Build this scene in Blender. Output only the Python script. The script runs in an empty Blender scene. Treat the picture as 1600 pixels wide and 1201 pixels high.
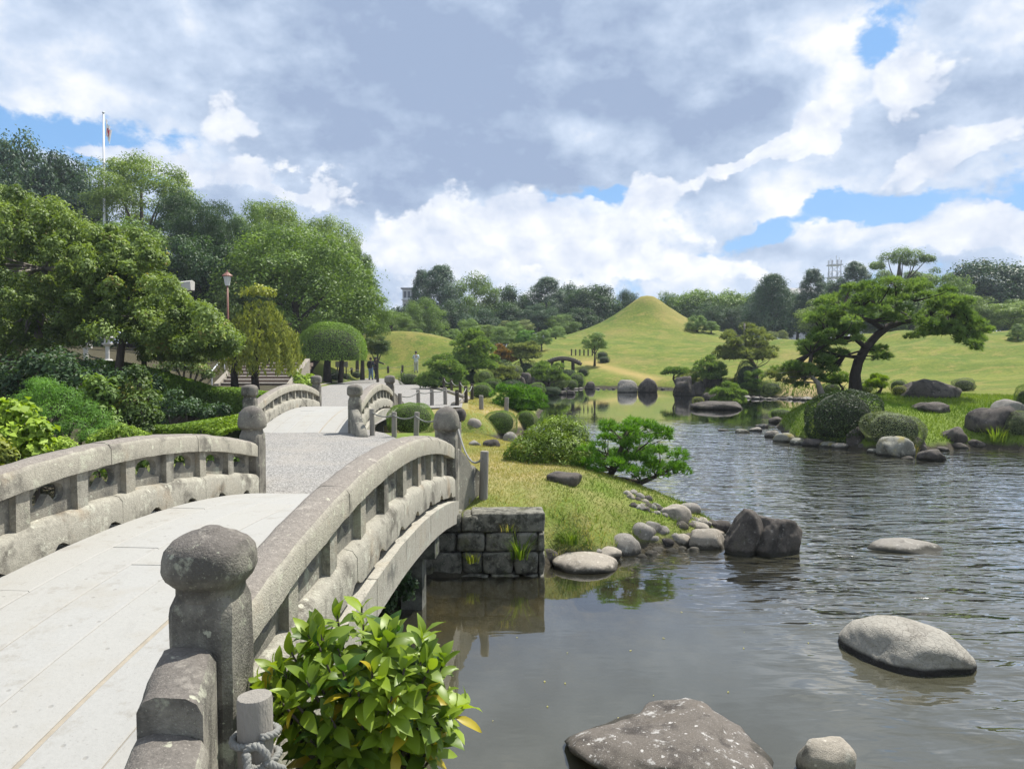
import bpy, bmesh, math, random
import numpy as np
from mathutils import Vector, Matrix, noise as mn

R = math.radians
SC = bpy.context.scene
COL = SC.collection
random.seed(7)
rng = np.random.default_rng(7)

# ------------------------------------------------------------------ camera
EYE = 2.4            # metres above the pond's water (z = 0)
FPX = 1180.0         # focal length in photo pixels (photo 1600 x 1201)
Y0 = 552.0           # row of the horizon
PITCH = math.atan((600.5 - Y0) / FPX)
cam_d = bpy.data.cameras.new('camera')
cam = bpy.data.objects.new('camera', cam_d)
COL.objects.link(cam)
cam.location = (0, 0, EYE)
cam.rotation_euler = (R(90) - PITCH, 0, 0)
cam_d.sensor_width = 36.0
cam_d.lens = FPX / 1600 * 36.0
cam_d.clip_start = 0.1
cam_d.clip_end = 12000
SC.camera = cam

# ------------------------------------------------------------------ sun and sky
SUN_EL, SUN_AZ = R(60), R(50)      # azimuth clockwise from +Y (the view direction)
sun_dir = Vector((math.sin(SUN_AZ) * math.cos(SUN_EL), math.cos(SUN_AZ) * math.cos(SUN_EL), math.sin(SUN_EL)))
sd = bpy.data.lights.new('sun', 'SUN')
sd.energy = 5.0
sd.angle = R(0.55)
sd.color = (1.0, 0.955, 0.88)
so = bpy.data.objects.new('sun', sd)
COL.objects.link(so)
so.rotation_euler = sun_dir.to_track_quat('Z', 'Y').to_euler()
so.location = (20, 20, 40)

SC.view_settings.view_transform = 'Standard'
SC.view_settings.look = 'None'
SC.view_settings.exposure = 0.56
SC.view_settings.gamma = 1.0
SC.view_settings.use_curve_mapping = False
SC.render.engine = 'CYCLES'
cy = SC.cycles
cy.max_bounces = 8
cy.diffuse_bounces = 3
cy.glossy_bounces = 3
cy.transmission_bounces = 4
cy.transparent_max_bounces = 12
cy.volume_bounces = 0
cy.caustics_reflective = False
cy.caustics_refractive = False
cy.use_denoising = True
cy.sample_clamp_direct = 10.0
cy.sample_clamp_indirect = 4.0


class NT:
    """small helper to wire nodes"""
    def __init__(self, tree):
        self.t = tree

    def n(self, typ, ins=None, **props):
        nd = self.t.nodes.new(typ)
        for k, v in props.items():
            setattr(nd, k, v)
        for k, v in (ins or {}).items():
            self.put(nd.inputs[k], v)
        return nd

    def put(self, sock, v):
        if hasattr(v, 'is_output') or isinstance(v, bpy.types.NodeSocket):
            self.t.links.new(v, sock)
        else:
            if sock.type == 'RGBA' and len(v) == 3:
                v = (*v, 1)
            sock.default_value = v

    def m(self, op, a, b=None, c=None, clamp=False):
        nd = self.t.nodes.new('ShaderNodeMath')
        nd.operation = op
        nd.use_clamp = clamp
        for i, v in enumerate((a, b, c)):
            if v is not None:
                self.put(nd.inputs[i], v)
        return nd.outputs[0]

    def v(self, op, a, b=None):
        nd = self.t.nodes.new('ShaderNodeVectorMath')
        nd.operation = op
        self.put(nd.inputs[0], a)
        if b is not None:
            self.put(nd.inputs[3 if op == 'SCALE' else 1], b)
        return nd.outputs['Value' if op in ('DOT_PRODUCT', 'LENGTH', 'DISTANCE') else 'Vector']

    def mix(self, f, a, b, blend='MIX'):
        nd = self.t.nodes.new('ShaderNodeMix')
        nd.data_type = 'RGBA'
        nd.blend_type = blend
        self.put(nd.inputs[0], f)
        self.put(nd.inputs[6], a)
        self.put(nd.inputs[7], b)
        return nd.outputs[2]

    def ss(self, x, lo, hi):
        nd = self.t.nodes.new('ShaderNodeMapRange')
        nd.interpolation_type = 'SMOOTHSTEP'
        for i, v in enumerate((x, lo, hi, 0.0, 1.0)):
            self.put(nd.inputs[i], v)
        return nd.outputs[0]

    def noise(self, vec, scale, detail=4, rough=0.55, dist=0.0):
        nd = self.t.nodes.new('ShaderNodeTexNoise')
        self.put(nd.inputs['Vector'], vec)
        nd.inputs['Scale'].default_value = scale
        nd.inputs['Detail'].default_value = detail
        nd.inputs['Roughness'].default_value = rough
        nd.inputs['Distortion'].default_value = dist
        return nd.outputs['Fac']

    def vor(self, vec, scale, feature='F1', out='Distance', rand=1.0):
        nd = self.t.nodes.new('ShaderNodeTexVoronoi')
        nd.feature = feature
        self.put(nd.inputs['Vector'], vec)
        nd.inputs['Scale'].default_value = scale
        nd.inputs['Randomness'].default_value = rand
        return nd.outputs[out]

    def map(self, vec, scale=(1, 1, 1), rot=(0, 0, 0), loc=(0, 0, 0)):
        nd = self.t.nodes.new('ShaderNodeMapping')
        self.put(nd.inputs[0], vec)
        nd.inputs['Location'].default_value = loc
        nd.inputs['Rotation'].default_value = rot
        nd.inputs['Scale'].default_value = scale
        return nd.outputs[0]


def px_dir(px, py):
    c, s = math.cos(PITCH), math.sin(PITCH)
    u, v = (px - 800) / FPX, (600.5 - py) / FPX
    return Vector((u, c + v * s, -s + v * c)).normalized()


def build_world():
    w = bpy.data.worlds.new('World')
    SC.world = w
    w.use_nodes = True
    nt = w.node_tree
    nt.nodes.clear()
    N = NT(nt)
    out = nt.nodes.new('ShaderNodeOutputWorld')
    sky = nt.nodes.new('ShaderNodeTexSky')
    sky.sky_type = 'NISHITA'
    sky.sun_disc = False
    sky.sun_elevation = SUN_EL
    sky.sun_rotation = SUN_AZ
    sky.air_density = 1.0
    sky.dust_density = 0.6
    sky.ozone_density = 1.4
    d = N.n('ShaderNodeTexCoord').outputs['Generated']
    st = N.map(d, scale=(1.0, 1.0, 1.45))
    # warp so that cloud edges billow
    wn = nt.nodes.new('ShaderNodeTexNoise')
    N.put(wn.inputs['Vector'], st)
    wn.inputs['Scale'].default_value = 3.6
    wn.inputs['Detail'].default_value = 9
    wn.inputs['Roughness'].default_value = 0.58
    wv = N.v('SUBTRACT', wn.outputs['Color'], (0.5, 0.5, 0.5))
    dw = N.v('ADD', d, N.v('SCALE', wv, 0.26))
    # puffs, and the same puffs a few steps nearer the sun: what lies there shades this spot
    PK = dict(scale=6.5, detail=10, rough=0.56, dist=0.08)
    puff = N.noise(st, **PK)
    taps = None
    for k in (0.022, 0.048, 0.085):
        q = N.noise(N.map(d, scale=(1.0, 1.0, 1.45), loc=(0.50 * k, 0.15 * k, 0.95 * k)), **PK)
        q = N.m('SUBTRACT', q, puff)
        taps = q if taps is None else N.m('ADD', taps, q)
    lee = N.m('MULTIPLY', taps, 0.5)
    veil = N.noise(N.map(d, scale=(1.0, 1.0, 2.2), loc=(4, 2, 1)), 3.6, 7, 0.55, 0.3)
    fine = N.noise(st, 15.0, 7, 0.6, 0.3)

    def blob(px, py, wx, wy, rot=0.0):
        """soft elliptical patch of the sky round one direction (wx, wy in degrees)"""
        c = px_dir(px, py)
        e1 = Vector((0, 0, 1)).cross(c) * -1
        e1.normalize()
        e2 = c.cross(e1) * -1
        e2.normalize()
        if e2.z < 0:
            e2 = -e2
        a = e1 * math.cos(R(rot)) + e2 * math.sin(R(rot))
        b = -e1 * math.sin(R(rot)) + e2 * math.cos(R(rot))
        df = N.v('SUBTRACT', dw, tuple(c))
        p = N.v('DOT_PRODUCT', df, tuple(a / math.tan(R(wx))))
        q = N.v('DOT_PRODUCT', df, tuple(b / math.tan(R(wy))))
        return N.m('EXPONENT', N.m('MULTIPLY', N.m('ADD', N.m('MULTIPLY', p, p), N.m('MULTIPLY', q, q)), -1.0))

    def total(bl):
        t = None
        for (k, *a) in bl:
            x = N.m('MULTIPLY', blob(*a), k)
            t = x if t is None else N.m('ADD', t, x)
        return t
    # openings in the cloud cover
    gaps = total([(1.0, 90, 205, 7.5, 2.6, -4), (0.4, 275, 118, 2.0, 1.4, 0), (1.15, 945, 308, 3.6, 2.3, 30),
                  (0.75, 1405, 45, 2.6, 2.4, 30), (0.95, 1330, 335, 6.5, 1.6, 8), (0.55, 1160, 365, 4, 1.0, 20), (0.35, 1570, 345, 3, 1.2, 20)])
    grey = total([(0.75, 750, -520, 42, 22, 0), (0.95, 700, 235, 15, 4.5, 10), (0.75, 850, 110, 18, 7, 14), (0.85, 1110, 275, 8.0, 2.2, 24),  # first patch: unseen grey cloud overhead, added to dim the ambient light
                  (0.45, 420, 60, 9, 5, 0), (0.7, 1140, 375, 3.0, 1.3, 0), (0.6, 1235, 380, 2.2, 1.0, 0), (0.6, 1345, 395, 2.6, 1.2, 5), (0.35, 1470, 150, 5, 3, 10), (0.4, 560, 300, 6, 2.0, -8),
                  (0.5, 880, 425, 7, 1.0, 0), (0.4, 640, 405, 5, 1.4, 0), (0.4, 1440, 255, 4, 1.6, 12)])
    lit = total([(1.0, 1275, 188, 3.0, 1.8, 25), (0.8, 1190, 225, 4.5, 1.0, 25), (0.9, 1310, 120, 4, 1.6, 40), (0.8, 430, 285, 5.0, 1.2, -14), (0.6, 340, 190, 3, 2.2, 0),
                 (0.9, 850, 365, 6, 2.6, 5), (0.8, 1500, 225, 5, 2.0, 12), (0.9, 1540, 375, 4.5, 1.8, 12), (0.7, 1080, 420, 5, 1.4, 0), (0.7, 1450, 70, 5, 3.6, 30), (0.5, 60, 120, 5, 3.6, 0), (0.7, 200, 235, 5, 1.6, 0)])
    dens = N.m('SUBTRACT', N.m('ADD', N.m('MULTIPLY', puff, 1.25), N.m('MULTIPLY', N.m('SUBTRACT', fine, 0.5), 0.5)), N.m('MULTIPLY', gaps, 0.52))
    dens = N.m('ADD', dens, N.m('MULTIPLY', grey, 0.30))
    dens = N.m('ADD', dens, N.m('MULTIPLY', lit, 0.16))
    cover = N.ss(dens, 0.44, 0.60)
    thick = N.ss(dens, 0.5, 0.95)
    shade = N.m('MULTIPLY', N.ss(grey, 0.0, 1.6), 0.47)
    shade = N.m('ADD', shade, N.m('MULTIPLY', thick, 0.12))
    shade = N.m('ADD', shade, N.m('MULTIPLY', lee, 1.9))
    shade = N.m('ADD', shade, N.m('MULTIPLY', N.m('SUBTRACT', veil, 0.5), 1.35))
    shade = N.m('SUBTRACT', shade, N.m('MULTIPLY', lit, 0.30))
    sh = N.m('ADD', shade, 0.33, clamp=True)
    ramp = nt.nodes.new('ShaderNodeValToRGB')
    N.put(ramp.inputs[0], sh)
    cr = ramp.color_ramp
    cr.elements[0].position = 0.0
    cr.elements[0].color = (0.97, 0.985, 1.0, 1)
    cr.elements[1].position = 1.0
    cr.elements[1].color = (0.345, 0.44, 0.625, 1)
    for p, c in ((0.18, (0.82, 0.875, 0.97, 1)), (0.42, (0.61, 0.715, 0.885, 1)), (0.72, (0.45, 0.555, 0.735, 1))):
        e = cr.elements.new(p)
        e.color = c
    b1 = N.n('ShaderNodeBackground', {'Color': N.mix(0.62, sky.outputs[0], (2.2, 4.9, 9.2)), 'Strength': 0.08})
    b2 = N.n('ShaderNodeBackground', {'Color': ramp.outputs[0], 'Strength': 0.72})
    mx = N.n('ShaderNodeMixShader', {0: cover, 1: b1.outputs[0], 2: b2.outputs[0]})
    # heaped cumulus in front: crisp cauliflower heads, sunlit above and to the sun's side
    def heads(loc):
        v = N.map(d, scale=(1.0, 1.0, 1.25), loc=loc)
        w_ = N.v('ADD', v, N.v('SCALE', N.v('SUBTRACT', wn.outputs['Color'], (0.5, 0.5, 0.5)), 0.10))
        nd = nt.nodes.new('ShaderNodeTexVoronoi')
        nd.feature = 'F1'
        nd.normalize = True
        N.put(nd.inputs['Vector'], w_)
        nd.inputs['Scale'].default_value = 17.0
        nd.inputs['Detail'].default_value = 3.0
        nd.inputs['Roughness'].default_value = 0.55
        return N.m('SUBTRACT', 1.0, nd.outputs['Distance'])
    cum = total([(1.0, 870, 372, 8.0, 2.7, 6), (0.85, 700, 395, 6, 2.2, 0), (0.9, 1090, 428, 5.5, 1.3, 0), (0.9, 1278, 190, 2.6, 1.5, 25), (0.85, 1180, 232, 4.6, 0.9, 24), (0.9, 1545, 382, 4.0, 1.7, 12),
                 (0.85, 1490, 235, 5.0, 1.3, 14), (0.75, 430, 292, 4.6, 0.9, -14), (0.8, 210, 240, 4.2, 1.3, -8), (0.75, 1440, 110, 3.0, 2.4, 40), (0.8, 1020, 300, 1.6, 2.2, 40), (0.6, 345, 195, 2.4, 1.6, 0)])
    h0 = heads((0, 0, 0))
    h1 = heads((0.013, 0.004, 0.026))
    lit_ = N.m('SUBTRACT', N.m('ADD', h0, 0.0), h1)
    body = N.m('ADD', cum, N.m('MULTIPLY', N.m('SUBTRACT', h0, 0.62), 1.5))
    cmask = N.ss(body, 0.42, 0.62)
    tone = N.m('ADD', 0.56, N.m('ADD', N.m('MULTIPLY', lit_, 2.2), N.m('MULTIPLY', N.m('SUBTRACT', veil, 0.5), -1.8)), clamp=True)
    ccol = N.mix(tone, (0.60, 0.68, 0.84), (1.05, 1.06, 1.08))
    b3 = N.n('ShaderNodeBackground', {'Color': ccol, 'Strength': 0.72})
    mx = N.n('ShaderNodeMixShader', {0: N.m('MULTIPLY', cmask, 0.88), 1: mx.outputs[0], 2: b3.outputs[0]})
    nt.links.new(mx.outputs[0], out.inputs[0])
    w.cycles.sampling_method = 'MANUAL'
    w.cycles.sample_map_resolution = 512


build_world()

# ------------------------------------------------------------------ helpers: pixels to places
def ground(px, py, z=0.0):
    """the place on the level z that photo pixel (px, py) looks at"""
    d = px_dir(px, py)
    t = (z - EYE) / d.z
    return Vector((d.x * t, d.y * t, z))


def at(px, py, y):
    """the place at depth y that photo pixel (px, py) looks at"""
    d = px_dir(px, py)
    return Vector((0, 0, EYE)) + d * (y / d.y)


def mpp(y):
    return y / FPX          # metres per photo pixel at depth y


# ------------------------------------------------------------------ helpers: meshes and objects
def fast_mesh(name, V, F, mat=None, tint=None, smooth=False):
    """V (n,3), F (k,3 or 4) arrays -> mesh"""
    V = np.asarray(V, np.float32)
    F = np.asarray(F, np.int32)
    me = bpy.data.meshes.new(name)
    me.vertices.add(len(V))
    me.vertices.foreach_set('co', V.ravel())
    k, s = F.shape
    me.loops.add(k * s)
    me.loops.foreach_set('vertex_index', F.ravel())
    me.polygons.add(k)
    me.polygons.foreach_set('loop_start', np.arange(0, k * s, s, dtype=np.int32))
    if tint is not None:
        a = me.attributes.new('tint', 'FLOAT', 'POINT')
        a.data.foreach_set('value', np.asarray(tint, np.float32))
    me.update(calc_edges=True)
    if smooth:
        me.polygons.foreach_set('use_smooth', np.ones(k, bool))
    if mat:
        me.materials.append(mat)
    return me


class MB:
    """collects verts and faces for one mesh"""
    def __init__(self):
        self.v, self.f = [], []

    def add(self, vs, fs):
        o = len(self.v)
        self.v += [tuple(p) for p in vs]
        self.f += [tuple(i + o for i in f) for f in fs]

    def box(self, c, size, rotz=0.0, taper=1.0):
        x, y, z = (s / 2 for s in size)
        co, si = math.cos(rotz), math.sin(rotz)
        vs = []
        for dz, t in ((-z, 1.0), (z, taper)):
            for dx, dy in ((-x, -y), (x, -y), (x, y), (-x, y)):
                dx2, dy2 = dx * t, dy * t
                vs.append((c[0] + dx2 * co - dy2 * si, c[1] + dx2 * si + dy2 * co, c[2] + dz))
        self.add(vs, [(3, 2, 1, 0), (4, 5, 6, 7), (0, 1, 5, 4), (1, 2, 6, 5), (2, 3, 7, 6), (3, 0, 4, 7)])

    def tube(self, pts, rad, sides=8, cap=True):
        pts = [Vector(p) for p in pts]
        n = len(pts)
        if not hasattr(rad, '__len__'):
            rad = [rad] * n
        base = len(self.v)
        ref = None
        for i, p in enumerate(pts):
            t = (pts[min(i + 1, n - 1)] - pts[max(i - 1, 0)])
            if t.length < 1e-9:
                t = Vector((0, 0, 1))
            t.normalize()
            if ref is None:
                ref = Vector((1, 0, 0)) if abs(t.x) < 0.8 else Vector((0, 1, 0))
            a = (ref - t * ref.dot(t)).normalized()
            ref = a
            b = t.cross(a)
            for k in range(sides):
                an = 2 * math.pi * k / sides
                self.v.append(tuple(p + (a * math.cos(an) + b * math.sin(an)) * rad[i]))
        for i in range(n - 1):
            for k in range(sides):
                k2 = (k + 1) % sides
                a0, a1 = base + i * sides, base + (i + 1) * sides
                self.f.append((a0 + k, a0 + k2, a1 + k2, a1 + k))
        if cap:
            self.f.append(tuple(base + k for k in range(sides))[::-1])
            self.f.append(tuple(base + (n - 1) * sides + k for k in range(sides)))

    def lathe(self, prof, c=(0, 0, 0), sides=20, power=2.0, rotz=0.0):
        """prof: list of (radius, z); power > 2 gives a rounded square section"""
        base = len(self.v)
        for r, z in prof:
            for k in range(sides):
                an = 2 * math.pi * (k + 0.5) / sides
                cs, sn = math.cos(an), math.sin(an)
                s = (abs(cs) ** power + abs(sn) ** power) ** (-1.0 / power)
                an2 = an + rotz
                self.v.append((c[0] + r * s * math.cos(an2), c[1] + r * s * math.sin(an2), c[2] + z))
        for i in range(len(prof) - 1):
            for k in range(sides):
                k2 = (k + 1) % sides
                a0, a1 = base + i * sides, base + (i + 1) * sides
                self.f.append((a0 + k, a0 + k2, a1 + k2, a1 + k))
        self.f.append(tuple(base + k for k in range(sides))[::-1])
        self.f.append(tuple(base + (len(prof) - 1) * sides + k for k in range(sides)))

    def mesh(self, name, mat, smooth=False):
        me = bpy.data.meshes.new(name)
        me.from_pydata(self.v, [], self.f)
        me.update()
        if smooth:
            me.polygons.foreach_set('use_smooth', np.ones(len(me.polygons), bool))
        if mat:
            me.materials.append(mat)
        return me


def tag(o, label=None, cat=None, group=None, kind=None):
    if label:
        o['label'] = label
    if cat:
        o['category'] = cat
    if group:
        o['group'] = group
    if kind:
        o['kind'] = kind
    return o


def obj(name, me, parent=None, loc=(0, 0, 0), rz=0.0, scale=None, mat=None):
    o = bpy.data.objects.new(name, me)
    COL.objects.link(o)
    o.location = loc
    if rz:
        o.rotation_euler = (0, 0, rz)
    if scale is not None:
        o.scale = scale if hasattr(scale, '__len__') else (scale,) * 3
    if parent is not None:
        o.parent = parent
    if mat is not None:
        if not me.materials:
            me.materials.append(mat)
        o.material_slots[0].link = 'OBJECT'
        o.material_slots[0].material = mat
    return o


def thing(name, label, cat, loc=(0, 0, 0), rz=0.0, group=None):
    o = bpy.data.objects.new(name, None)
    o.empty_display_size = 0.2
    COL.objects.link(o)
    o.location = loc
    o.rotation_euler = (0, 0, rz)
    return tag(o, label, cat, group)


def shift(mb, root):
    """world coordinates -> the root's own"""
    l = root.location
    c, s = math.cos(-root.rotation_euler.z), math.sin(-root.rotation_euler.z)
    mb.v = [((x - l.x) * c - (y - l.y) * s, (x - l.x) * s + (y - l.y) * c, z - l.z) for x, y, z in mb.v]
    return mb


def rough(me, amp, freq, seed=0, octaves=3):
    """uneven, weathered surface: push vertices about by smooth noise"""
    n = len(me.vertices)
    co = np.empty(n * 3, np.float32)
    me.vertices.foreach_get('co', co)
    co = co.reshape(-1, 3)
    off = Vector((seed * 17.3, seed * 5.1, seed * 9.7))
    for i in range(n):
        v = Vector(co[i]) * freq + off
        d = mn.noise_vector(v) * 0.7 + mn.noise_vector(v * 2.3) * 0.35
        co[i] += np.array(d[:]) * amp
    me.vertices.foreach_set('co', co.ravel())
    me.update()
    return me


def stone_box(name, size, mat, seed=0, amp=0.008, cuts=2, bevel=0.015, freq=6.0):
    """a dressed block: softened edges and an uneven face"""
    bm = bmesh.new()
    bmesh.ops.create_cube(bm, size=1.0)
    bmesh.ops.scale(bm, vec=size, verts=bm.verts)
    bmesh.ops.bevel(bm, geom=bm.edges[:], offset=min(bevel, min(size) * 0.3), segments=2, profile=0.6, affect='EDGES')
    if cuts:
        bmesh.ops.subdivide_edges(bm, edges=[e for e in bm.edges if e.calc_length() > min(size) * 0.45], cuts=cuts, use_grid_fill=True)
    me = bpy.data.meshes.new(name)
    bm.to_mesh(me)
    bm.free()
    me.polygons.foreach_set('use_smooth', np.ones(len(me.polygons), bool))
    me.materials.append(mat)
    if amp:
        rough(me, amp, freq, seed)
    return me


def smoothstep(x, a=0.0, b=1.0):
    t = np.clip((np.asarray(x, float) - a) / (b - a), 0, 1)
    return t * t * (3 - 2 * t)


# ------------------------------------------------------------------ materials
def new_mat(name):
    m = bpy.data.materials.new(name)
    m.use_nodes = True
    m.node_tree.nodes.clear()
    N = NT(m.node_tree)
    out = m.node_tree.nodes.new('ShaderNodeOutputMaterial')
    return m, N, out


def pos_node(N, local=True):
    return N.n('ShaderNodeTexCoord').outputs['Object'] if local else N.n('ShaderNodeNewGeometry').outputs['Position']


def finish(N, out, col, rough_=0.85, bump=None, bstr=0.4, bdist=0.02, spec=0.3):
    p = N.n('ShaderNodeBsdfPrincipled')
    N.put(p.inputs['Base Color'], col)
    N.put(p.inputs['Roughness'], rough_)
    p.inputs['Specular IOR Level'].default_value = spec
    if bump is not None:
        b = N.n('ShaderNodeBump', {'Height': bump, 'Strength': bstr, 'Distance': bdist})
        N.put(p.inputs['Normal'], b.outputs[0])
    N.t.links.new(p.outputs[0], out.inputs[0])
    return p


def stone_mat(name, base=(0.30, 0.295, 0.27), dark=(0.10, 0.098, 0.09), lichen=(0.42, 0.43, 0.36), rust=(0.30, 0.20, 0.10),
              k_dark=0.5, k_lich=0.4, k_rust=0.0, scale=1.0, streak=0.0, specks=0.3, bstr=0.5, rough_=0.9, top=None):
    m, N, out = new_mat(name)
    P = N.v('ADD', pos_node(N, False), (0, 0, 0))
    if scale != 1.0:
        P = N.v('SCALE', P, scale)
    n1 = N.noise(P, 3.1, 6, 0.65)
    n2 = N.noise(N.v('ADD', P, (31, 7, 3)), 7.0, 6, 0.7)
    n3 = N.noise(P, 42.0, 3, 0.7)
    col = N.mix(n3, tuple(c * 0.60 for c in base), tuple(min(1, c * 1.38) for c in base))
    col = N.mix(N.m('MULTIPLY', N.ss(n1, 0.62 - 0.22 * k_dark, 0.80 - 0.2 * k_dark), 0.85), col, dark)
    col = N.mix(N.m('MULTIPLY', N.ss(n2, 0.62 - 0.16 * k_lich, 0.70 - 0.1 * k_lich), 0.75), col, lichen)
    n5 = N.noise(P, 88.0, 3, 0.75)
    col = N.mix(N.m('MULTIPLY', N.ss(n5, 0.60, 0.70), 0.55), col, tuple(min(1, c * 1.25) for c in lichen))
    col = N.mix(N.m('MULTIPLY', N.ss(n5, 0.40, 0.30), 0.6), col, tuple(c * .7 for c in dark))
    if streak:
        sv = N.map(P, scale=(9, 9, 0.9))
        s1 = N.noise(sv, 1.6, 5, 0.7)
        col = N.mix(N.m('MULTIPLY', N.ss(s1, 0.56, 0.72), streak), col, dark)
    if k_rust:
        n4 = N.noise(N.v('ADD', P, (3, 57, 13)), 1.9, 5, 0.6)
        col = N.mix(N.m('MULTIPLY', N.ss(n4, 0.60 - 0.1 * k_rust, 0.72), k_rust), col, rust)
    if top:
        nz = N.n('ShaderNodeSeparateXYZ', {0: N.n('ShaderNodeNewGeometry').outputs['True Normal']}).outputs[2]
        k = N.ss(N.m('ADD', nz, N.m('MULTIPLY', N.m('SUBTRACT', n2, 0.5), 0.5)), 0.45, 0.85)
        tcol = N.mix(n3, tuple(c * 0.5 for c in top), tuple(min(1, c * 1.6) for c in top))
        tcol = N.mix(N.m('MULTIPLY', N.ss(n5, 0.57, 0.68), 0.7), tcol, tuple(c * 2.3 for c in top))
        tcol = N.mix(N.ss(n2, 0.56, 0.70), tcol, tuple(c * 1.9 for c in top))
        col = N.mix(N.m('MULTIPLY', k, 0.9), col, tcol)
    if specks:
        Pd = N.v('ADD', P, N.v('SCALE', N.n('ShaderNodeTexNoise', {'Vector': P, 'Scale': 38.0, 'Detail': 4.0}).outputs['Color'], 0.055))
        vc = N.n('ShaderNodeTexVoronoi', {'Vector': Pd, 'Scale': 24.0})
        sc = N.n('ShaderNodeSeparateColor', {0: vc.outputs['Color']})
        on = N.m('GREATER_THAN', sc.outputs[0], 1.0 - specks)
        rad = N.m('ADD', 0.06, N.m('MULTIPLY', N.m('MULTIPLY', sc.outputs[1], sc.outputs[1]), 0.42))
        spot = N.m('MULTIPLY', N.ss(N.m('SUBTRACT', rad, vc.outputs['Distance']), 0.0, 0.10), on)
        spot = N.m('MULTIPLY', spot, N.ss(n3, 0.3, 0.6))
        col = N.mix(N.m('MULTIPLY', spot, 0.7), col, tuple(min(1, c * 1.35) for c in lichen))
    if 'rock' in name:      # wet and slimy just above the water line
        wz = N.n('ShaderNodeSeparateXYZ', {0: pos_node(N, False)}).outputs[2]
        wet = N.ss(N.m('ADD', wz, N.m('MULTIPLY', N.m('SUBTRACT', n2, 0.5), 0.12)), 0.075, 0.030)
        col = N.mix(N.m('MULTIPLY', wet, 0.85), col, (0.028, 0.027, 0.020))
    h = N.m('ADD', N.m('MULTIPLY', n3, 0.45), N.m('ADD', N.m('MULTIPLY', n2, 0.8), N.noise(P, 110.0, 2, 0.6)))
    finish(N, out, col, rough_, h, bstr, 0.012, 0.25)
    return m


def plain_mat(name, col, rough_=0.7, var=0.2, scale=8.0, bstr=0.2, metal=0.0, spec=0.4):
    m, N, out = new_mat(name)
    P = pos_node(N)
    n = N.noise(P, scale, 5, 0.6)
    c = N.mix(n, tuple(x * (1 - var) for x in col), tuple(min(1, x * (1 + var)) for x in col))
    p = finish(N, out, c, rough_, n, bstr, 0.01, spec)
    p.inputs['Metallic'].default_value = metal
    return m


def leaf_mat(name, lo, hi, trans=0.30, rough_=0.55, spec=0.35, third=None, tk=0.0):
    """foliage: colour runs from lo to hi by the leaf's own tint; light also comes through the leaf"""
    m, N, out = new_mat(name)
    lo, hi = tuple(c * 0.95 for c in lo), tuple(min(.8, c * 1.5) for c in hi)
    t = N.n('ShaderNodeAttribute', attribute_name='tint').outputs['Fac']
    oi = N.n('ShaderNodeObjectInfo').outputs['Random']
    f = N.m('ADD', t, N.m('MULTIPLY', N.m('SUBTRACT', oi, 0.5), 0.18), clamp=True)
    col = N.mix(f, lo, hi)
    if third:
        col = N.mix(N.ss(t, 1.0 - tk, 1.0 - tk * 0.6), col, third)
    p = N.n('ShaderNodeBsdfPrincipled', {'Base Color': col, 'Roughness': rough_})
    p.inputs['Specular IOR Level'].default_value = spec
    tc = N.mix(1.0, col, (1.45, 1.45, 0.50), 'MULTIPLY')
    tl = N.n('ShaderNodeBsdfTranslucent', {'Color': tc})
    mx = N.n('ShaderNodeMixShader', {0: trans, 1: p.outputs[0], 2: tl.outputs[0]})
    N.t.links.new(mx.outputs[0], out.inputs[0])
    return m


def bark_mat(name, a, b):
    m, N, out = new_mat(name)
    P = pos_node(N)
    s = N.noise(N.map(P, scale=(1, 1, 0.25)), 14, 6, 0.7)
    n = N.noise(P, 3, 4, 0.6)
    col = N.mix(s, a, b)
    col = N.mix(N.m('MULTIPLY', N.ss(n, 0.55, 0.7), 0.5), col, tuple(x * 1.7 for x in b))
    finish(N, out, col, 0.9, s, 0.8, 0.03, 0.2)
    return m


M = {}
M['rail'] = stone_mat('weathered_rail_stone', (0.315, 0.295, 0.240), (0.095, 0.088, 0.074), (0.42, 0.42, 0.325), (0.30, 0.19, 0.09), 0.45, 0.5, 0.35, 1.0, 0.6, 0.12, top=(0.185, 0.165, 0.145))
M['railback'] = stone_mat('weathered_stone', (0.25, 0.235, 0.195), (0.09, 0.088, 0.08), (0.36, 0.37, 0.30), (0.28, 0.2, 0.1), 0.75, 0.4, 0.25, 1.0, 0.5, 0.2)
M['post'] = stone_mat('dark_post_stone', (0.20, 0.187, 0.157), (0.065, 0.060, 0.053), (0.34, 0.345, 0.265), (0.2, 0.16, 0.1), 0.85, 0.45, 0.0, 1.0, 0.3, 0.24, top=(0.12, 0.108, 0.096))
M['beam'] = stone_mat('stained_beam_stone', (0.30, 0.285, 0.237), (0.085, 0.078, 0.064), (0.43, 0.425, 0.35), (0.29, 0.205, 0.12), 0.6, 0.45, 0.40, 1.0, 0.6, 0.08)
M['fascia'] = stone_mat('pale_fascia_stone', (0.37, 0.35, 0.295), (0.12, 0.118, 0.105), (0.44, 0.45, 0.38), (0.34, 0.27, 0.18), 0.3, 0.45, 0.4, 1.0, 0.75, 0.0)
M['pier'] = stone_mat('damp_pier_stone', (0.17, 0.17, 0.15), (0.04, 0.045, 0.035), (0.20, 0.23, 0.12), (0.1, 0.1, 0.05), 0.9, 0.4, 0.0, 1.0, 0.6, 0.0)
M['wallstone'] = stone_mat('mossy_wall_stone', (0.25, 0.24, 0.20), (0.045, 0.045, 0.035), (0.38, 0.37, 0.30), (0.16, 0.16, 0.06), 0.9, 0.5, 0.5, 2.6, 0.5, 0.12, 0.9)
M['rock_grey'] = stone_mat('grey_rock', (0.22, 0.205, 0.18), (0.075, 0.068, 0.06), (0.40, 0.385, 0.34), (0.22, 0.2, 0.12), 0.5, 0.35, 0.25, 1.3, 0.0, 0.1)
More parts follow.
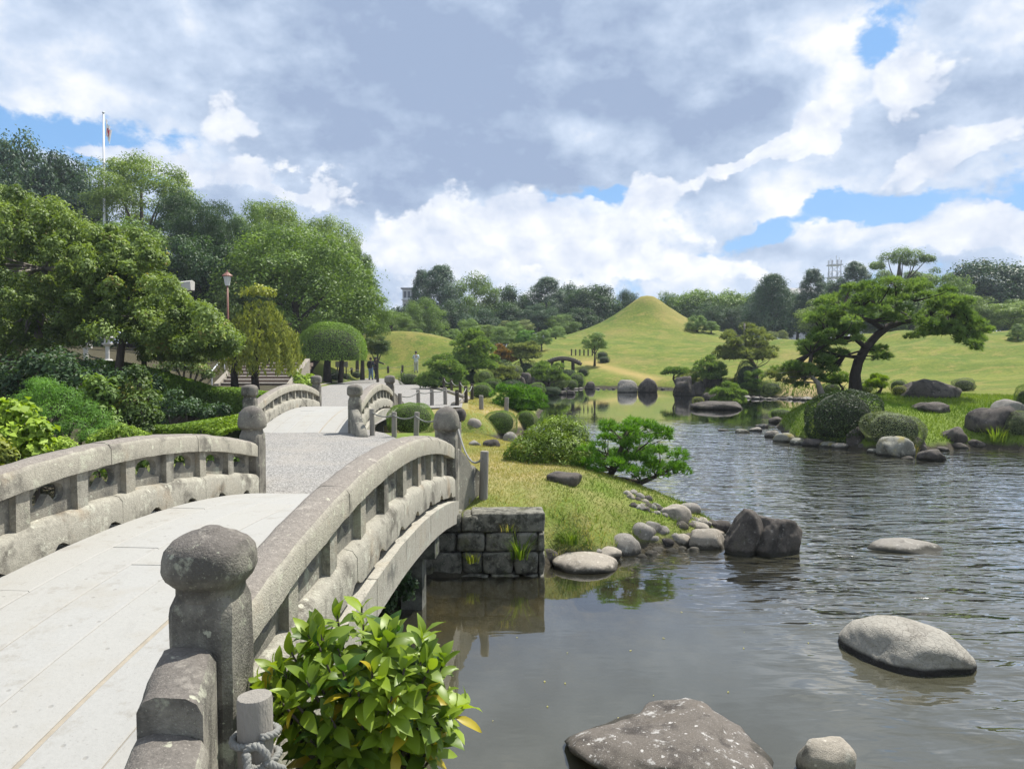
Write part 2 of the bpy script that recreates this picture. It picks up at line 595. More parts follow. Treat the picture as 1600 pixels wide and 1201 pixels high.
M['rock_tan'] = stone_mat('tan_rock', (0.29, 0.26, 0.215), (0.11, 0.10, 0.082), (0.44, 0.41, 0.35), (0.30, 0.22, 0.13), 0.4, 0.4, 0.3, 1.5, 0.0, 0.1)
M['rock_dark'] = stone_mat('dark_rock', (0.105, 0.092, 0.080), (0.030, 0.027, 0.025), (0.21, 0.20, 0.18), (0.12, 0.12, 0.04), 0.8, 0.15, 0.3, 1.1, 0.25, 0.05, 0.9)
M['rock_speckled'] = stone_mat('speckled_dark_rock', (0.125, 0.110, 0.095), (0.04, 0.035, 0.032), (0.46, 0.45, 0.43), (0.15, 0.12, 0.09), 0.6, 0.30, 0.3, 1.6, 0.0, 0.33)
M['rock_moss'] = stone_mat('mossy_rock', (0.22, 0.215, 0.18), (0.06, 0.06, 0.045), (0.42, 0.41, 0.34), (0.26, 0.22, 0.05), 0.6, 0.4, 0.9, 1.6, 0.0, 0.1)
M['mortar'] = plain_mat('sandy_mortar', (0.30, 0.265, 0.21), 0.95, 0.3, 20, 0.4)
M['wood'] = bark_mat('grey_weathered_wood', (0.20, 0.185, 0.16), (0.30, 0.28, 0.25))
M['wood_dark'] = bark_mat('dark_stained_wood', (0.045, 0.038, 0.03), (0.09, 0.075, 0.06))
M['bark'] = bark_mat('grey_brown_bark', (0.045, 0.038, 0.03), (0.10, 0.085, 0.07))
M['bark_dark'] = bark_mat('dark_pine_bark', (0.022, 0.018, 0.016), (0.055, 0.046, 0.04))
M['bark_pale'] = bark_mat('pale_bark', (0.16, 0.14, 0.12), (0.30, 0.27, 0.24))
M['rope'] = plain_mat('grey_rope', (0.20, 0.20, 0.185), 0.95, 0.3, 60, 0.5)
M['steel'] = plain_mat('painted_steel', (0.55, 0.57, 0.60), 0.5, 0.08, 5, 0.05)
M['concrete'] = plain_mat('pale_concrete', (0.48, 0.47, 0.44), 0.9, 0.15, 4, 0.2)
M['white'] = plain_mat('white_paint', (0.74, 0.74, 0.72), 0.6, 0.06, 4, 0.05)
M['cast'] = plain_mat('red_brown_lamp_metal', (0.20, 0.085, 0.06), 0.5, 0.2, 10, 0.1)
M['glass'] = plain_mat('frosted_lamp_glass', (0.55, 0.56, 0.55), 0.25, 0.05, 4, 0.0)
M['riser'] = plain_mat('brown_stair_riser', (0.17, 0.125, 0.10), 0.9, 0.25, 12, 0.3)
M['tread'] = plain_mat('pale_stair_tread', (0.46, 0.42, 0.37), 0.9, 0.2, 12, 0.3)
M['roof'] = plain_mat('grey_roof_tile', (0.12, 0.125, 0.135), 0.6, 0.2, 6, 0.2)
M['plaster'] = plain_mat('pale_plaster', (0.50, 0.51, 0.52), 0.85, 0.08, 3, 0.1)
M['window'] = plain_mat('dark_window_glass', (0.05, 0.06, 0.075), 0.15, 0.1, 3, 0.0)

# greens (base colours)
M['leaf_mid'] = leaf_mat('mid_green_leaves', (0.042, 0.090, 0.016), (0.140, 0.215, 0.044))
M['leaf_olive'] = leaf_mat('olive_cherry_leaves', (0.045, 0.088, 0.018), (0.165, 0.225, 0.058), third=(0.26, 0.22, 0.07), tk=0.04)
M['leaf_dark'] = leaf_mat('dark_evergreen_leaves', (0.016, 0.040, 0.016), (0.050, 0.095, 0.036))
M['leaf_deep'] = leaf_mat('shade_toned_evergreen_leaves', (0.009, 0.022, 0.007), (0.035, 0.062, 0.018))  # shade of a backlit bush put into an extra dark leaf colour
M['leaf_blue'] = leaf_mat('blue_green_needles', (0.018, 0.044, 0.026), (0.052, 0.098, 0.050), 0.25)
M['leaf_light'] = leaf_mat('light_camphor_leaves', (0.055, 0.115, 0.022), (0.20, 0.27, 0.065))
M['leaf_lime'] = leaf_mat('lime_green_leaves', (0.085, 0.165, 0.015), (0.24, 0.33, 0.035))
M['leaf_yellow'] = leaf_mat('yellow_green_leaves', (0.085, 0.125, 0.016), (0.25, 0.27, 0.045))
M['leaf_azalea'] = leaf_mat('yellow_green_azalea_leaves', (0.050, 0.105, 0.012), (0.165, 0.235, 0.028))
M['leaf_clip'] = leaf_mat('clipped_box_leaves', (0.050, 0.108, 0.012), (0.150, 0.245, 0.032))
M['leaf_shrub'] = leaf_mat('dark_azalea_leaves', (0.026, 0.060, 0.012), (0.10, 0.15, 0.036), third=(0.24, 0.22, 0.07), tk=0.10)
M['leaf_grey'] = leaf_mat('grey_green_leaves', (0.06, 0.09, 0.04), (0.17, 0.20, 0.11))
M['leaf_red'] = leaf_mat('rusty_shrub_leaves', (0.10, 0.085, 0.03), (0.30, 0.17, 0.07))
M['needle_bright'] = leaf_mat('bright_pine_needles', (0.035, 0.110, 0.010), (0.125, 0.255, 0.026), 0.32)
M['needle'] = leaf_mat('pine_needles', (0.048, 0.110, 0.024), (0.165, 0.235, 0.078), 0.40)
M['needle_grey'] = leaf_mat('greyish_pine_needles', (0.065, 0.095, 0.038), (0.19, 0.22, 0.095), 0.35)
M['laurel'] = leaf_mat('glossy_laurel_leaves', (0.020, 0.075, 0.010), (0.205, 0.275, 0.025), 0.38, 0.42, 0.4, third=(0.46, 0.36, 0.03), tk=0.09)


def deck_mat():
    m, N, out = new_mat('pale_deck_stone')
    P = pos_node(N, False)
    n1 = N.noise(P, 2.2, 6, 0.62)
    n2 = N.noise(P, 38, 4, 0.7)
    n3 = N.noise(N.map(P, scale=(1, 0.35, 1)), 7.0, 6, 0.7)
    oi = N.n('ShaderNodeObjectInfo').outputs['Random']
    col = N.mix(n2, (0.285, 0.283, 0.268), (0.36, 0.357, 0.34))
    col = N.mix(N.m('MULTIPLY', oi, 0.55), col, (0.33, 0.32, 0.29))
    col = N.mix(N.m('MULTIPLY', N.ss(n1, 0.50, 0.72), 0.7), col, (0.30, 0.285, 0.25))
    col = N.mix(N.m('MULTIPLY', N.ss(n3, 0.58, 0.74), 0.65), col, (0.27, 0.265, 0.25))
    n6 = N.noise(P, 5.5, 7, 0.75)
    col = N.mix(N.m('MULTIPLY', N.ss(n6, 0.54, 0.66), 0.5), col, (0.24, 0.225, 0.195))
    n7 = N.noise(P, 70, 3, 0.8)
    col = N.mix(N.m('MULTIPLY', N.ss(n7, 0.60, 0.70), 0.5), col, (0.17, 0.16, 0.145))
    vc = N.n('ShaderNodeTexVoronoi', {'Vector': P, 'Scale': 15.0})
    on = N.m('GREATER_THAN', N.n('ShaderNodeSeparateColor', {0: vc.outputs['Color']}).outputs[0], 0.86)
    pit = N.m('MULTIPLY', N.m('SUBTRACT', 1.0, N.ss(vc.outputs['Distance'], 0.10, 0.22)), on)
    col = N.mix(N.m('MULTIPLY', pit, 0.6), col, (0.22, 0.21, 0.19))
    h = N.m('SUBTRACT', N.m('ADD', N.m('MULTIPLY', n2, 0.6), n1), N.m('MULTIPLY', pit, 0.8))
    finish(N, out, col, 0.85, h, 0.35, 0.01, 0.3)
    return m


def gravel_mat():
    m, N, out = new_mat('fine_grey_gravel')
    P = pos_node(N, False)
    v = N.n('ShaderNodeTexVoronoi', {'Vector': P, 'Scale': 55.0})
    g = N.n('ShaderNodeSeparateColor', {0: v.outputs['Color']}).outputs[0]
    n = N.noise(P, 1.3, 5, 0.6)
    n2 = N.noise(P, 14, 4, 0.7)
    col = N.mix(g, (0.13, 0.125, 0.118), (0.35, 0.34, 0.32))
    col = N.mix(N.m('MULTIPLY', N.ss(n, 0.42, 0.7), 0.45), col, (0.31, 0.285, 0.25))
    col = N.mix(N.m('MULTIPLY', N.ss(n2, 0.60, 0.75), 0.35), col, (0.16, 0.15, 0.135))
    h = N.m('ADD', v.outputs['Distance'], N.m('MULTIPLY', n2, 0.6))
    finish(N, out, col, 0.95, h, 0.6, 0.012, 0.2)
    return m


def ground_mat():
    m, N, out = new_mat('turf_and_soil')
    P = pos_node(N, False)
    A = lambda a: N.n('ShaderNodeAttribute', attribute_name=a).outputs['Fac']
    n1 = N.noise(P, 0.33, 6, 0.65)
    n2 = N.noise(P, 2.6, 5, 0.65)
    n3 = N.noise(P, 24, 3, 0.7)
    n4 = N.noise(P, 0.09, 4, 0.6)
    green = N.mix(n3, (0.075, 0.125, 0.017), (0.175, 0.225, 0.040))
    dry = N.mix(n3, (0.24, 0.185, 0.085), (0.40, 0.315, 0.165))
    f = N.m('ADD', A('dry'), N.m('MULTIPLY', N.m('SUBTRACT', N.m('ADD', N.m('MULTIPLY', n2, 0.8), N.m('MULTIPLY', n1, 0.5)), 0.65), 1.9), clamp=True)
    col = N.mix(f, green, dry)
    # mown lawn of the hills: yellow green with straw patches
    lw = N.mix(N.ss(n1, .3, .7), (0.085, 0.135, 0.018), (0.175, 0.195, 0.034))
    lw = N.mix(N.m('MULTIPLY', N.ss(n4, 0.50, 0.70), 0.62), lw, (0.255, 0.20, 0.068))
    lw = N.mix(N.m('MULTIPLY', N.ss(n2, 0.48, 0.68), 0.7), lw, (0.085, 0.135, 0.019))
    lw = N.mix(N.m('MULTIPLY', N.ss(N.noise(P, 0.85, 5, 0.7), 0.50, 0.66), 0.75), lw, (0.235, 0.205, 0.058))
    lw = N.mix(1.0, lw, N.mix(N.ss(N.noise(P, 5.5, 5, 0.8), 0.32, 0.68), (0.66, 0.68, 0.66), (1.12, 1.1, 1.1)), 'MULTIPLY')
    lw = N.mix(N.m('MULTIPLY', A('dry'), 0.75), lw, (0.35, 0.26, 0.10))
    col = N.mix(A('lawn'), col, lw)
    col = N.mix(A('soil'), col, N.mix(n2, (0.035, 0.033, 0.02), (0.085, 0.075, 0.045)))
    z = N.n('ShaderNodeSeparateXYZ', {0: P}).outputs[2]
    v = N.vor(P, 5.0)
    mud = N.mix(N.ss(n2, 0.4, 0.65), (0.060, 0.052, 0.032), (0.150, 0.125, 0.072))
    mud = N.mix(N.ss(v, 0.2, 0.6), N.mix(1.0, mud, (1.5, 1.45, 1.3), 'MULTIPLY'), mud)
    zz = N.m('ADD', z, N.m('MULTIPLY', N.m('SUBTRACT', n2, 0.5), 0.18))
    col = N.mix(N.ss(zz, 0.20, 0.06), col, (0.055, 0.048, 0.034))
    col = N.mix(N.ss(z, 0.02, -0.06), col, mud)
    h = N.m('ADD', n3, N.m('MULTIPLY', n2, 1.2))
    finish(N, out, col, 0.95, h, 0.55, 0.05, 0.15)
    return m


def water_mat():
    m, N, out = new_mat('pond_water')
    P = pos_node(N, False)
    # breeze: ripples out on the open pond, calm by the bridge and under the hill
    s = N.n('ShaderNodeSeparateXYZ', {0: P})
    x, y = s.outputs[0], s.outputs[1]
    patch = N.noise(P, 0.30, 4, 0.55)
    reach = N.m('ADD', N.m('ADD', x, N.m('MULTIPLY', y, 0.22)), N.m('MULTIPLY', N.m('SUBTRACT', patch, 0.5), 5.0))
    open_ = N.m('MULTIPLY', N.ss(reach, 2.6, 5.0), N.ss(N.m('ADD', y, N.m('MULTIPLY', patch, 6.0)), 31.0, 20.0))
    amp = N.m('ADD', 0.02, N.m('MULTIPLY', open_, N.m('ADD', 0.45, N.m('MULTIPLY', patch, 1.1))))
    w1 = N.noise(N.map(P, scale=(1.0, 2.6, 1), rot=(0, 0, R(-20))), 2.3, 2, 0.45, 0.7)
    w2 = N.noise(N.map(P, scale=(0.8, 2.2, 1), rot=(0, 0, R(26))), 1.1, 2, 0.45, 0.7)
    w3 = N.noise(N.map(P, scale=(1, 2.6, 1), rot=(0, 0, R(-8))), 5.2, 1, 0.4, 0.4)
    h = N.m('ADD', N.m('ADD', w1, N.m('MULTIPLY', w2, 1.6)), N.m('MULTIPLY', w3, 0.25))
    h = N.m('MULTIPLY', h, amp)
    b = N.n('ShaderNodeBump', {'Height': h, 'Strength': 1.0, 'Distance': 0.039})
    fr = N.n('ShaderNodeFresnel', {'IOR': 1.33, 'Normal': b.outputs[0]})
    gl = N.n('ShaderNodeBsdfGlossy', {'Color': (0.97, 0.98, 1.0), 'Roughness': 0.025, 'Normal': b.outputs[0]})
    tr = N.n('ShaderNodeBsdfTransparent', {'Color': (0.62, 0.60, 0.46)})
    murk = N.noise(P, 0.7, 3, 0.5)
    df = N.n('ShaderNodeBsdfDiffuse', {'Color': N.mix(murk, (0.055, 0.053, 0.033), (0.076, 0.073, 0.050))})
    # the shallows under the wall and the spit are clear, the rest is cloudy
    clear = N.m('MULTIPLY', N.ss(N.m('SUBTRACT', y, N.m('MULTIPLY', x, 0.35)), 5.3, 7.4), N.ss(x, 4.2, 2.2))
    body = N.n('ShaderNodeMixShader', {0: N.m('SUBTRACT', 0.86, N.m('MULTIPLY', clear, 0.62)), 1: tr.outputs[0], 2: df.outputs[0]})
    k = N.m('ADD', N.m('MULTIPLY', fr.outputs[0], 2.2), 0.0, clamp=True)
    mx = N.n('ShaderNodeMixShader', {0: k, 1: body.outputs[0], 2: gl.outputs[0]})
    N.t.links.new(mx.outputs[0], out.inputs[0])
    return m


M['deck'] = deck_mat()
M['gravel'] = gravel_mat()
M['ground'] = ground_mat()
M['water'] = water_mat()

# ------------------------------------------------------------------ the lie of the land
POND = [(-0.75, 3.75), (-.2, 3.62), (.6, 3.45), (3, 3.2), (7, 2.8), (13, 2.6), (22, 3), (31, 8), (30, 15), (20, 18.0), (12.7, 18.6), (11.5, 19.2), (9.1, 17.9),
        (8.35, 19.4), (7.7, 20.6), (8.6, 24.5), (10.8, 29), (14, 33.5), (16.2, 38.0), (13.6, 41.5), (10.8, 43.0), (10.4, 46), (10.7, 50.2),
        (9.2, 52.8), (4.6, 53.2), (2.6, 50.0), (1.8, 43), (1.34, 33), (.9, 27), (.41, 23.6), (-.53, 20.8), (-1.06, 20.6), (-1.6, 20.7), (-3, 20.6),
        (-8, 20.6), (-12, 21), (-12, 17), (-8, 16.9), (-3, 17.0), (-1.3, 17.4), (0, 16.6), (.8, 14.8), (1.5, 13.2), (2.0, 12.3), (2.5, 11.5),
        (2.8, 10.85), (2.9, 9.95), (2.37, 9.35), (1.53, 9.05), (1.0, 8.5), (.5, 8.55), (.3, 8.35), (-.75, 8.05), (-3, 8.0), (-7, 8.2), (-7, 3.9), (-3, 3.8)]
PATH = [(-3.15, 8.6), (-.95, 8.6), (-.9, 10.5), (-1.7, 13), (-2.55, 15.2), (-3.1, 16.0), (-3.1, 21.5), (-2.9, 22.2), (-1.5, 22.6), (-1.75, 27), (-3.0, 33), (-4.8, 41), (-8.7, 57), (-9.4, 60),
        (-11.8, 60), (-11.6, 58), (-11.0, 48), (-10.0, 39), (-8.2, 30), (-6.6, 24), (-6.0, 22), (-5.6, 21.5), (-5.6, 16), (-5.4, 15.2), (-4.3, 12)]


def path_z(y):
    return 0.772 - 0.36 * smoothstep(y, 24, 60)


def poly_sdf(px, py, poly):
    """signed distance, negative inside"""
    px, py = np.asarray(px, float), np.asarray(py, float)
    d = np.full(px.shape, 1e9)
    ins = np.zeros(px.shape, bool)
    n = len(poly)
    for i in range(n):
        ax, ay = poly[i]
        bx, by = poly[(i + 1) % n]
        ex, ey = bx - ax, by - ay
        t = np.clip(((px - ax) * ex + (py - ay) * ey) / (ex * ex + ey * ey), 0, 1)
        d = np.minimum(d, np.hypot(px - ax - t * ex, py - ay - t * ey))
        c = (ay > py) != (by > py)
        with np.errstate(divide='ignore', invalid='ignore'):
            xx = ax + (py - ay) * ex / (ey if ey != 0 else 1e-9)
        ins ^= c & (px < xx)
    return np.where(ins, -d, d)


MX, MY = 15.7, 88.0      # axis of the cone-shaped hill
_mr = [0, .75, 1.4, 2.5, 4.0, 5.4, 7.0, 9.2, 12.5, 16, 20, 26, 34]
_mz = [9.1, 9.0, 8.55, 7.75, 6.75, 5.95, 5.25, 4.5, 3.75, 3.1, 2.5, 1.7, 0.6]


def wobble(x, y, k=1.0):
    return (np.sin(x * 1.9 * k + 1.3) * np.cos(y * 1.5 * k + .4) + 0.6 * np.sin(x * 4.1 * k + y * 2.7 * k) + 0.4 * np.cos(y * 6.3 * k - x * 5.2 * k)) / 2.0


def bump(x, y, cx, cy, rx, ry, h):
    return h * np.exp(-((x - cx) / rx) ** 2 - ((y - cy) / ry) ** 2)


def terrain(x, y):
    x = np.asarray(x, float)
    y = np.asarray(y, float)
    s = poly_sdf(x, y, POND) + 0.10 * wobble(x, y, 1.4) * smoothstep(y, 3.5, 7)
    pth = poly_sdf(x, y, PATH)
    T = np.full(x.shape, 0.76)
    # rise of the lawns behind the pond
    back = smoothstep(y + 0.25 * x, 27, 45) * smoothstep(x, -2.5, 4)
    T = T + back * (2.65 * smoothstep(s, 1, 27) + 0.35 * wobble(x * .2, y * .2) * smoothstep(s, 4, 14))
    # hills to either side
    T = T + (bump(x, y, -12.5, 69, 9, 13, 3.2) + bump(x, y, -6, 72, 6, 10, 1.2)) * smoothstep(pth, 1.2, 9.5)
    T = T + bump(x, y, 31, 62, 5, 7, .75) + bump(x, y, 43, 66, 5, 7, .85) + bump(x, y, 37, 50, 5, 6, .3)
    # garden slope and woods to the west
    T = T + np.maximum(1.5 * smoothstep(-x - 6.6 - 0.05 * y - 6.5 * smoothstep(y, 22, 33), 0, 6) * smoothstep(y, 7, 20), 1.15 * smoothstep(y, 38.7, 41.8) * smoothstep(-x - 11.9, 0, 1.6) * smoothstep(y, 62, 50)) + 1.0 * smoothstep(-x - 16, 0, 18) * smoothstep(y, 10, 40)
    T = T * 1.0
    r = np.hypot(x - MX, y - MY)
    mz = np.interp(r, _mr, _mz)
    T = np.maximum(T, mz) + 0.35 * np.exp(-np.abs(T - mz) / 0.8) * smoothstep(r, 40, 20) * smoothstep(r, 3, 8)
    # mounds of the right bank
    T = T + bump(x, y, 9.3, 22.0, 1.6, 1.8, .45) + bump(x, y, 13.5, 26, 5, 3, .25) - bump(x, y, 11, 19.5, 5, 1.4, .25)
    T = T + bump(x, y, 14.5, 36, 2.2, 2.0, .5) + bump(x, y, 12.0, 45.5, 2.5, 2.0, .3)
    # spit falls to its tip
    T = T - 0.34 * smoothstep(x, .4, 2.9) * smoothstep(y, 7, 9) * (1 - smoothstep(y, 14, 17))
    T = T + bump(x, y, -.2, 20.6, 2, 2.5, .05)
    k = np.clip(1 - pth / 0.8, 0, 1)
    T = T * (1 - k) + path_z(y) * k
    lam = 0.42 + 0.5 * smoothstep(y, 16, 40)
    up = 1 - np.exp(-np.maximum(s, 0) / lam)
    dn = 1 - np.exp(np.minimum(s, 0) / 0.9)
    z = np.where(s > 0, T * up, -0.62 * dn)
    z = z + 0.018 * wobble(x * 1.7, y * 1.7) * np.where(s > .2, 1, 0.3) * np.clip(pth / 0.5, 0, 1)
    return z


def tz(x, y):
    return float(terrain(np.array([x]), np.array([y]))[0])


def on(px, py, lo=0.0, y0=3.0, y1=140.0):
    """the point of the land that photo pixel (px, py) looks at"""
    d = px_dir(px, py)
    ys = np.concatenate([np.arange(y0, 30, .1), np.arange(30, y1, .4)])
    t = ys / d.y
    xs, zs = d.x * t, EYE + d.z * t
    h = np.maximum(terrain(xs, ys), lo)
    i = np.argmax(zs <= h)
    if zs[i] > h[i]:
        i = len(ys) - 1
    return Vector((xs[i], ys[i], float(h[i])))


def make_ground():
    def steps(a, b, d0, g, far):
        out = [a]
        while out[-1] < b:
            out.append(out[-1] + d0)
        while out[-1] < far:
            out.append(out[-1] + max(d0, g * (out[-1] - b * 0.6)))
        return out
    ys = [-6, -3, -1, 0, 1, 2, 2.6] + steps(2.9, 20, 0.1, 0.014, 260)
    ys += [320, 420, 600, 900, 1500, 3000]
    ys = sorted(ys + [MY + v * .5 + .013 for v in range(-24, 25)])
    xr = steps(0, 4, 0.12, 0.022, 150) + [190, 260, 400, 700, 1200, 3000]
    xs = sorted([-v for v in xr[:0:-1]] + xr + [MX + v * .4 + .011 for v in range(-30, 31)])
    X, Y = np.meshgrid(np.array(xs), np.array(ys))
    Z = terrain(X, Y)
    far = smoothstep(Y, 130, 250)
    Z = Z * (1 - far) + 1.0 * far
    V = np.stack([X.ravel(), Y.ravel(), Z.ravel()], 1)
    ny, nx = X.shape
    i = np.arange(ny - 1)[:, None] * nx + np.arange(nx - 1)[None, :]
    F = np.stack([i, i + 1, i + 1 + nx, i + nx], -1).reshape(-1, 4)
    me = fast_mesh('ground', V, F, M['ground'], smooth=True)
    x, y = X.ravel(), Y.ravel()
    s = poly_sdf(x, y, POND)
    p = poly_sdf(x, y, PATH)
    lawn = smoothstep(y + .25 * x, 27.5, 30) * smoothstep(s, 0.8, 2.5) * smoothstep(x + .262 * y, -.6, .6)
    lawn = np.maximum(lawn, smoothstep(y, 40, 44) * smoothstep(x + .262 * y, -.6, .6) * smoothstep(p, 0, .6))
    dry = 0.75 * np.exp(-np.maximum(p, 0) / 1.1) * (y > 16) * (y < 33) * (x > -4)
    dry += 0.55 * (1 - smoothstep(np.hypot((x + .1) / 1.6, (y - 11.3) / 2.6), .4, 1.0)) + 0.18 * (x > -1.5) * (x < 4) * (y > 7) * (y < 18)
    dry += 0.55 * (1 - smoothstep(np.hypot((x - 0.0) / 1.5, (y - 23.5) / 2.0), .5, 1.1))
    # worn earth track down the hill's foot and a bare bank
    for (a, b, w) in (((6.2, 62), (10, 53.5), .9), ((17.5, 44), (14.5, 38), 1.6), ((22, 56), (16, 40), 1.4)):
        t = np.clip(((x - a[0]) * (b[0] - a[0]) + (y - a[1]) * (b[1] - a[1])) / ((b[0] - a[0]) ** 2 + (b[1] - a[1]) ** 2), 0, 1)
        dd = np.hypot(x - a[0] - t * (b[0] - a[0]), y - a[1] - t * (b[1] - a[1]))
        dry += 1.0 * np.exp(-(dd / w) ** 2)
    rr = np.hypot(x - MX, y - MY)
    dry += 0.55 * smoothstep(x - MX, -1.0, 3.0) * smoothstep(rr, 9.5, 5) + 0.45 * smoothstep(rr, 2.6, .8)
    dry -= 0.75 * smoothstep(x, 6, 8) * smoothstep(y, 15, 16.5) * smoothstep(y, 27, 24)
    soil = np.maximum(smoothstep(-x - 3.3 - 0.12 * y, 0, 1.2), smoothstep(-x - 3.2, 0, .6) * (1 - smoothstep(y, 9, 11))) * smoothstep(p, .1, .6) * smoothstep(y, 1, 3) * (1 - lawn)
    soil = np.maximum(soil, smoothstep(y, 92, 100)) * (1 - smoothstep(y, 200, 260))
    for n_, a in (('dry', np.clip(dry, -1, 1)), ('lawn', lawn), ('soil', soil)):
        at_ = me.attributes.new(n_, 'FLOAT', 'POINT')
        at_.data.foreach_set('value', a.astype(np.float32))
    tag(obj('ground', me), kind='structure')


def tri_sheet(poly, step, z):
    """fill a polygon with a fine sheet lying at height z(x, y)"""
    bm = bmesh.new()
    vs = [bm.verts.new((x, y, 0)) for x, y in poly]
    bm.faces.new(vs)
    y0, y1 = min(p[1] for p in poly), max(p[1] for p in poly)
    yy = y0 + step
    while yy < y1:
        bmesh.ops.bisect_plane(bm, geom=bm.verts[:] + bm.edges[:] + bm.faces[:], plane_co=(0, yy, 0), plane_no=(0, 1, 0))
        yy += step
    bmesh.ops.triangulate(bm, faces=bm.faces[:])
    for v in bm.verts:
        v.co.z = z(v.co.y) if callable(z) else z
    bmesh.ops.recalc_face_normals(bm, faces=bm.faces[:])
    if bm.faces[:][0].normal.z < 0:
        bmesh.ops.reverse_faces(bm, faces=bm.faces[:])
    me = bpy.data.meshes.new('sheet')
    bm.to_mesh(me)
    bm.free()
    return me


make_ground()
gp = tri_sheet(PATH, 1.0, lambda y: float(path_z(y)) + .016)
gp.materials.append(M['gravel'])
tag(obj('gravel_path', gp), kind='structure')
gp2 = tri_sheet([(-6, -4), (1.2, -4), (1.0, 1.9), (-.95, 2.55), (-3.5, 2.95), (-6, 3.2)], 2.0, 0.79)
gp2.materials.append(M['gravel'])
tag(obj('gravel_path', gp2), kind='structure')
wm = fast_mesh('water', [(-13, 2, 0), (33, 2, 0), (33, 57, 0), (-13, 57, 0)], [(0, 1, 2, 3)], M['water'])
tag(obj('water', wm), kind='structure')

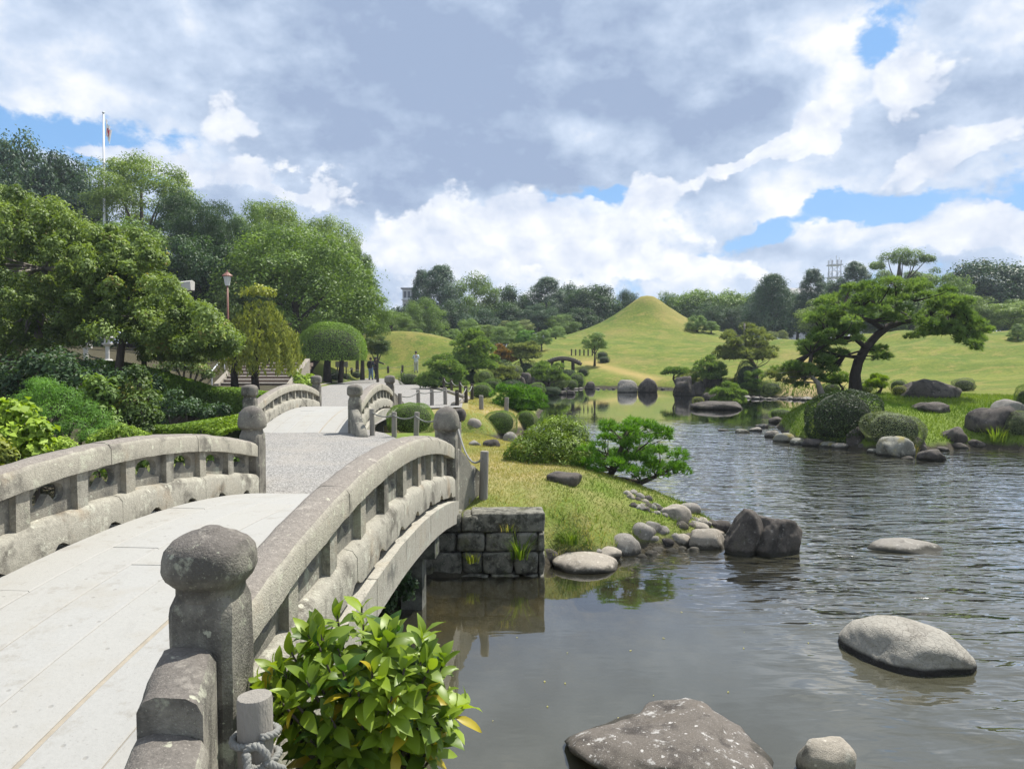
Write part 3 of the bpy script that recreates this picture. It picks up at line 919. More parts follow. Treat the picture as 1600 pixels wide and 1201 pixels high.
# ------------------------------------------------------------------ stone bridges
class Bridge:
    def __init__(s, label, xr, yn, th, L, W, zend, rise, he, hm, nbal, segs, far=False, panels=True, squat=True, seed=1):
        s.xr, s.yn, s.th, s.L, s.W, s.z0, s.rise, s.he, s.hm = xr, yn, th, L, W, zend, rise, he, hm
        s.ex = Vector((math.sin(th), math.cos(th), 0))
        s.el = Vector((math.cos(th), -math.sin(th), 0))
        mid = s.p(L / 2, -W / 2, 0)
        s.root = thing('stone_bridge', label, 'bridge', (mid.x, mid.y, zend))
        s.far = far
        s.seed = seed
        s.build(nbal, segs, panels, squat)

    def p(s, u, lat, z):
        q = Vector((s.xr, s.yn, 0)) + s.ex * u + s.el * lat
        q.z = z
        return q

    def q(s, u):
        return 1 - ((u - s.L / 2) / (s.L / 2)) ** 2

    def deck(s, u):
        return s.z0 + s.rise * s.q(u)

    def rail(s, u):
        return s.deck(u) + s.he + (s.hm - s.he) * s.q(u)

    def sweep(s, name, u0, u1, n, prof, mat, amp=0.006, parent=None, smooth=True, freq=7.0, sharp=50):
        """prof(u) -> list of (lat, z) points; closed solid between u0 and u1"""
        mb = MB()
        us = np.linspace(u0, u1, n + 1)
        k = None
        for u in us:
            pr = prof(u)
            k = len(pr)
            for la, z in pr:
                mb.v.append(tuple(s.p(u, la, z)))
        for i in range(n):
            for j in range(k):
                j2 = (j + 1) % k
                mb.f.append((i * k + j, (i + 1) * k + j, (i + 1) * k + j2, i * k + j2))
        mb.f.append(tuple(range(k)))
        mb.f.append(tuple(n * k + j for j in range(k))[::-1])
        shift(mb, s.root)
        me = mb.mesh(name, mat)
        bm = bmesh.new()
        bm.from_mesh(me)
        bmesh.ops.recalc_face_normals(bm, faces=bm.faces[:])
        bm.to_mesh(me)
        bm.free()
        if amp:
            s.seed += 1
            rough(me, amp, freq, s.seed * 1.37)
        if smooth:
            try:
                me.polygons.foreach_set('use_smooth', np.ones(len(me.polygons), bool))
                me.set_sharp_from_angle(angle=R(sharp))
            except Exception:
                pass
        return obj(name, me, parent or s.root)

    def build(s, nbal, segs, panels, squat):
        L, W = s.L, s.W
        hi = not s.far
        # deck slabs
        cols = 6
        a, b = -W + 0.10, -0.10
        w = (b - a) / cols
        for c in range(cols):
            cuts = [0.0] + [L * f + (0.25 if c % 2 else -0.1) for f in ((0.36, 0.72) if c % 3 else (0.28, 0.66))] + [L]
            for u0, u1 in zip(cuts[:-1], cuts[1:]):
                dz = random.uniform(-.002, .002)
                g = 0.0025
                l0, l1 = a + c * w + g + (.012 if c == 4 else 0), a + (c + 1) * w - g - (.010 if c == 3 else 0)

                def prof(u, l0=l0, l1=l1, dz=dz):
                    z = s.deck(u) + dz
                    return [(l0, z - .12), (l0, z - .006), (l0 + .008, z), ((l0 + l1) / 2, z + .001), (l1 - .008, z), (l1, z - .006), (l1, z - .12)]
                s.sweep('deck_slab', u0 + g, u1 - g, 10, prof, M['deck'], 0, sharp=20)
        s.sweep('deck_bed', 0.02, L - .02, 16, lambda u: [(a, s.deck(u) - .13), (a, s.deck(u) - .009), (b, s.deck(u) - .009), (b, s.deck(u) - .13)], M['mortar'], 0)
        # rails on both sides
        for side, lat0 in ((1, 0.0), (-1, -W)):
            inner = -side
            us = np.linspace(0.12, L - 0.12, nbal + 1)
            ub = us[1:-1]
            hw = 0.105

            def hand(u, lat0=lat0):
                z = s.rail(u)
                return [(lat0 - hw, z - .165), (lat0 - hw, z - .045), (lat0 - hw + .02, z - .016), (lat0 - .05, z), (lat0 + .05, z),
                        (lat0 + hw - .02, z - .016), (lat0 + hw, z - .045), (lat0 + hw, z - .165)]
            jt = [0.10] + [L * f for f in segs] + [L - 0.10]
            mt = M['rail']
            for u0, u1 in zip(jt[:-1], jt[1:]):
                s.sweep('handrail_stone', u0 + .004, u1 - .004, 14 if hi else 6, hand, mt, 0.008 if hi else .004)
            # base beam with drain arches along its foot
            per = us[1] - us[0]

            def base(u, lat0=lat0, inner=inner):
                zd = s.deck(u)
                ph = ((u - us[0]) / per) % 1.0
                k = max(0.0, 1 - ((ph - .5) / .13) ** 2)
                wv = 0.006 * math.sin(2 * math.pi * (u - us[0]) / per)
                zt = zd + .225 + wv
                zb = zd - .01 + .05 * math.sqrt(k)
                lo = lat0 - .115
                hi_ = lat0 + .115
                return [(lo, zb), (lo, zt - .05), (lo + .03, zt - .012), (lat0 - .04, zt), (lat0 + .04, zt), (hi_ - .03, zt - .012), (hi_, zt - .05), (hi_, zb)]
            jb = [0.10] + [L * f + .12 for f in segs] + [L - 0.10]
            for u0, u1 in zip(jb[:-1], jb[1:]):
                s.sweep('base_beam', u0 + .003, u1 - .003, 26 if hi else 14, base, M['beam'], 0.0045 if hi else .004)
            # balusters
            for i, u in enumerate(ub):
                def bal(uu, u=u, lat0=lat0):
                    c_, h_ = .0, .075
                    z0, z1 = s.deck(uu) + .20, s.rail(uu) - .15
                    return [(lat0 - h_, z0), (lat0 - h_, z1), (lat0 + h_, z1), (lat0 + h_, z0)]
                bw = .062 if hi else .05
                s.sweep('baluster', u - bw, u + bw, 2, bal, M['beam'] if i % 2 else M['rail'], 0.004 if hi else 0, smooth=False)
            # pierced panels between the balusters
            if panels:
                for u0, u1 in zip(us[:-1], us[1:]):
                    s.panel(u0 + .055, u1 - .055, lat0)
            # fascia beam under the deck edge
            fo = lat0 + side * .02

            def fas(u, fo=fo):
                z = s.deck(u)
                return [(fo - .14, z - .30), (fo - .14, z - .055), (fo + .14, z - .055), (fo + .14, z - .30)]
            for u0, u1 in zip([0.16, L * .34, L * .67], [L * .34, L * .67, L - .16]):
                s.sweep('girder', u0 + .004, u1 - .004, 8, fas, M['fascia'], 0.006)
            # posts and wing stones
            for end, u in ((-1, 0.0), (1, L)):
                s.post(u, lat0, squat, end, side)
                s.wing(u, lat0, end, side)
        # piers in the water
        for u in (L * .26, L * .76):
            for la in (-.10, -W * .5, -W + .10):
                mb = MB()
                c = s.p(u, la, 0)
                mb.box((c.x, c.y, (s.deck(u) - .30 - .7) / 2), (.20, .20, s.deck(u) - .30 + .7), -s.th)
                o = obj('pier', shift(mb, s.root).mesh('pier', M['pier']), s.root)
            c0, c1 = s.p(u, .02, 0), s.p(u, -W - .02, 0)
            mb = MB()
            cc = (c0 + c1) / 2
            mb.box((cc.x, cc.y, s.deck(u) - .40), (W + .25, .24, .22), -s.th)
            obj('cross_beam', shift(mb, s.root).mesh('cross_beam', M['pier']), s.root)

    def panel(s, u0, u1, lat0):
        """thin slab pierced by a long trefoil opening with a wave along its lower edge"""
        n = 24
        mb = MB()
        uc, hwid = (u0 + u1) / 2, (u1 - u0) / 2
        t = .028
        rings = []
        for lat in (lat0 - t, lat0 + t):
            outer, hole = [], []
            for k in range(n):
                an = 2 * math.pi * k / n
                ca, sa = math.cos(an), math.sin(an)
                m = max(abs(ca), abs(sa))
                ox, oz = ca / m, sa / m
                u = uc + ox * hwid
                zb, zt = s.deck(u) + .20, s.rail(u) - .14
                outer.append(s.p(u, lat, (zb + zt) / 2 + oz * (zt - zb) / 2))
                hx = .64 * (abs(ca) ** .75) * (1 if ca > 0 else -1)
                hz = .56 * (abs(sa) ** .8) * (1 if sa > 0 else -1)
                if sa < 0:
                    hz = hz * .8 + .55 * math.exp(-(hx / .2) ** 2)
                u = uc + hx * hwid
                zb, zt = s.deck(u) + .20, s.rail(u) - .14
                hole.append(s.p(u, lat, (zb + zt) / 2 + hz * (zt - zb) / 2 + .01))
            rings += [outer, hole]
        for r in rings:
            mb.v += [tuple(q) for q in r]
        for k in range(n):
            k2 = (k + 1) % n
            o1, h1, o2, h2 = 0, n, 2 * n, 3 * n
            mb.f += [(o1 + k, o1 + k2, h1 + k2, h1 + k), (o2 + k2, o2 + k, h2 + k, h2 + k2), (h1 + k, h1 + k2, h2 + k2, h2 + k), (o1 + k2, o1 + k, o2 + k, o2 + k2)]
        shift(mb, s.root)
        me = mb.mesh('panel', M['railback'])
        bm = bmesh.new()
        bm.from_mesh(me)
        bmesh.ops.recalc_face_normals(bm, faces=bm.faces[:])
        bm.to_mesh(me)
        bm.free()
        obj('panel', me, s.root)

    def post(s, u, lat, squat, end, side):
        c = s.p(u, lat + (.035 * side if squat and end < 0 and not s.far else 0), 0)
        near = squat and end < 0 and not s.far
        zt = s.z0 + (.71 if near else .69)
        zb = s.z0 - (.75 if end > 0 or s.far else .65)
        mb = MB()
        hw = .116 if not s.far else .125
        mb.lathe([(hw, zb), (hw, s.z0 + .2), (hw, zt - .05), (hw * .98, zt - .02), (hw * .80, zt + .035)], (c.x, c.y, 0), 24, 12, -s.th)
        me = shift(mb, s.root).mesh('post', M['post'])
        bm = bmesh.new()
        bm.from_mesh(me)
        big = [e for e in bm.edges if e.calc_length() > .15]
        bmesh.ops.subdivide_edges(bm, edges=big, cuts=5, use_grid_fill=True)
        bm.to_mesh(me)
        bm.free()
        me.polygons.foreach_set('use_smooth', np.ones(len(me.polygons), bool))
        me.set_sharp_from_angle(angle=R(40))
        rough(me, .007, 6, s.seed + u)
        po = obj('post', me, s.root)
        # finial: neck, swelling bulb with a faint point
        mb = MB()
        r = .152
        if s.far:
            r = .15
            prof = [(.10, zt - .02), (.105, zt + .05), (.118, zt + .06), (r * .97, zt + .085), (r, zt + .12), (r, zt + .20), (r * .96, zt + .235), (r * .8, zt + .265), (r * .45, zt + .285), (.02, zt + .292)]
            pw = 4.0
        elif squat and end < 0:
            prof = [(.108, zt - .02), (.112, zt + .045), (.122, zt + .053), (r * .93, zt + .075), (r * 1.02, zt + .105), (r * 1.02, zt + .14), (r * .97, zt + .175), (r * .82, zt + .205), (r * .58, zt + .229), (r * .30, zt + .243), (.03, zt + .252)]
            pw = 2.9
        else:
            r = .146
            prof = [(.100, zt - .02), (.103, zt + .045), (.112, zt + .05), (r * .95, zt + .07), (r, zt + .11), (r * .98, zt + .17), (r * .90, zt + .225), (r * .72, zt + .268), (r * .45, zt + .298), (r * .2, zt + .312), (.02, zt + .316)]
            pw = 2.9
        # finer rings
        pr = []
        for (a, b) in zip(prof[:-1], prof[1:]):
            pr += [a, ((a[0] + b[0]) / 2, (a[1] + b[1]) / 2)]
        pr.append(prof[-1])
        mb.lathe(pr, (c.x, c.y, 0), 28, pw, -s.th)
        me = shift(mb, s.root).mesh('finial', M['post'], True)
        rough(me, .010 if not s.far else .006, 7, s.seed * 2 + u)
        obj('finial', me, po)

    def wing(s, u, lat, end, side):
        """scroll-edged stone that carries the rail down outside the post"""
        if end < 0 and not s.far:
            # two stepped blocks running towards the lane
            for k, (d0, d1, zh, w_, dz) in enumerate(((.125, .47, .56, .215, -.02), (.475, 1.15, .43, .245, -.10))):
                def prof(x, d0=d0, d1=d1, zh=zh, w_=w_, dz=dz):
                    t = (-x - d0) / (d1 - d0)
                    z = s.z0 + zh + dz * t * t
                    la = lat + side * (.36 * (-x - .12) + .0)
                    return [(la - w_ / 2, s.z0 - .3), (la - w_ / 2, z - .05), (la - w_ / 2 + .02, z - .015), (la - .05, z), (la + .05, z),
                            (la + w_ / 2 - .02, z - .015), (la + w_ / 2, z - .05), (la + w_ / 2, s.z0 - .3)]
                s.sweep('wing_stone', -d1, -d0, 10, prof, M['post'], .009)
            return
        out = []
        n = 26
        ln, h0 = (.70, .50) if not s.far else (.75, .46)
        for i in range(n + 1):
            t = i / n
            z = h0 * (1 - t) ** 1.0
            z += .075 * abs(math.sin(t * math.pi * 2.0)) ** .6 * (1 - .3 * t)
            out.append((t * ln, z * .98 + .02))
        hw = .085

        def prof(x):
            d = abs(x - u) - .13
            z = s.z0 + np.interp(d, [o[0] for o in out], [o[1] for o in out])
            la = lat + side * .40 * d
            return [(la - hw, s.z0 - .35), (la - hw, z - .02), (la - hw + .02, z), (la + hw - .02, z), (la + hw, z - .02), (la + hw, s.z0 - .35)]
        a, b = (u + .13, u + .13 + ln) if end > 0 else (u - .13 - ln, u - .13)
        s.sweep('wing_stone', a, b, 26, prof, M['railback'], .006)


B1 = Bridge('large arched stone bridge with bulb-topped posts crossing the stream beside the wooden post', -1.145, 2.76, 0.072, 5.7, 2.24, 0.80, 0.27, 0.574, 0.645, 9, (.27, .5, .74), seed=3)
B2 = Bridge('small arched stone bridge further along the gravel path, with square-topped posts', -3.2, 15.35, -0.052, 6.5, 2.10, 0.79, 0.26, 0.52, 0.60, 9, (.3, .7), far=True, seed=40)

# ------------------------------------------------------------------ rocks
def ico(sub):
    bm = bmesh.new()
    bmesh.ops.create_icosphere(bm, subdivisions=sub, radius=1.0)
    V = np.array([v.co[:] for v in bm.verts])
    F = np.array([[v.index for v in f.verts] for f in bm.faces])
    bm.free()
    return V, F


ICO = {k: ico(k) for k in (2, 3, 4, 5)}


def waves(D, seed, f0, octs=4, gain=0.55):
    """cheap smooth noise on points D"""
    g = np.random.default_rng(seed)
    out = np.zeros(len(D))
    a, f = 1.0, f0
    for _ in range(octs):
        for _k in range(5):
            k = g.normal(size=3)
            k /= np.linalg.norm(k)
            out += a * np.sin(D @ k * f * (0.7 + .6 * g.random()) + g.random() * 6.28) / 2.2
        a *= gain
        f *= 2.0
    return out


def rock_mesh(name, size, seed, mat, sub=3, ang=0.5, rgh=0.06, flat_top=0.0, sink=0.35):
    """boulder w x d x h standing in the ground or water by a share of its height"""
    V, F = ICO[sub]
    D = V / np.linalg.norm(V, axis=1)[:, None]
    g = np.random.default_rng(seed + 100)
    r = np.ones(len(D)) * 1.15
    for _ in range(int(7 + 9 * ang)):
        n = g.normal(size=3)
        n /= np.linalg.norm(n)
        h = 0.74 + 0.30 * g.random()
        c = np.maximum(D @ n, 1e-3)
        q = h / c
        k = 0.05 + 0.16 * (1 - ang)
        m = np.minimum(r, q)
        e = np.clip(1 - np.abs(r - q) / k, 0, 1)
        r = m - k * 0.25 * e * e
    r = r * (1 + rgh * waves(D, seed, 2.2, 2) + rgh * 0.40 * waves(D, seed + 9, 6.0, 3))
    if sub > 3:
        r = r * (1 - rgh * .55 * np.abs(waves(D, seed + 4, 3.0, 4)))
    P = D * r[:, None]
    lo, hi = P.min(0), P.max(0)
    P = (P - (lo + hi) / 2) / ((hi - lo) / 2)
    if flat_top:
        P[:, 2] = np.where(P[:, 2] > 0, P[:, 2] * (1 - flat_top) + flat_top * np.tanh(P[:, 2] * 2.2) / np.tanh(2.2), P[:, 2])
    w, d, h = size
    H = h / (1 - sink)                      # whole height, part of it below ground
    P = P * np.array([w / 2, d / 2, H / 2])
    P[:, 2] += h - H / 2
    return fast_mesh(name, P, F, M[mat], smooth=True)


def rock(px, py, w, h, label, mat='rock_grey', seed=1, z=None, depth=None, dr=0.8, rz=0.0, sub=3, ang=.5, rgh=.06, flat=0.0, group=None, name='rock', sink=.35, cat='rock', y=None):
    """boulder whose foot meets photo pixel (px, py); w, h in photo pixels"""
    if y is not None:
        p = at(px, py, y)
        p.z = max(tz(p.x, p.y), 0.0) if z is None else z
    elif z is None:
        p = on(px, py)
    else:
        p = ground(px, py, z)
    k = mpp(p.y)
    W, Hh = w * k, h * k
    Dp = W * dr
    dep = math.atan2(EYE - p.z, p.y)      # seen from above, part of the height is the top's depth
    Hh = max(.42 * Hh, (Hh - .47 * Dp * math.sin(dep)) / math.cos(dep))
    me = rock_mesh('rock', (W, Dp, Hh), seed, mat, sub, ang, rgh, flat, sink)
    # the pixel marks the front foot; the centre lies half a depth behind it
    o = obj(name, me, None, (p.x * (1 + Dp * .38 / p.y), p.y + Dp * 0.38, p.z - 0.03), rz)
    tag(o, label, cat, group)
    return o


rock(1040, 1236, 352, 126, 'large dark rock with white lichen specks rising from the near water', 'rock_speckled', 8, z=0, sub=5, ang=.15, rgh=.10, dr=.85)
rock(1292, 1222, 95, 74, 'low pale rock beside the white-specked dark rock', 'rock_tan', 4, z=0, sub=4, ang=.3, flat=.4)


def cracked_mat():
    m, N, out = new_mat('cracked_pale_rock')
    P = pos_node(N, False)
    vo = N.n('ShaderNodeTexVoronoi', {'Vector': N.v('ADD', P, N.v('SCALE', N.n('ShaderNodeTexNoise', {'Vector': P, 'Scale': 9.0, 'Detail': 5.0}).outputs['Color'], .11)), 'Scale': 21.0}, feature='DISTANCE_TO_EDGE')
    crack = N.ss(vo.outputs['Distance'], 0.055, 0.0)
    n1 = N.noise(P, 4, 5, .65)
    n2 = N.noise(P, 45, 4, .7)
    col = N.mix(n2, (0.225, 0.21, 0.18), (0.36, 0.34, 0.295))
    col = N.mix(N.m('MULTIPLY', N.ss(n1, .48, .7), .7), col, (0.16, 0.145, 0.12))
    col = N.mix(N.m('MULTIPLY', N.m('MULTIPLY', crack, N.ss(n1, .38, .58)), .6), col, (0.13, 0.115, 0.095))
    z = N.n('ShaderNodeSeparateXYZ', {0: P}).outputs[2]
    wet = N.ss(N.m('ADD', z, N.m('MULTIPLY', n1, .04)), .085, .055)
    col = N.mix(wet, col, (0.022, 0.020, 0.018))
    h = N.m('SUBTRACT', N.m('ADD', n2, n1), N.m('MULTIPLY', crack, 0.6))
    finish(N, out, col, .85, h, .6, .015, .25)
    return m


M['cracked'] = cracked_mat()
rock(1412, 1048, 186, 92, 'broad pale rock with a crazed cracked top standing alone in open water', 'cracked', 15, z=0, sub=5, ang=.12, rgh=.045, dr=1.0, sink=.45)
rock(1415, 863, 124, 24, 'long flat slab of rock barely above the rippled water', 'rock_grey', 6, z=0, sub=4, ang=.4, flat=.6, dr=.55, sink=.25)
rock(1160, 867, 60, 78, 'pointed grey-topped half of the split boulder at the tip of the grass spit', 'rock_dark', 27, z=0, sub=5, ang=.7, rgh=.09, dr=1.0, name='boulder')
rock(1207, 868, 96, 70, 'rounded dark half of the split boulder in the water off the grass spit', 'rock_dark', 19, z=0, sub=5, ang=.5, rgh=.09, dr=.85, name='boulder')
# the edge of the spit
for i, (px, py, w, h, mat, lab) in enumerate((
        (915, 897, 108, 34, 'rock_tan', 'long low tan rock in the water below the dry-stone wall'),
        (942, 875, 60, 22, 'rock_tan', 'smooth oval rock behind the long low tan rock'),
        (976, 868, 54, 38, 'rock_grey', 'round grey boulder at the foot of the spit grass'),
        (1006, 859, 42, 27, 'rock_grey', 'grey boulder touching the round grey boulder on the spit edge'),
        (1105, 858, 64, 38, 'rock_tan', 'wide smooth boulder beside the split boulder'),
        (1061, 857, 36, 17, 'rock_tan', 'small flat-topped stone at the waterline before the wide smooth boulder'),
        (857, 878, 30, 22, 'rock_dark', 'small dark stone at the corner of the dry-stone wall'),
        (1052, 815, 56, 27, 'rock_tan', 'sloping tan rock at the end of the spit grass'),
        (1124, 830, 40, 22, 'rock_dark', 'dark stone wedged behind the split boulder'),
        (1073, 800, 46, 18, 'rock_grey', 'flat grey stone at the water behind the sloping tan rock'),
        (882, 757, 58, 24, 'rock_dark', 'low brown rock under the yellow-green azalea'),
        (1090, 838, 40, 18, 'rock_tan', 'small tan stone between the wide smooth boulder and the grass'))):
    rock(px, py, w, h, lab, mat, 30 + i, sub=4 if w > 50 else 3, ang=.3, rgh=.05, dr=.75, flat=.2, y=None)
for i, (px, py, w, h) in enumerate(((1020, 842, 30, 18), (1040, 852, 26, 14), (1035, 838, 24, 15), (1052, 846, 22, 12), (1075, 845, 26, 13), (1064, 833, 24, 14), (1015, 862, 16, 7), (1028, 868, 20, 7), (1048, 866, 15, 5), (1082, 862, 20, 8),
                                    (990, 795, 16, 11), (1002, 797, 18, 12), (1013, 793, 15, 10), (1020, 799, 17, 11), (1031, 800, 18, 11), (1025, 791, 14, 9), (1038, 806, 16, 9), (1045, 799, 15, 8), (1008, 787, 14, 9), (996, 786, 14, 9),
                                    (985, 781, 15, 13), (1000, 778, 16, 12), (1060, 824, 17, 9), (1071, 819, 15, 8), (1088, 822, 20, 10), (1100, 828, 22, 11), (1078, 829, 18, 9), (1110, 819, 18, 8), (1096, 812, 16, 7), (895, 884, 24, 12), (962, 878, 22, 10), (1072, 807, 20, 10),
                                    (1012, 804, 15, 8), (1024, 808, 16, 8), (980, 774, 16, 11), (990, 772, 14, 10), (1012, 781, 16, 11), (1104, 846, 20, 9), (1050, 861, 22, 9), (1138, 842, 18, 9))):
    rock(px, py, w, h, 'small rounded cobble in the stony edge of the grass spit', random.choice(['rock_grey', 'rock_tan', 'rock_dark', 'rock_grey']), 60 + i, sub=3, ang=.25, rgh=.04, dr=.85,
         group='cobbles along the edge of the grass spit', name='cobble', cat='stone')
for i in range(46):
    f = random.random()
    if i % 2:
        px, py = np.interp(f, [0, .45, .8, 1], [978, 1050, 1108, 1142]), np.interp(f, [0, .45, .8, 1], [784, 806, 826, 846])
    else:
        px, py = np.interp(f, [0, .4, 1], [905, 1000, 1135]), np.interp(f, [0, .4, 1], [886, 866, 852])
    w = random.uniform(9, 24)
    rock(px + random.uniform(-6, 6), py + random.uniform(-5, 7), w, w * .55, 'small rounded cobble in the stony edge of the grass spit', random.choice(['rock_grey', 'rock_tan', 'rock_dark', 'rock_dark']), 400 + i, sub=3, ang=.3, rgh=.05, dr=.85,
         group='cobbles along the edge of the grass spit', name='cobble', cat='stone')
# drowned stones seen through the shallow water
for i, (px, py, w) in enumerate(((880, 915, 90), (965, 920, 80), (1010, 905, 70), (1045, 880, 60), (760, 905, 80), (840, 935, 60), (700, 930, 70), (930, 945, 60), (1020, 925, 50))):
    p = ground(px, py, -0.30)
    k = mpp(p.y)
    o = obj('cobble', rock_mesh('sunken_stone', (w * k, w * k * .8, .24), 110 + i, 'rock_moss', 3, .3, .05, .3), None, (p.x, p.y, -.34))
    tag(o, 'sunken brownish stone under the shallow water beside the wall', 'stone', 'stones lying under the shallow water')
# inlet behind the spit
for i, (px, py, w, h, mat, lab) in enumerate((
        (712, 661, 34, 22, 'rock_dark', 'brown boulder on the bare bank beyond the bridge end post'),
        (740, 671, 26, 14, 'rock_tan', 'half-buried tan boulder on the bank above the inlet'),
        (768, 698, 28, 15, 'rock_dark', 'dark stone at the inlet below the round clipped bush'),
        (742, 697, 20, 11, 'rock_grey', 'small grey stone at the inlet edge beside the dark stone'),
        (798, 692, 26, 20, 'rock_grey', 'grey stone under the overhang of the clipped bushes'))):
    rock(px, py, w, h, lab, mat, 130 + i, sub=3, ang=.4, rgh=.05)
# stones of the far and right-hand shores
for i, (px, py, w, h, mat, lab) in enumerate((
        (1398, 714, 56, 36, 'rock_moss', 'pale boulder with yellow lichen at the water in front of the grey-green bush'),
        (1456, 720, 46, 22, 'rock_dark', 'dark smooth rock in the water beside the yellow-lichened boulder'),
        (1432, 706, 34, 26, 'rock_dark', 'dark upright rock behind the yellow-lichened boulder'),
        (1338, 698, 30, 30, 'rock_dark', 'dark upright rock between the big round bush and the grey-green bush'),
        (1486, 692, 44, 26, 'rock_dark', 'dark rock on the bank behind the yellow-lichened boulder'),
        (1445, 622, 104, 33, 'rock_dark', 'long dark boulder lying on the lawn behind the leaning pine'),
        (1453, 645, 58, 19, 'rock_dark', 'low dark boulder on the grass in front of the long dark boulder'),
        (1552, 679, 82, 50, 'rock_dark', 'great rounded dark boulder on the bright grass bank'),
        (1577, 655, 58, 34, 'rock_grey', 'flat-topped grey boulder behind the great rounded boulder'),
        (980, 613, 32, 21, 'rock_grey', 'pale-topped round boulder in the far water, beside its darker twin'),
        (1012, 613, 32, 24, 'rock_dark', 'dark round boulder in the far water, twin of the pale-topped one'),
        (922, 608, 17, 13, 'rock_dark', 'small dark rock in the far water off the clipped bushes'),
        (1070, 619, 34, 33, 'rock_dark', 'tall block of rock standing at the water behind the pine islet'),
        (1092, 618, 22, 24, 'rock_dark', 'rounded rock leaning on the tall block of rock'),
        (1120, 640, 84, 16, 'rock_dark', 'broad grey rock carrying a low pine, an islet in the pond'),
        (1107, 632, 24, 20, 'rock_dark', 'peaked rock on the islet beside the low pine'),
        (1115, 603, 34, 26, 'rock_dark', 'dark rock face below the grey pine across the water'),
        (1192, 549, 26, 12, 'rock_dark', 'dark leaning rock beside the grey pine on the mound'),
        (868, 607, 26, 9, 'rock_tan', 'flat pale stone at the foot of the waterfall'),
        (846, 606, 22, 16, 'rock_dark', 'dark rock beside the waterfall'))):
    rock(px, py, w, h, lab, mat, 150 + i, sub=4 if w > 30 else 3, ang=.3 if 'far water' in lab else .7, rgh=.06 if 'far water' in lab else .10, z=0 if py > 700 or lab.find('far water') > 0 or lab.find('islet') > 0 and w > 50 else None, dr=.8, flat=0 if 'far water' in lab else .15)
for i, (px, py, w, h) in enumerate(((1130, 673, 20, 5), (1160, 676, 22, 8), (1180, 674, 22, 9), (1205, 683, 26, 13), (1190, 668, 20, 8), (1225, 691, 34, 18), (1248, 695, 26, 13), (1270, 697, 40, 15), (1295, 699, 30, 12), (1312, 701, 26, 12), (1240, 681, 24, 12), (1212, 661, 22, 12), (1262, 688, 24, 12),
                                    (1500, 701, 26, 12), (1527, 700, 30, 16), (1550, 699, 26, 10), (1575, 699, 24, 11), (1592, 701, 22, 20), (1472, 705, 22, 10), (1365, 708, 22, 10), (1352, 703, 24, 13), (1420, 718, 20, 8))):
    rock(px, py, w, h, 'dark stone in the ragged stone edging of the pond bank below the bushes', random.choice(['rock_dark', 'rock_grey', 'rock_dark', 'rock_moss']), 200 + i, sub=3, ang=.5, rgh=.06, dr=.9, flat=.3, z=0,
         group='edging stones of the bank across the water', name='edging_stone', cat='stone')
for i in range(26):
    px = 1165 + i * 6.4 + random.uniform(-2, 2)
    py = 622.5 + 4.0 * (px - 1165) / 165 + random.uniform(-.6, .6)
    rock(px, py, random.uniform(7, 15), random.uniform(3, 6), 'small flat stone edging the back channel of the pond', random.choice(['rock_grey', 'rock_dark', 'rock_tan']), 240 + i, sub=2, ang=.5, dr=.9, z=0,
         group='edging stones of the back channel', name='edging_stone', cat='stone')
for i in range(24):
    px = 862 + i * 9 + random.uniform(-3, 3)
    rock(px, 608.2 + random.uniform(-.5, .6) + (1.6 if px < 880 else 0), random.uniform(5, 10), random.uniform(2, 4), 'small stone edging the far shore under the cone-shaped hill', random.choice(['rock_grey', 'rock_dark']), 280 + i, sub=2, ang=.5, dr=.9, z=0,
         group='edging stones of the far shore', name='edging_stone', cat='stone')
# tumbled rocks round the waterfall bank
for i, (px, py, w, h) in enumerate(((830, 588, 20, 26), (838, 600, 18, 18), (822, 600, 22, 20), (855, 610, 18, 10), (812, 606, 20, 14), (878, 611, 16, 8), (892, 609, 14, 8))):
    rock(px, py, w, h, 'dark upright rock in the stone setting round the waterfall', 'rock_dark', 310 + i, sub=3, ang=.6, group='rocks round the waterfall', y=46.5 - (py - 588) * .12, z=None, dr=.7)

# ------------------------------------------------------------------ dry-stone abutment wall
wall = thing('abutment_wall', 'mossy dry-stone wall under the end of the large bridge at the water', 'wall', (-.15, 8.1, 0))
x0w, x1w = -.80, .36
zc = -.22
course = 0
for hgt in (.24, .23, .21, .19):
    x = x0w + random.uniform(-.1, 0)
    top = zc + hgt
    xe = x1w if course < 3 else -.36
    if course == 3:
        x = x0w
    while x < xe - .04:
        w = random.uniform(.20, .36)
        w = min(w, xe - x)
        me = stone_box('wall_stone', (w - .012, .36, hgt - .012), M['wallstone'], seed=course * 9 + x * 3, amp=.030, cuts=3, bevel=.035, freq=6)
        o = obj('stone', me, wall, (x + w / 2 + .15, 8.02 + .18 - 8.1 + random.uniform(-.035, .035) + .035 * course, zc + hgt / 2), random.uniform(-.03, .03))
        x += w
    zc = top
    course += 1
me = stone_box('capstone', (.80, .34, .21), M['wallstone'], seed=77, amp=.012, cuts=3, bevel=.02)
obj('capstone', me, wall, (.10, .20, zc - .19 + .105), .04)
# return of the wall beneath the bridge
zc = -.22
for c_ in range(4):
    x = -.84
    while x > -3.4:
        w = random.uniform(.26, .42)
        me = stone_box('wall_stone', (w - .012, .3, .22), M['wallstone'], seed=c_ * 5 + x, amp=.016, cuts=1, bevel=.03, freq=5)
        obj('stone', me, wall, (x - w / 2 + .15, .10 + random.uniform(-.02, .02), zc + .11))
        x -= w
    zc += .228

# ------------------------------------------------------------------ foliage
def unit(a):
    return a / np.maximum(np.linalg.norm(a, axis=1), 1e-9)[:, None]


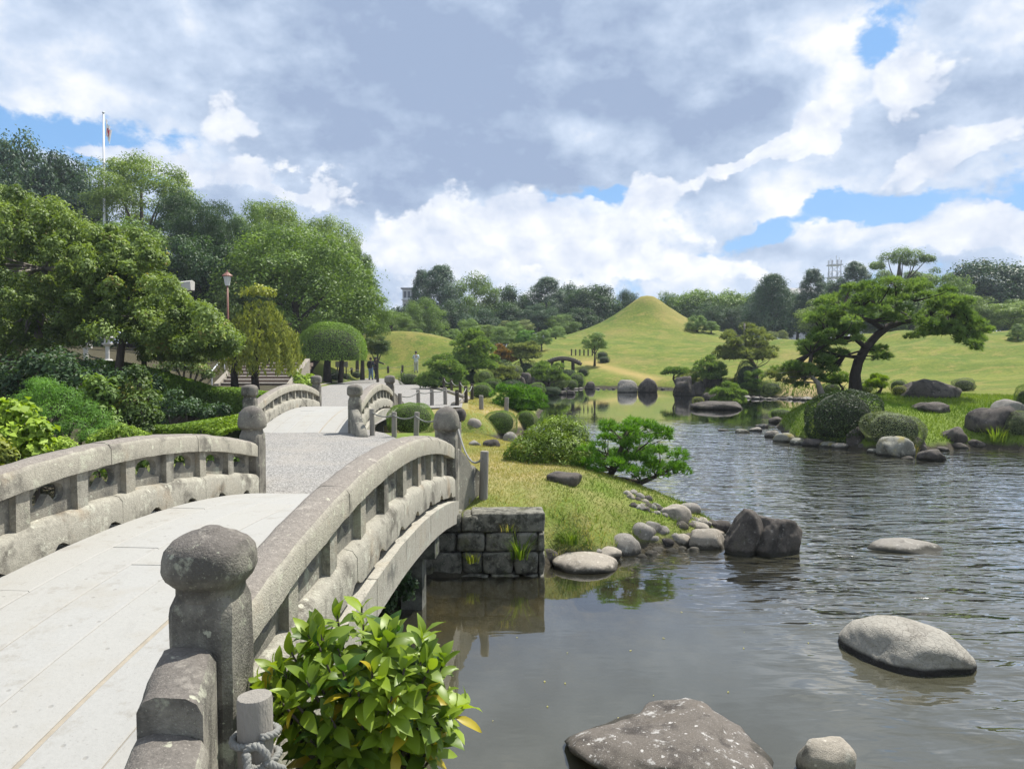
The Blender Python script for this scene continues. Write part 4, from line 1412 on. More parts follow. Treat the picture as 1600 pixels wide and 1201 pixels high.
def leaf_quads(P, Nn, size, aspect=.5, g=rng, droop=0.0, fold=.12):
    """one folded rhombus per leaf"""
    n = len(P)
    Nn = unit(Nn)
    t = np.cross(Nn, g.normal(size=(n, 3)))
    t = unit(t)
    if droop:
        t[:, 2] -= droop
        t = unit(t)
    b = np.cross(Nn, t)
    s = (np.asarray(size) * np.ones(n))[:, None]
    a = P - t * s * .5
    c = P + t * s * .5 - Nn * s * fold
    l = P + b * s * aspect * .5 + Nn * s * fold
    r = P - b * s * aspect * .5 + Nn * s * fold
    V = np.stack([a, r, c, l], 1).reshape(-1, 3)
    F = np.arange(n * 4).reshape(-1, 4)
    return V, F


def sphere_dirs(n, g):
    return unit(g.normal(size=(n, 3)))


def crown_mesh(name, clumps, per, leaf, mat, seed=0, flat=.8, up=.5, aspect=.55, shell=.40, low=-.55, jit=.45, droop=0.0):
    """clumps: (x, y, z, r) lumps of leaves; leaves sit near each lump's skin and face outwards and up"""
    g = np.random.default_rng(seed)
    Ps, Ns, Ts = [], [], []
    for (x, y, z, r) in clumps:
        n = max(6, int(per * (0.6 + .8 * g.random())))
        D = sphere_dirs(int(n * 1.5), g)
        D = D[D[:, 2] > low - .35 * g.random(len(D))][:n]
        n = len(D)
        rad = r * (shell + (1 - shell) * g.random(n) ** .5) * (1 + .55 * g.random(n) ** 7) * (1 + .16 * np.sin(D[:, 0] * 5 + x * 9) * np.sin(D[:, 1] * 5 + z * 7))
        P = D * rad[:, None]
        P[:, 2] *= flat
        Ps.append(P + np.array([x, y, z]))
        Ns.append(D + np.array([0, 0, up]) + g.normal(size=(n, 3)) * jit)
        Ts.append(np.clip(g.random() * .55 + g.random(n) * .5, 0, 1))
    P, Nn, T = np.concatenate(Ps), np.concatenate(Ns), np.concatenate(Ts)
    V, F = leaf_quads(P, Nn, leaf * (.65 + .7 * g.random(len(P))), aspect, g, droop)
    return fast_mesh(name, V, F, M[mat] if mat else None, np.repeat(T, 4))


def hull_clumps(n, rx, ry, rz, rc, seed, inner=.3, zmin=-.5, jr=.3, lump=.18):
    """lumps spread over a rounded crown with an uneven outline"""
    g = np.random.default_rng(seed)
    out = []
    i = 0
    while len(out) < n:
        D = sphere_dirs(1, g)[0]
        if D[2] < zmin:
            continue
        k = 1 - lump + lump * 2 * g.random() if i % 4 else inner + .4 * g.random()
        i += 1
        out.append((D[0] * rx * k, D[1] * ry * k, D[2] * rz * k, rc * (1 - jr + 2 * jr * g.random())))
    return out


def limb(p0, p1, sag=.15, n=5, g=random):
    p0, p1 = Vector(p0), Vector(p1)
    d = p1 - p0
    o = Vector((g.uniform(-1, 1), g.uniform(-1, 1), g.uniform(-.2, .6))) * d.length * sag
    return [p0 + d * t + o * math.sin(math.pi * t) for t in [i / n for i in range(n + 1)]]


def trunk_mesh(name, base_r, path, limbs, mat, sides=9):
    """tapered trunk along path with limbs [(points, radius)]"""
    mb = MB()
    n = len(path)
    mb.tube(path, [base_r * (1.35 if i == 0 else 1.0) * (1 - .62 * i / (n - 1)) for i in range(n)], sides)
    for pts, r in limbs:
        k = len(pts)
        mb.tube(pts, [r * (1 - .75 * i / (k - 1)) for i in range(k)], 6, cap=False)
    return mb.mesh(name, M[mat] if mat else None, True)


# prototypes with unit radius, copied and scaled for the trees far off
PROTO = {}


def proto(key, clumps, per, leaf, seed, **kw):
    PROTO[key] = crown_mesh('crown_' + key, clumps, per, leaf, None, seed, **kw)


for i_ in range(3):
    proto('broad%d' % i_, hull_clumps(100, .82, .82, .80, .27, 11 + i_, zmin=-.85), 230, .066, 20 + i_)
for i_ in range(2):
    proto('dense%d' % i_, hull_clumps(140, .84, .84, .82, .22, 31 + i_, zmin=-.85), 300, .040, 40 + i_)
    proto('airy%d' % i_, hull_clumps(100, .84, .84, .82, .23, 51 + i_, inner=.45, zmin=-.75), 260, .044, 60 + i_, flat=.62)
# layered pine: flat pads around a tall axis
def pine_clumps(n, seed, spread=1.0, r=.2):
    g = np.random.default_rng(seed)
    out = []
    for k in range(n):
        t = (k + g.random()) / n
        z = -0.85 + 1.75 * t
        w = spread * (.95 * (1 - t) ** .75 + .12)
        a = k * 2.4 + g.random()
        q = (.45 + .6 * g.random()) * w
        out.append((math.cos(a) * q, math.sin(a) * q, z, r * (.7 + .6 * g.random()) * (1.15 - .4 * t)))
    return out


for i_ in range(2):
    proto('pine%d' % i_, pine_clumps(90, 71 + i_, 1.0, .24), 300, .062, 80 + i_, flat=.5, up=.9, aspect=.28, low=-.3)
proto('cone0', pine_clumps(130, 75, .82, .22), 240, .056, 84, flat=.85, up=.3, aspect=.3, low=-.7, droop=.5)
# domed pine of a garden: pads over a dome, open below
def dome_clumps(n, seed, r=.17, rz=.8):
    g = np.random.default_rng(seed)
    out = []
    for k in range(n):
        D = sphere_dirs(1, g)[0]
        D[2] = abs(D[2])
        q = .62 + .36 * g.random() if k % 5 else .3 + .3 * g.random()
        out.append((D[0] * q, D[1] * q, D[2] * q * rz, r * (.7 + .6 * g.random())))
    return out


for i_ in range(3):
    proto('dome%d' % i_, dome_clumps(100, 91 + i_, .2), 240, .055, 95 + i_, flat=.45, up=.9, aspect=.3, low=-.25)
# clipped ball
def ball_mesh(name, seed, n=6000, leaf=.045, mat=None, sq=2.4, zlo=-.7, lump=.06, aspect=.6):
    g = np.random.default_rng(seed)
    D = sphere_dirs(n, g)
    D = D[D[:, 2] > zlo]
    s = (np.abs(D) ** sq).sum(1) ** (-1 / sq)
    P = D * s[:, None] * (1 + lump * waves(D, seed, 3, 3))[:, None] * (.93 + .07 * g.random(len(D)))[:, None]
    V, F = leaf_quads(P, D + g.normal(size=P.shape) * .7 + np.array([0, 0, .2]), leaf * (.5 + .6 * g.random(len(P))), aspect, g)
    cl = .5 + .3 * waves(D, seed + 3, 5, 2)
    T = np.clip(cl * .5 + g.random(len(P)) * .5, 0, 1)
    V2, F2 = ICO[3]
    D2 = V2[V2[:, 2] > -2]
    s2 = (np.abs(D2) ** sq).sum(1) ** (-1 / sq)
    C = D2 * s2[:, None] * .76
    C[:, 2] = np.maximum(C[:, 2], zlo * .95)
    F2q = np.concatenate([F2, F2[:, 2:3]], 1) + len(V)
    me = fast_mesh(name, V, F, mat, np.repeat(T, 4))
    core = fast_mesh(name + '_twigs', C, F2, M['twig'])  # opaque filler inside the leaves, dark in place of inner shade
    return me, core


M['twig'] = plain_mat('inner_twigs', (0.022, 0.028, 0.012), 0.95, 0.3, 12, 0.3)  # filler core that blocks see-through; inner shade is put into its dark colour
BALL = {}
for i_ in range(3):
    BALL[i_] = ball_mesh('clipped%d' % i_, 101 + i_, 7000, .058)
BALL['fine'] = ball_mesh('clippedf', 110, 26000, .036, sq=2.2, lump=.07)
BALL['loose'] = ball_mesh('loose', 111, 12000, .060, sq=2.0, lump=.16)
BALL['loose2'] = ball_mesh('loose2', 112, 18000, .055, sq=2.1, lump=.13)

# a short branching trunk with unit height for far trees
_tm = trunk_mesh('trunk_far', .07, [(0, 0, 0), (.02, .01, .35), (-.01, .02, .7), (.01, 0, 1.0)],
                 [(limb((.01, .01, .45), (.45, .1, .85), .1), .035), (limb((0, .01, .5), (-.42, -.1, .9), .1), .035), (limb((0, .01, .6), (.05, .4, .95), .1), .03), (limb((0, .01, .6), (-.1, -.4, .95), .1), .03)], None, 7)
M_BARK = M['bark']


def tree(name, label, px, ptop, w, y, key, mat, pbot=None, cat='tree', group=None, bark='bark', squash=1.0, rz=None, twist=None, depth=None, lean=0.0):
    """a far or middling tree: crown w photo pixels wide whose top meets row ptop, standing at depth y"""
    k = mpp(y)
    b = at(px, Y0, y)
    z0 = tz(b.x, b.y)
    top = EYE + (Y0 - ptop) * k
    bot = z0 + .15 * (top - z0) if pbot is None else EYE + (Y0 - pbot) * k
    r = w * k / 2
    zc, hz = (top + bot) / 2, (top - bot) / 2
    t = thing(name, label, cat, (b.x, b.y, z0), 0, group)
    dome = key.startswith('dome')
    cz = bot if dome else zc
    s = (r, r * (depth or 1.0), (hz * 2 / .8 if dome else hz / .97))
    obj('crown', PROTO[key], t, (lean * r, 0, cz - z0), rz if rz is not None else random.uniform(0, 6.28), s, M[mat])
    th = max(.3, (cz - z0) + (hz * .9 if dome else hz * .25))
    obj('trunk', _tm, t, (0, 0, -.1), random.uniform(0, 6.28), (r * .85 + .4, r * .85 + .4, th + .1), M[bark])
    return t


def clipped(name, label, px, pbot, w, h, y=None, key=0, mat='leaf_clip', cat='bush', group=None, dr=.9, rz=None, lift=0.0, z=None):
    """clipped or rounded bush whose foot meets (px, pbot); w and h in photo pixels"""
    p = on(px, pbot) if y is None else at(px, pbot, y)
    if y is not None:
        p.z = max(tz(p.x, p.y), .02) if z is None else z
    k = mpp(p.y)
    W, H = w * k, h * k
    t = thing(name, label, cat, (p.x * (1 + W * dr * .4 / p.y), p.y + W * dr * .4, p.z), 0, group)
    me, core = BALL[key]
    rot = random.uniform(0, 6.28) if rz is None else rz
    sc = (W / 2.05, W * dr / 2.05, H / 1.72)
    obj('foliage', me, t, (0, 0, H * .41 + lift), rot if dr > .8 else 0, sc, M[mat])
    obj('dark_core', core, t, (0, 0, H * .41 + lift), rot if dr > .8 else 0, sc, M['twig'])
    mb = MB()
    mb.tube([(0, 0, -.15), (.02, 0, H * .5)], [.05 * W + .01, .03 * W + .01], 6)
    obj('stem', mb.mesh('stem', M['bark']), t)
    return t


# ---- the wood beyond the hills -------------------------------------------------------------
FAR = [
    ('cedar', 'tall dark cedar with a spiked top, beside the flat-roofed building', 688, 414, 92, 108, 'pine0', 'leaf_blue'),
    ('cedar', 'narrower spiked cedar against the flat-roofed building', 660, 422, 56, 110, 'pine1', 'leaf_blue'),
    ('tree', 'rounded pale green tree just past the spiked cedars', 742, 430, 84, 112, 'airy0', 'leaf_mid'),
    ('tree', 'low dark tree in the dip between the pale rounded tree and the pine-like one', 800, 448, 66, 114, 'broad0', 'leaf_dark'),
    ('pine_tree', 'broad bluish pine with a ragged top in the far tree line', 854, 433, 88, 112, 'pine0', 'leaf_blue'),
    ('tree', 'dark rounded tree at the end of the tree line, next to the cone-shaped hill', 924, 447, 84, 110, 'broad1', 'leaf_dark'),
    ('tree', 'dark tree filling the gap behind the bluish pine', 893, 448, 62, 118, 'broad2', 'leaf_blue'),
    ('tree', 'lower rounded grey-green tree in front of the bluish pine', 842, 479, 74, 98, 'dense0', 'leaf_blue'),
    ('tree', 'dark tree below the low dip of the far tree line', 795, 474, 66, 100, 'broad1', 'leaf_dark'),
    ('tree', 'lone small round tree showing over the shoulder of the cone-shaped hill', 981, 454, 40, 118, 'dense1', 'leaf_dark'),
    ('tree', 'first low rounded tree past the peak of the cone-shaped hill', 1040, 458, 52, 120, 'broad0', 'leaf_mid'),
    ('tree', 'broad-topped tree of the wood past the cone-shaped hill', 1083, 454, 82, 116, 'broad1', 'leaf_mid'),
    ('tree', 'rounded tree at the end of the broad-topped wood, before the great dark tree', 1133, 458, 72, 114, 'broad2', 'leaf_mid'),
    ('tree', 'lower rounded tree at the lawn edge in front of the broad-topped wood', 1106, 476, 62, 106, 'dense0', 'leaf_dark'),
    ('tree', 'small dark tree at the lawn edge before the great dark tree', 1152, 482, 50, 106, 'dense1', 'leaf_dark'),
    ('tree', 'great dark cone-topped tree standing clear above the far wood', 1206, 430, 92, 102, 'cone0', 'leaf_blue'),
    ('pine_tree', 'ragged pine in front of the lattice mast', 1268, 421, 62, 100, 'pine1', 'leaf_blue'),
    ('pine_tree', 'pointed bluish pine just past the lattice mast', 1335, 409, 70, 104, 'pine0', 'leaf_blue'),
    ('tree', 'dark tree under the lattice mast', 1302, 440, 60, 106, 'broad0', 'leaf_blue'),
    ('tree', 'dark tree between the umbrella-topped pine and the big rounded tree', 1464, 416, 70, 96, 'airy1', 'leaf_mid'),
    ('tree', 'big rounded bluish tree above the lawn', 1546, 407, 104, 100, 'broad1', 'leaf_blue'),
    ('cedar', 'small dark spire of a conifer beside the big rounded bluish tree', 1586, 418, 30, 98, 'cone0', 'leaf_blue'),
    ('tree', 'light green tree at the lawn edge under the big rounded tree', 1497, 462, 90, 78, 'airy0', 'leaf_light'),
    ('tree', 'light green bushy tree at the lawn edge by the layered clipped pine', 1578, 466, 90, 76, 'airy1', 'leaf_light'),
    ('tree', 'dark tree filling the back of the lawn behind the leaning pine', 1420, 452, 80, 90, 'broad2', 'leaf_mid'),
    ('tree', 'shaded tree behind the lower boughs of the leaning pine', 1370, 470, 80, 88, 'broad0', 'leaf_mid'),
    ('tree', 'tree behind the outstretched bough of the leaning pine', 1290, 468, 74, 88, 'broad1', 'leaf_olive'),
    ('tree', 'bluish tree behind the great dark cone-topped tree', 1180, 470, 60, 112, 'broad2', 'leaf_blue'),
    ('tree', 'dark tree low behind the lattice mast pines', 1245, 470, 60, 104, 'broad0', 'leaf_dark'),
    ('tree', 'pale tree at the lawn edge below the spiked cedars', 662, 470, 66, 84, 'dense0', 'leaf_mid'),
    ('tree', 'small tree in the shade at the end of the big spreading tree', 612, 486, 58, 74, 'airy0', 'leaf_mid'),
    ('tree', 'pale bushy tree at the lawn edge between two shaded trees', 634, 492, 46, 82, 'airy1', 'leaf_olive'),
    ('tree', 'dark tree at the foot of the spiked cedars', 705, 476, 60, 96, 'broad2', 'leaf_dark'),
    ('tree', 'tree below the rounded pale green tree', 748, 482, 64, 94, 'broad0', 'leaf_blue'),
    ('tree', 'low dark tree behind the hill crest near the small round tree', 905, 482, 60, 100, 'broad0', 'leaf_dark'),
    ('tree', 'dark tree at the hill edge under the end of the tree line', 876, 492, 54, 96, 'dense1', 'leaf_mid'),
]
for a in FAR:
    nm, lab, px, pt, w, y, key, mat = a
    w *= 1.22 if px > 1150 else 1.08
    tree(nm, lab, px, pt, w, y, key, mat)
# umbrella-topped pine with sky showing under its top
t = thing('pine_tree', 'tall pine with an umbrella-shaped crown and sky showing under it', 'tree', (at(1404, Y0, 94).x, 94, tz(at(1404, Y0, 94).x, 94)))
k = mpp(94)
cl = []
g_ = np.random.default_rng(5)
for (dx, py, r) in [(-30, 415, 12), (-14, 402, 14), (2, 397, 15), (18, 400, 14), (32, 408, 11), (-4, 408, 13), (14, 412, 11), (-34, 432, 12), (-24, 445, 14), (30, 430, 14), (44, 437, 14), (22, 446, 14), (4, 455, 16), (-14, 460, 16), (40, 456, 14), (-40, 458, 14), (0, 474, 22), (30, 476, 20), (-30, 480, 20)]:
    cl.append((dx * k, g_.uniform(-1.6, 1.6), EYE + (Y0 - py) * k - t.location.z, r * k))
obj('crown', crown_mesh('crown', cl, 1100, .20, 'leaf_mid', 5, flat=.6, up=.9, aspect=.4), t)
obj('trunk', trunk_mesh('trunk', .35, [(0, 0, 0), (.2, 0, 4), (-.3, 0, 8), (.0, 0, 11)], [(limb((0, 0, 7), c[:3], .1), .12) for c in cl[:14]], 'bark'), t)
for i in range(19):
    tree('tree', 'low dark tree in the shade of the wood behind the lawns', 560 + i * 60 + random.uniform(-12, 12), (474 if i < 10 else 452) + random.uniform(-6, 8), 96, 124 + random.uniform(-3, 6), 'broad%d' % (i % 3), random.choice(['leaf_dark', 'leaf_blue', 'leaf_mid']), group='trees in the shade of the far wood')

# clipped pines and rounded shrubs at the far lawn edge
ROWS = [(706, 512, 34, 30, 72, 'needle'), (733, 496, 44, 36, 78, 'needle'), (760, 506, 40, 32, 74, 'leaf_olive'), (786, 508, 46, 38, 70, 'needle'), (803, 500, 34, 28, 80, 'needle'), (822, 514, 40, 32, 70, 'needle_bright'),
        (846, 514, 34, 32, 68, 'needle'), (820, 498, 30, 24, 84, 'needle_grey'), (789, 500, 26, 22, 86, 'needle_grey'), (868, 508, 34, 26, 80, 'needle'), (1205, 516, 26, 24, 82, 'needle_grey'), (1222, 515, 20, 20, 84, 'needle_grey'), (1180, 517, 24, 16, 86, 'leaf_dark'),
        (670, 520, 30, 22, 74, 'leaf_grey'), (690, 527, 26, 18, 72, 'leaf_red'), (650, 512, 30, 26, 78, 'leaf_mid')]
LB = ['dark shrub under the pale tree on the lawn crest', 'broad domed pine under the spiked cedars', 'olive domed tree next to the broad domed pine', 'wide domed pine behind the waterfall garden', 'small domed pine peeping over the wide domed pine',
      'bright green domed pine in the row by the small arched wooden bridge', 'domed pine above the small arched wooden bridge', 'greyish pad of a pine beneath the bluish pine', 'greyish pad-topped pine behind the wide domed pine', 'low spreading pine on the foot of the cone-shaped hill',
      'larger of the two clipped domes under the great dark tree', 'smaller of the two clipped domes under the great dark tree', 'low dark shrub before the two clipped domes', 'grey-green shrub at the top of the lawn', 'reddish low shrub at the end of the lawn crest', 'bushy shrub on the lawn crest']
for i, (px, pt, w, h, y, mat) in enumerate(ROWS):
    tree('pine_tree' if 'needle' in mat else 'shrub', LB[i], px, pt, w, y, 'dome%d' % (i % 3), mat, pbot=pt + h * .75)

# ---- trees round the lawns and the pond -----------------------------------------------------
tree('pine_tree', 'small domed pine alone on the slope of the cone-shaped hill', 929, 517, 40, 60, 'dome0', 'needle', pbot=545)
tree('pine_tree', 'twin-crowned pine at the shoulder of the cone-shaped hill, larger crown', 1089, 491, 36, 80, 'dome1', 'needle', pbot=515)
tree('pine_tree', 'twin-crowned pine at the shoulder of the cone-shaped hill, lower crown', 1111, 501, 30, 80, 'dome2', 'needle', pbot=517)
tree('pine_tree', 'layered clipped pine at the end of the lawn under light green trees', 1590, 506, 40, 52, 'pine1', 'needle', pbot=546)
clipped('bush', 'clipped bush below the small domed pine on the hill, upper one', 941, 561, 22, 12, None, 0, 'leaf_dark')
clipped('bush', 'clipped bush below the small domed pine on the hill, lower one', 944, 568, 22, 11, None, 1, 'leaf_dark')


def pads_tree(name, label, base, pads, needle, per, mat, trunk_path, trunk_r, limb_to=1.0, bark='bark_dark', flat=.45, seed=1, width=.13, cat='pine', tuft=9, limbs_from=None, cols=None):
    """pine built of needle tufts on flat pads; pads in world coordinates (Vector, radius)"""
    t = thing(name, label, cat, tuple(base))
    g = np.random.default_rng(seed)
    Vs, Ts = [], []
    for c, r in pads:
        n = int(per * 1.5 * (.7 + .6 * g.random()))
        D = sphere_dirs(n * 2, g)
        D = D[D[:, 2] > -.35][:n]
        rad = r * (.55 + .45 * np.sqrt(g.random(len(D))))
        P = D * rad[:, None]
        P[:, 2] *= flat
        P += np.array(c - Vector(base))
        ax = unit(D * np.array([.9, .9, .5]) + np.array([0, 0, .55]) + g.normal(size=D.shape) * .2)
        ct = g.random() * .5
        for k in range(tuft):
            dirn = unit(ax + g.normal(size=ax.shape) * .52)
            ln = needle * (.7 + .5 * g.random(len(P)))
            side = unit(np.cross(dirn, g.normal(size=dirn.shape))) * (needle * width)
            Vs.append(np.stack([P - side, P + side, P + dirn * ln[:, None]], 1).reshape(-1, 3))
            Ts.append(np.repeat(np.clip(ct + .55 * g.random(len(P)), 0, 1), 3))
    V = np.concatenate(Vs)
    obj('crown', fast_mesh('crown', V, np.arange(len(V)).reshape(-1, 3), M[mat], np.concatenate(Ts)), t)
    tp = [Vector(p) - Vector(base) for p in trunk_path]
    lf = [Vector(p) - Vector(base) for p in (limbs_from or trunk_path[1:])]
    limbs = []
    for c, r in pads:
        if random.random() < limb_to:
            q = c - Vector(base)
            s = min(lf, key=lambda a: (a - q).length + max(0, (a.z - q.z)) * 1.5)
            limbs.append((limb(s, q - Vector((0, 0, r * .15)), .13, 5), trunk_r * random.uniform(.16, .30)))
    obj('trunk', trunk_mesh('trunk', trunk_r, tp, limbs, bark, 10), t)
    return t


def dome_pads(px0, px1, ptop, pbase, y, n, rpx, seed, ydepth=None, skew=0.0, under=.25, fill=.2):
    """pads over a dome seen from the path: photo columns px0..px1, crown rows ptop..pbase"""
    g = np.random.default_rng(seed)
    out = []
    cx, rx = (px0 + px1) / 2, (px1 - px0) / 2
    k = mpp(y)
    ry = (ydepth or rx * k * .85)
    while len(out) < n:
        D = sphere_dirs(1, g)[0]
        D[2] = abs(D[2]) if g.random() > under else D[2] * .25
        q = .80 + .16 * g.random() if g.random() > fill else .4 + .35 * g.random()
        x = cx + D[0] * q * rx
        z = max(D[2], 0) * q
        py = pbase - z * (pbase - ptop) - (skew * D[0] * 10) + (-D[2] * 12 if D[2] < 0 else 0)
        p = at(x, py, y)
        p.y += D[1] * q * ry
        out.append((p, rpx * k * (.75 + .5 * g.random())))
    return out


# bright small pine on the tip of the spit
yb = 11.5
base = Vector((at(940, 770, yb).x, yb, tz(at(940, 770, yb).x, yb) - .05))
tp = [base, at(945, 752, yb), at(958, 735, yb), at(965, 715, yb - .1), at(975, 690, yb), at(980, 665, yb)]
low = [at(946, 757, yb), at(972, 750, yb - .1), at(1000, 754, yb - .1), at(1025, 744, yb - .1)]
pads = dome_pads(893, 1072, 650, 730, yb, 66, 12, 8, .72, skew=0)
pads += [(at(1030, 742, yb - .3), .16), (at(1052, 735, yb), .15), (at(1068, 738, yb + .1), .13), (at(1002, 744, yb - .3), .12), (at(1060, 715, yb - .2), .15), (at(905, 722, yb - .2), .14)]
t = pads_tree('pine_tree', 'small bright green pine with a domed layered crown at the tip of the grass spit', base, pads, .080, 26, 'needle_bright', tp, .065, .9, 'bark', .5, 3, .085, tuft=9,
              limbs_from=[at(958, 735, yb), at(965, 715, yb), at(975, 690, yb), at(1000, 754, yb - .1), at(1025, 744, yb - .1), at(985, 715, yb + .2), at(950, 715, yb - .2)])
mb = MB()
mb.tube([p - base for p in low], [.062, .055, .048, .03], 8)
obj('branch', mb.mesh('branch', M['bark'], True), t)

# great leaning pine across the water
yb = 24.5
base = Vector((at(1337, 602, yb).x, yb, tz(at(1337, 602, yb).x, yb) - .1))
tp = [base, at(1336, 585, yb), at(1341, 565, yb), at(1353, 543, yb), at(1370, 524, yb), at(1388, 510, yb), at(1408, 503, yb + .2), at(1428, 500, yb + .4), at(1452, 494, yb + .5)]
k = mpp(yb)
pads = []
g_ = np.random.default_rng(4)
# main umbrella
while len(pads) < 118:
    u = g_.uniform(-1, 1)
    px = 1398 + u * 130
    dome = 505 - 66 * math.sqrt(max(0, 1 - u * u))
    base_row = 505 + 26 * u * (u > 0)
    py = dome + (base_row - dome) * g_.random() ** 1.6
    dy = g_.normal() * 1.0 * math.sqrt(max(.1, 1 - u * u))
    pads.append((at(px, py, yb + dy), 13 * k * g_.uniform(.7, 1.2)))
# hanging end of the crown, lower boughs reaching over the water
for (x0, y0_, x1, y1_, n, sp) in ((1450, 510, 1545, 528, 20, 12), (1410, 520, 1470, 530, 6, 8), (1500, 530, 1520, 538, 4, 6), (1330, 500, 1255, 545, 24, 13), (1290, 548, 1215, 588, 20, 11), (1300, 555, 1250, 600, 12, 10), (1318, 548, 1280, 575, 8, 10), (1362, 545, 1385, 560, 8, 8), (1345, 520, 1300, 520, 10, 10)):
    for i in range(n):
        f = i / max(1, n - 1)
        pads.append((at(x0 + (x1 - x0) * f + g_.normal() * sp * .5, y0_ + (y1_ - y0_) * f + g_.normal() * sp * .8, yb + g_.normal() * .5), 10 * k * g_.uniform(.7, 1.15)))
b1 = [at(1353, 543, yb), at(1335, 528, yb - .1), at(1315, 528, yb - .2), at(1295, 535, yb - .3), at(1268, 552, yb - .4)]
b2 = [at(1380, 514, yb), at(1362, 502, yb - .1), at(1345, 497, yb - .2), at(1336, 486, yb - .3), at(1320, 478, yb - .3)]
b3 = [at(1452, 494, yb + .5), at(1480, 505, yb + .3), at(1505, 518, yb)]
b4 = [at(1345, 560, yb), at(1320, 556, yb - .2), at(1300, 552, yb - .3)]
lf = b1[1:] + b2[1:] + b3 + b4[1:] + tp[6:] + [at(1400, 480, yb), at(1430, 470, yb), at(1370, 480, yb)]
t = pads_tree('pine_tree', 'great leaning pine with a bent dark trunk and umbrella crown across the water', base, pads, .14, 34, 'needle', tp, .185, .75, 'bark_dark', .5, 9, .10, limbs_from=lf, tuft=8)
mb = MB()
for bb, r in ((b1, .085), (b2, .09), (b3, .08), (b4, .05)):
    mb.tube([p - base for p in bb], [r * (1 - .5 * i / (len(bb) - 1)) for i in range(len(bb))], 8)
obj('branch', mb.mesh('branch', M['bark_dark'], True), t)
# pale crooked trunk lying below it
yb = 24
base = Vector((at(1287, 604, yb).x, yb, tz(at(1287, 604, yb).x, yb)))
tp = [base, at(1278, 598, yb), at(1270, 590, yb), at(1262, 580, yb)]
pads = [(at(px, py, yb + dy), 9 * mpp(yb) * s) for px, py, dy, s in ((1240, 588, .2, 1.1), (1228, 578, 0, 1), (1252, 592, .3, 1.1), (1262, 575, -.2, 1.1), (1245, 570, .2, 1), (1213, 590, .1, 1), (1222, 596, 0, .9), (1275, 582, .3, .9), (1236, 599, .2, .9), (1204, 584, .2, .8), (1258, 585, 0, 1))]
pads_tree('pine_tree', 'low pine with a pale crooked trunk under the leaning pine', base, pads, .12, 34, 'needle_grey', tp, .10, .9, 'bark_pale', .5, 19, .10)

# greyish pine over the rocks across the water
yb = 44
base = Vector((at(1180, 590, yb).x, yb, tz(at(1180, 590, yb).x, yb)))
tp = [base, at(1181, 575, yb), at(1172, 560, yb), at(1165, 545, yb), at(1164, 525, yb), at(1163, 505, yb)]
pads = dome_pads(1122, 1210, 500, 558, yb, 84, 9, 18, 1.6, under=.4, fill=.4)
pads_tree('pine_tree', 'greyish domed pine above the dark rocks across the water', base, pads,   .20, 30, 'needle_grey', tp, .14, .8, 'bark_pale', .55, 23, .14, tuft=7)
# the pines standing lower round those rocks
for (px, base_py, top, bot, x0, x1, y, n, mat, lab) in (
        (1108, 600, 556, 588, 1082, 1132, 43.5, 26, 'needle', 'dark green pine leaning out from the rocks below the greyish domed pine'),
        (1054, 616, 573, 584, 1034, 1078, 45.5, 14, 'needle', 'slender low pine spreading flat over the tall block of rock'),
        (1076, 600, 576, 596, 1062, 1104, 45, 14, 'needle_grey', 'small pine between the tall block of rock and the leaning one'),
        (1138, 634, 596, 626, 1112, 1164, 34.6, 34, 'needle', 'low cushion pine spreading over the islet rock'),
        (1185, 608, 572, 606, 1162, 1190, 42, 16, 'needle', 'dark pine in the hollow beside the mound bank'),
        (736, 604, 513, 572, 702, 776, 42, 72, 'needle', 'broad dark pine with rounded crown beside the path, in front of the lawn'),
        (690, 606, 554, 600, 655, 728, 37, 54, 'needle', 'low domed green pine by the roped path'),
        (808, 640, 594, 636, 768, 852, 26, 60, 'needle_bright', 'wide low bright pine at the inlet, beyond the clipped bushes'),
        (775, 600, 566, 590, 748, 806, 44, 24, 'needle_grey', 'grey-green pine at the garden rocks beside the broad dark pine'),
        (855, 602, 563, 592, 826, 886, 46, 34, 'needle', 'pine sprawling above the waterfall rocks'),
        (814, 572, 534, 556, 790, 846, 52, 34, 'needle_grey', 'greyish flat-topped pine above the waterfall'),
        (785, 575, 540, 562, 762, 808, 52, 22, 'leaf_red', 'rusty brown pruned tree beside the flat-topped greyish pine'),
        (1312, 602, 576, 597, 1284, 1330, 26, 18, 'needle', 'small dome-shaped pine at the foot of the leaning pine'),
        (1372, 606, 586, 604, 1352, 1392, 26, 14, 'leaf_lime', 'yellow-green shrub behind the big round bush by the leaning pine')):
    b = at(px, base_py, y)
    b.z = max(tz(b.x, b.y), .0)
    topz = at(px, top, y)
    tp = [b, b.lerp(topz, .3) + Vector((.12, 0, 0)), b.lerp(topz, .55) - Vector((.08, 0, 0)), b.lerp(topz, .8)]
    pads = dome_pads(x0, x1, top, bot, y, int(n * 1.5), (x1 - x0) * .11 + 1.6, int(px), None, under=.35, fill=.4)
    pads_tree('pine_tree' if 'pine' in lab else 'shrub', lab, b, pads  , .0035 * y, 34, mat, tp, .0022 * y, .7, 'bark', .55, int(px) + 3, .15, tuft=7, cat='pine' if 'pine' in lab else 'shrub')

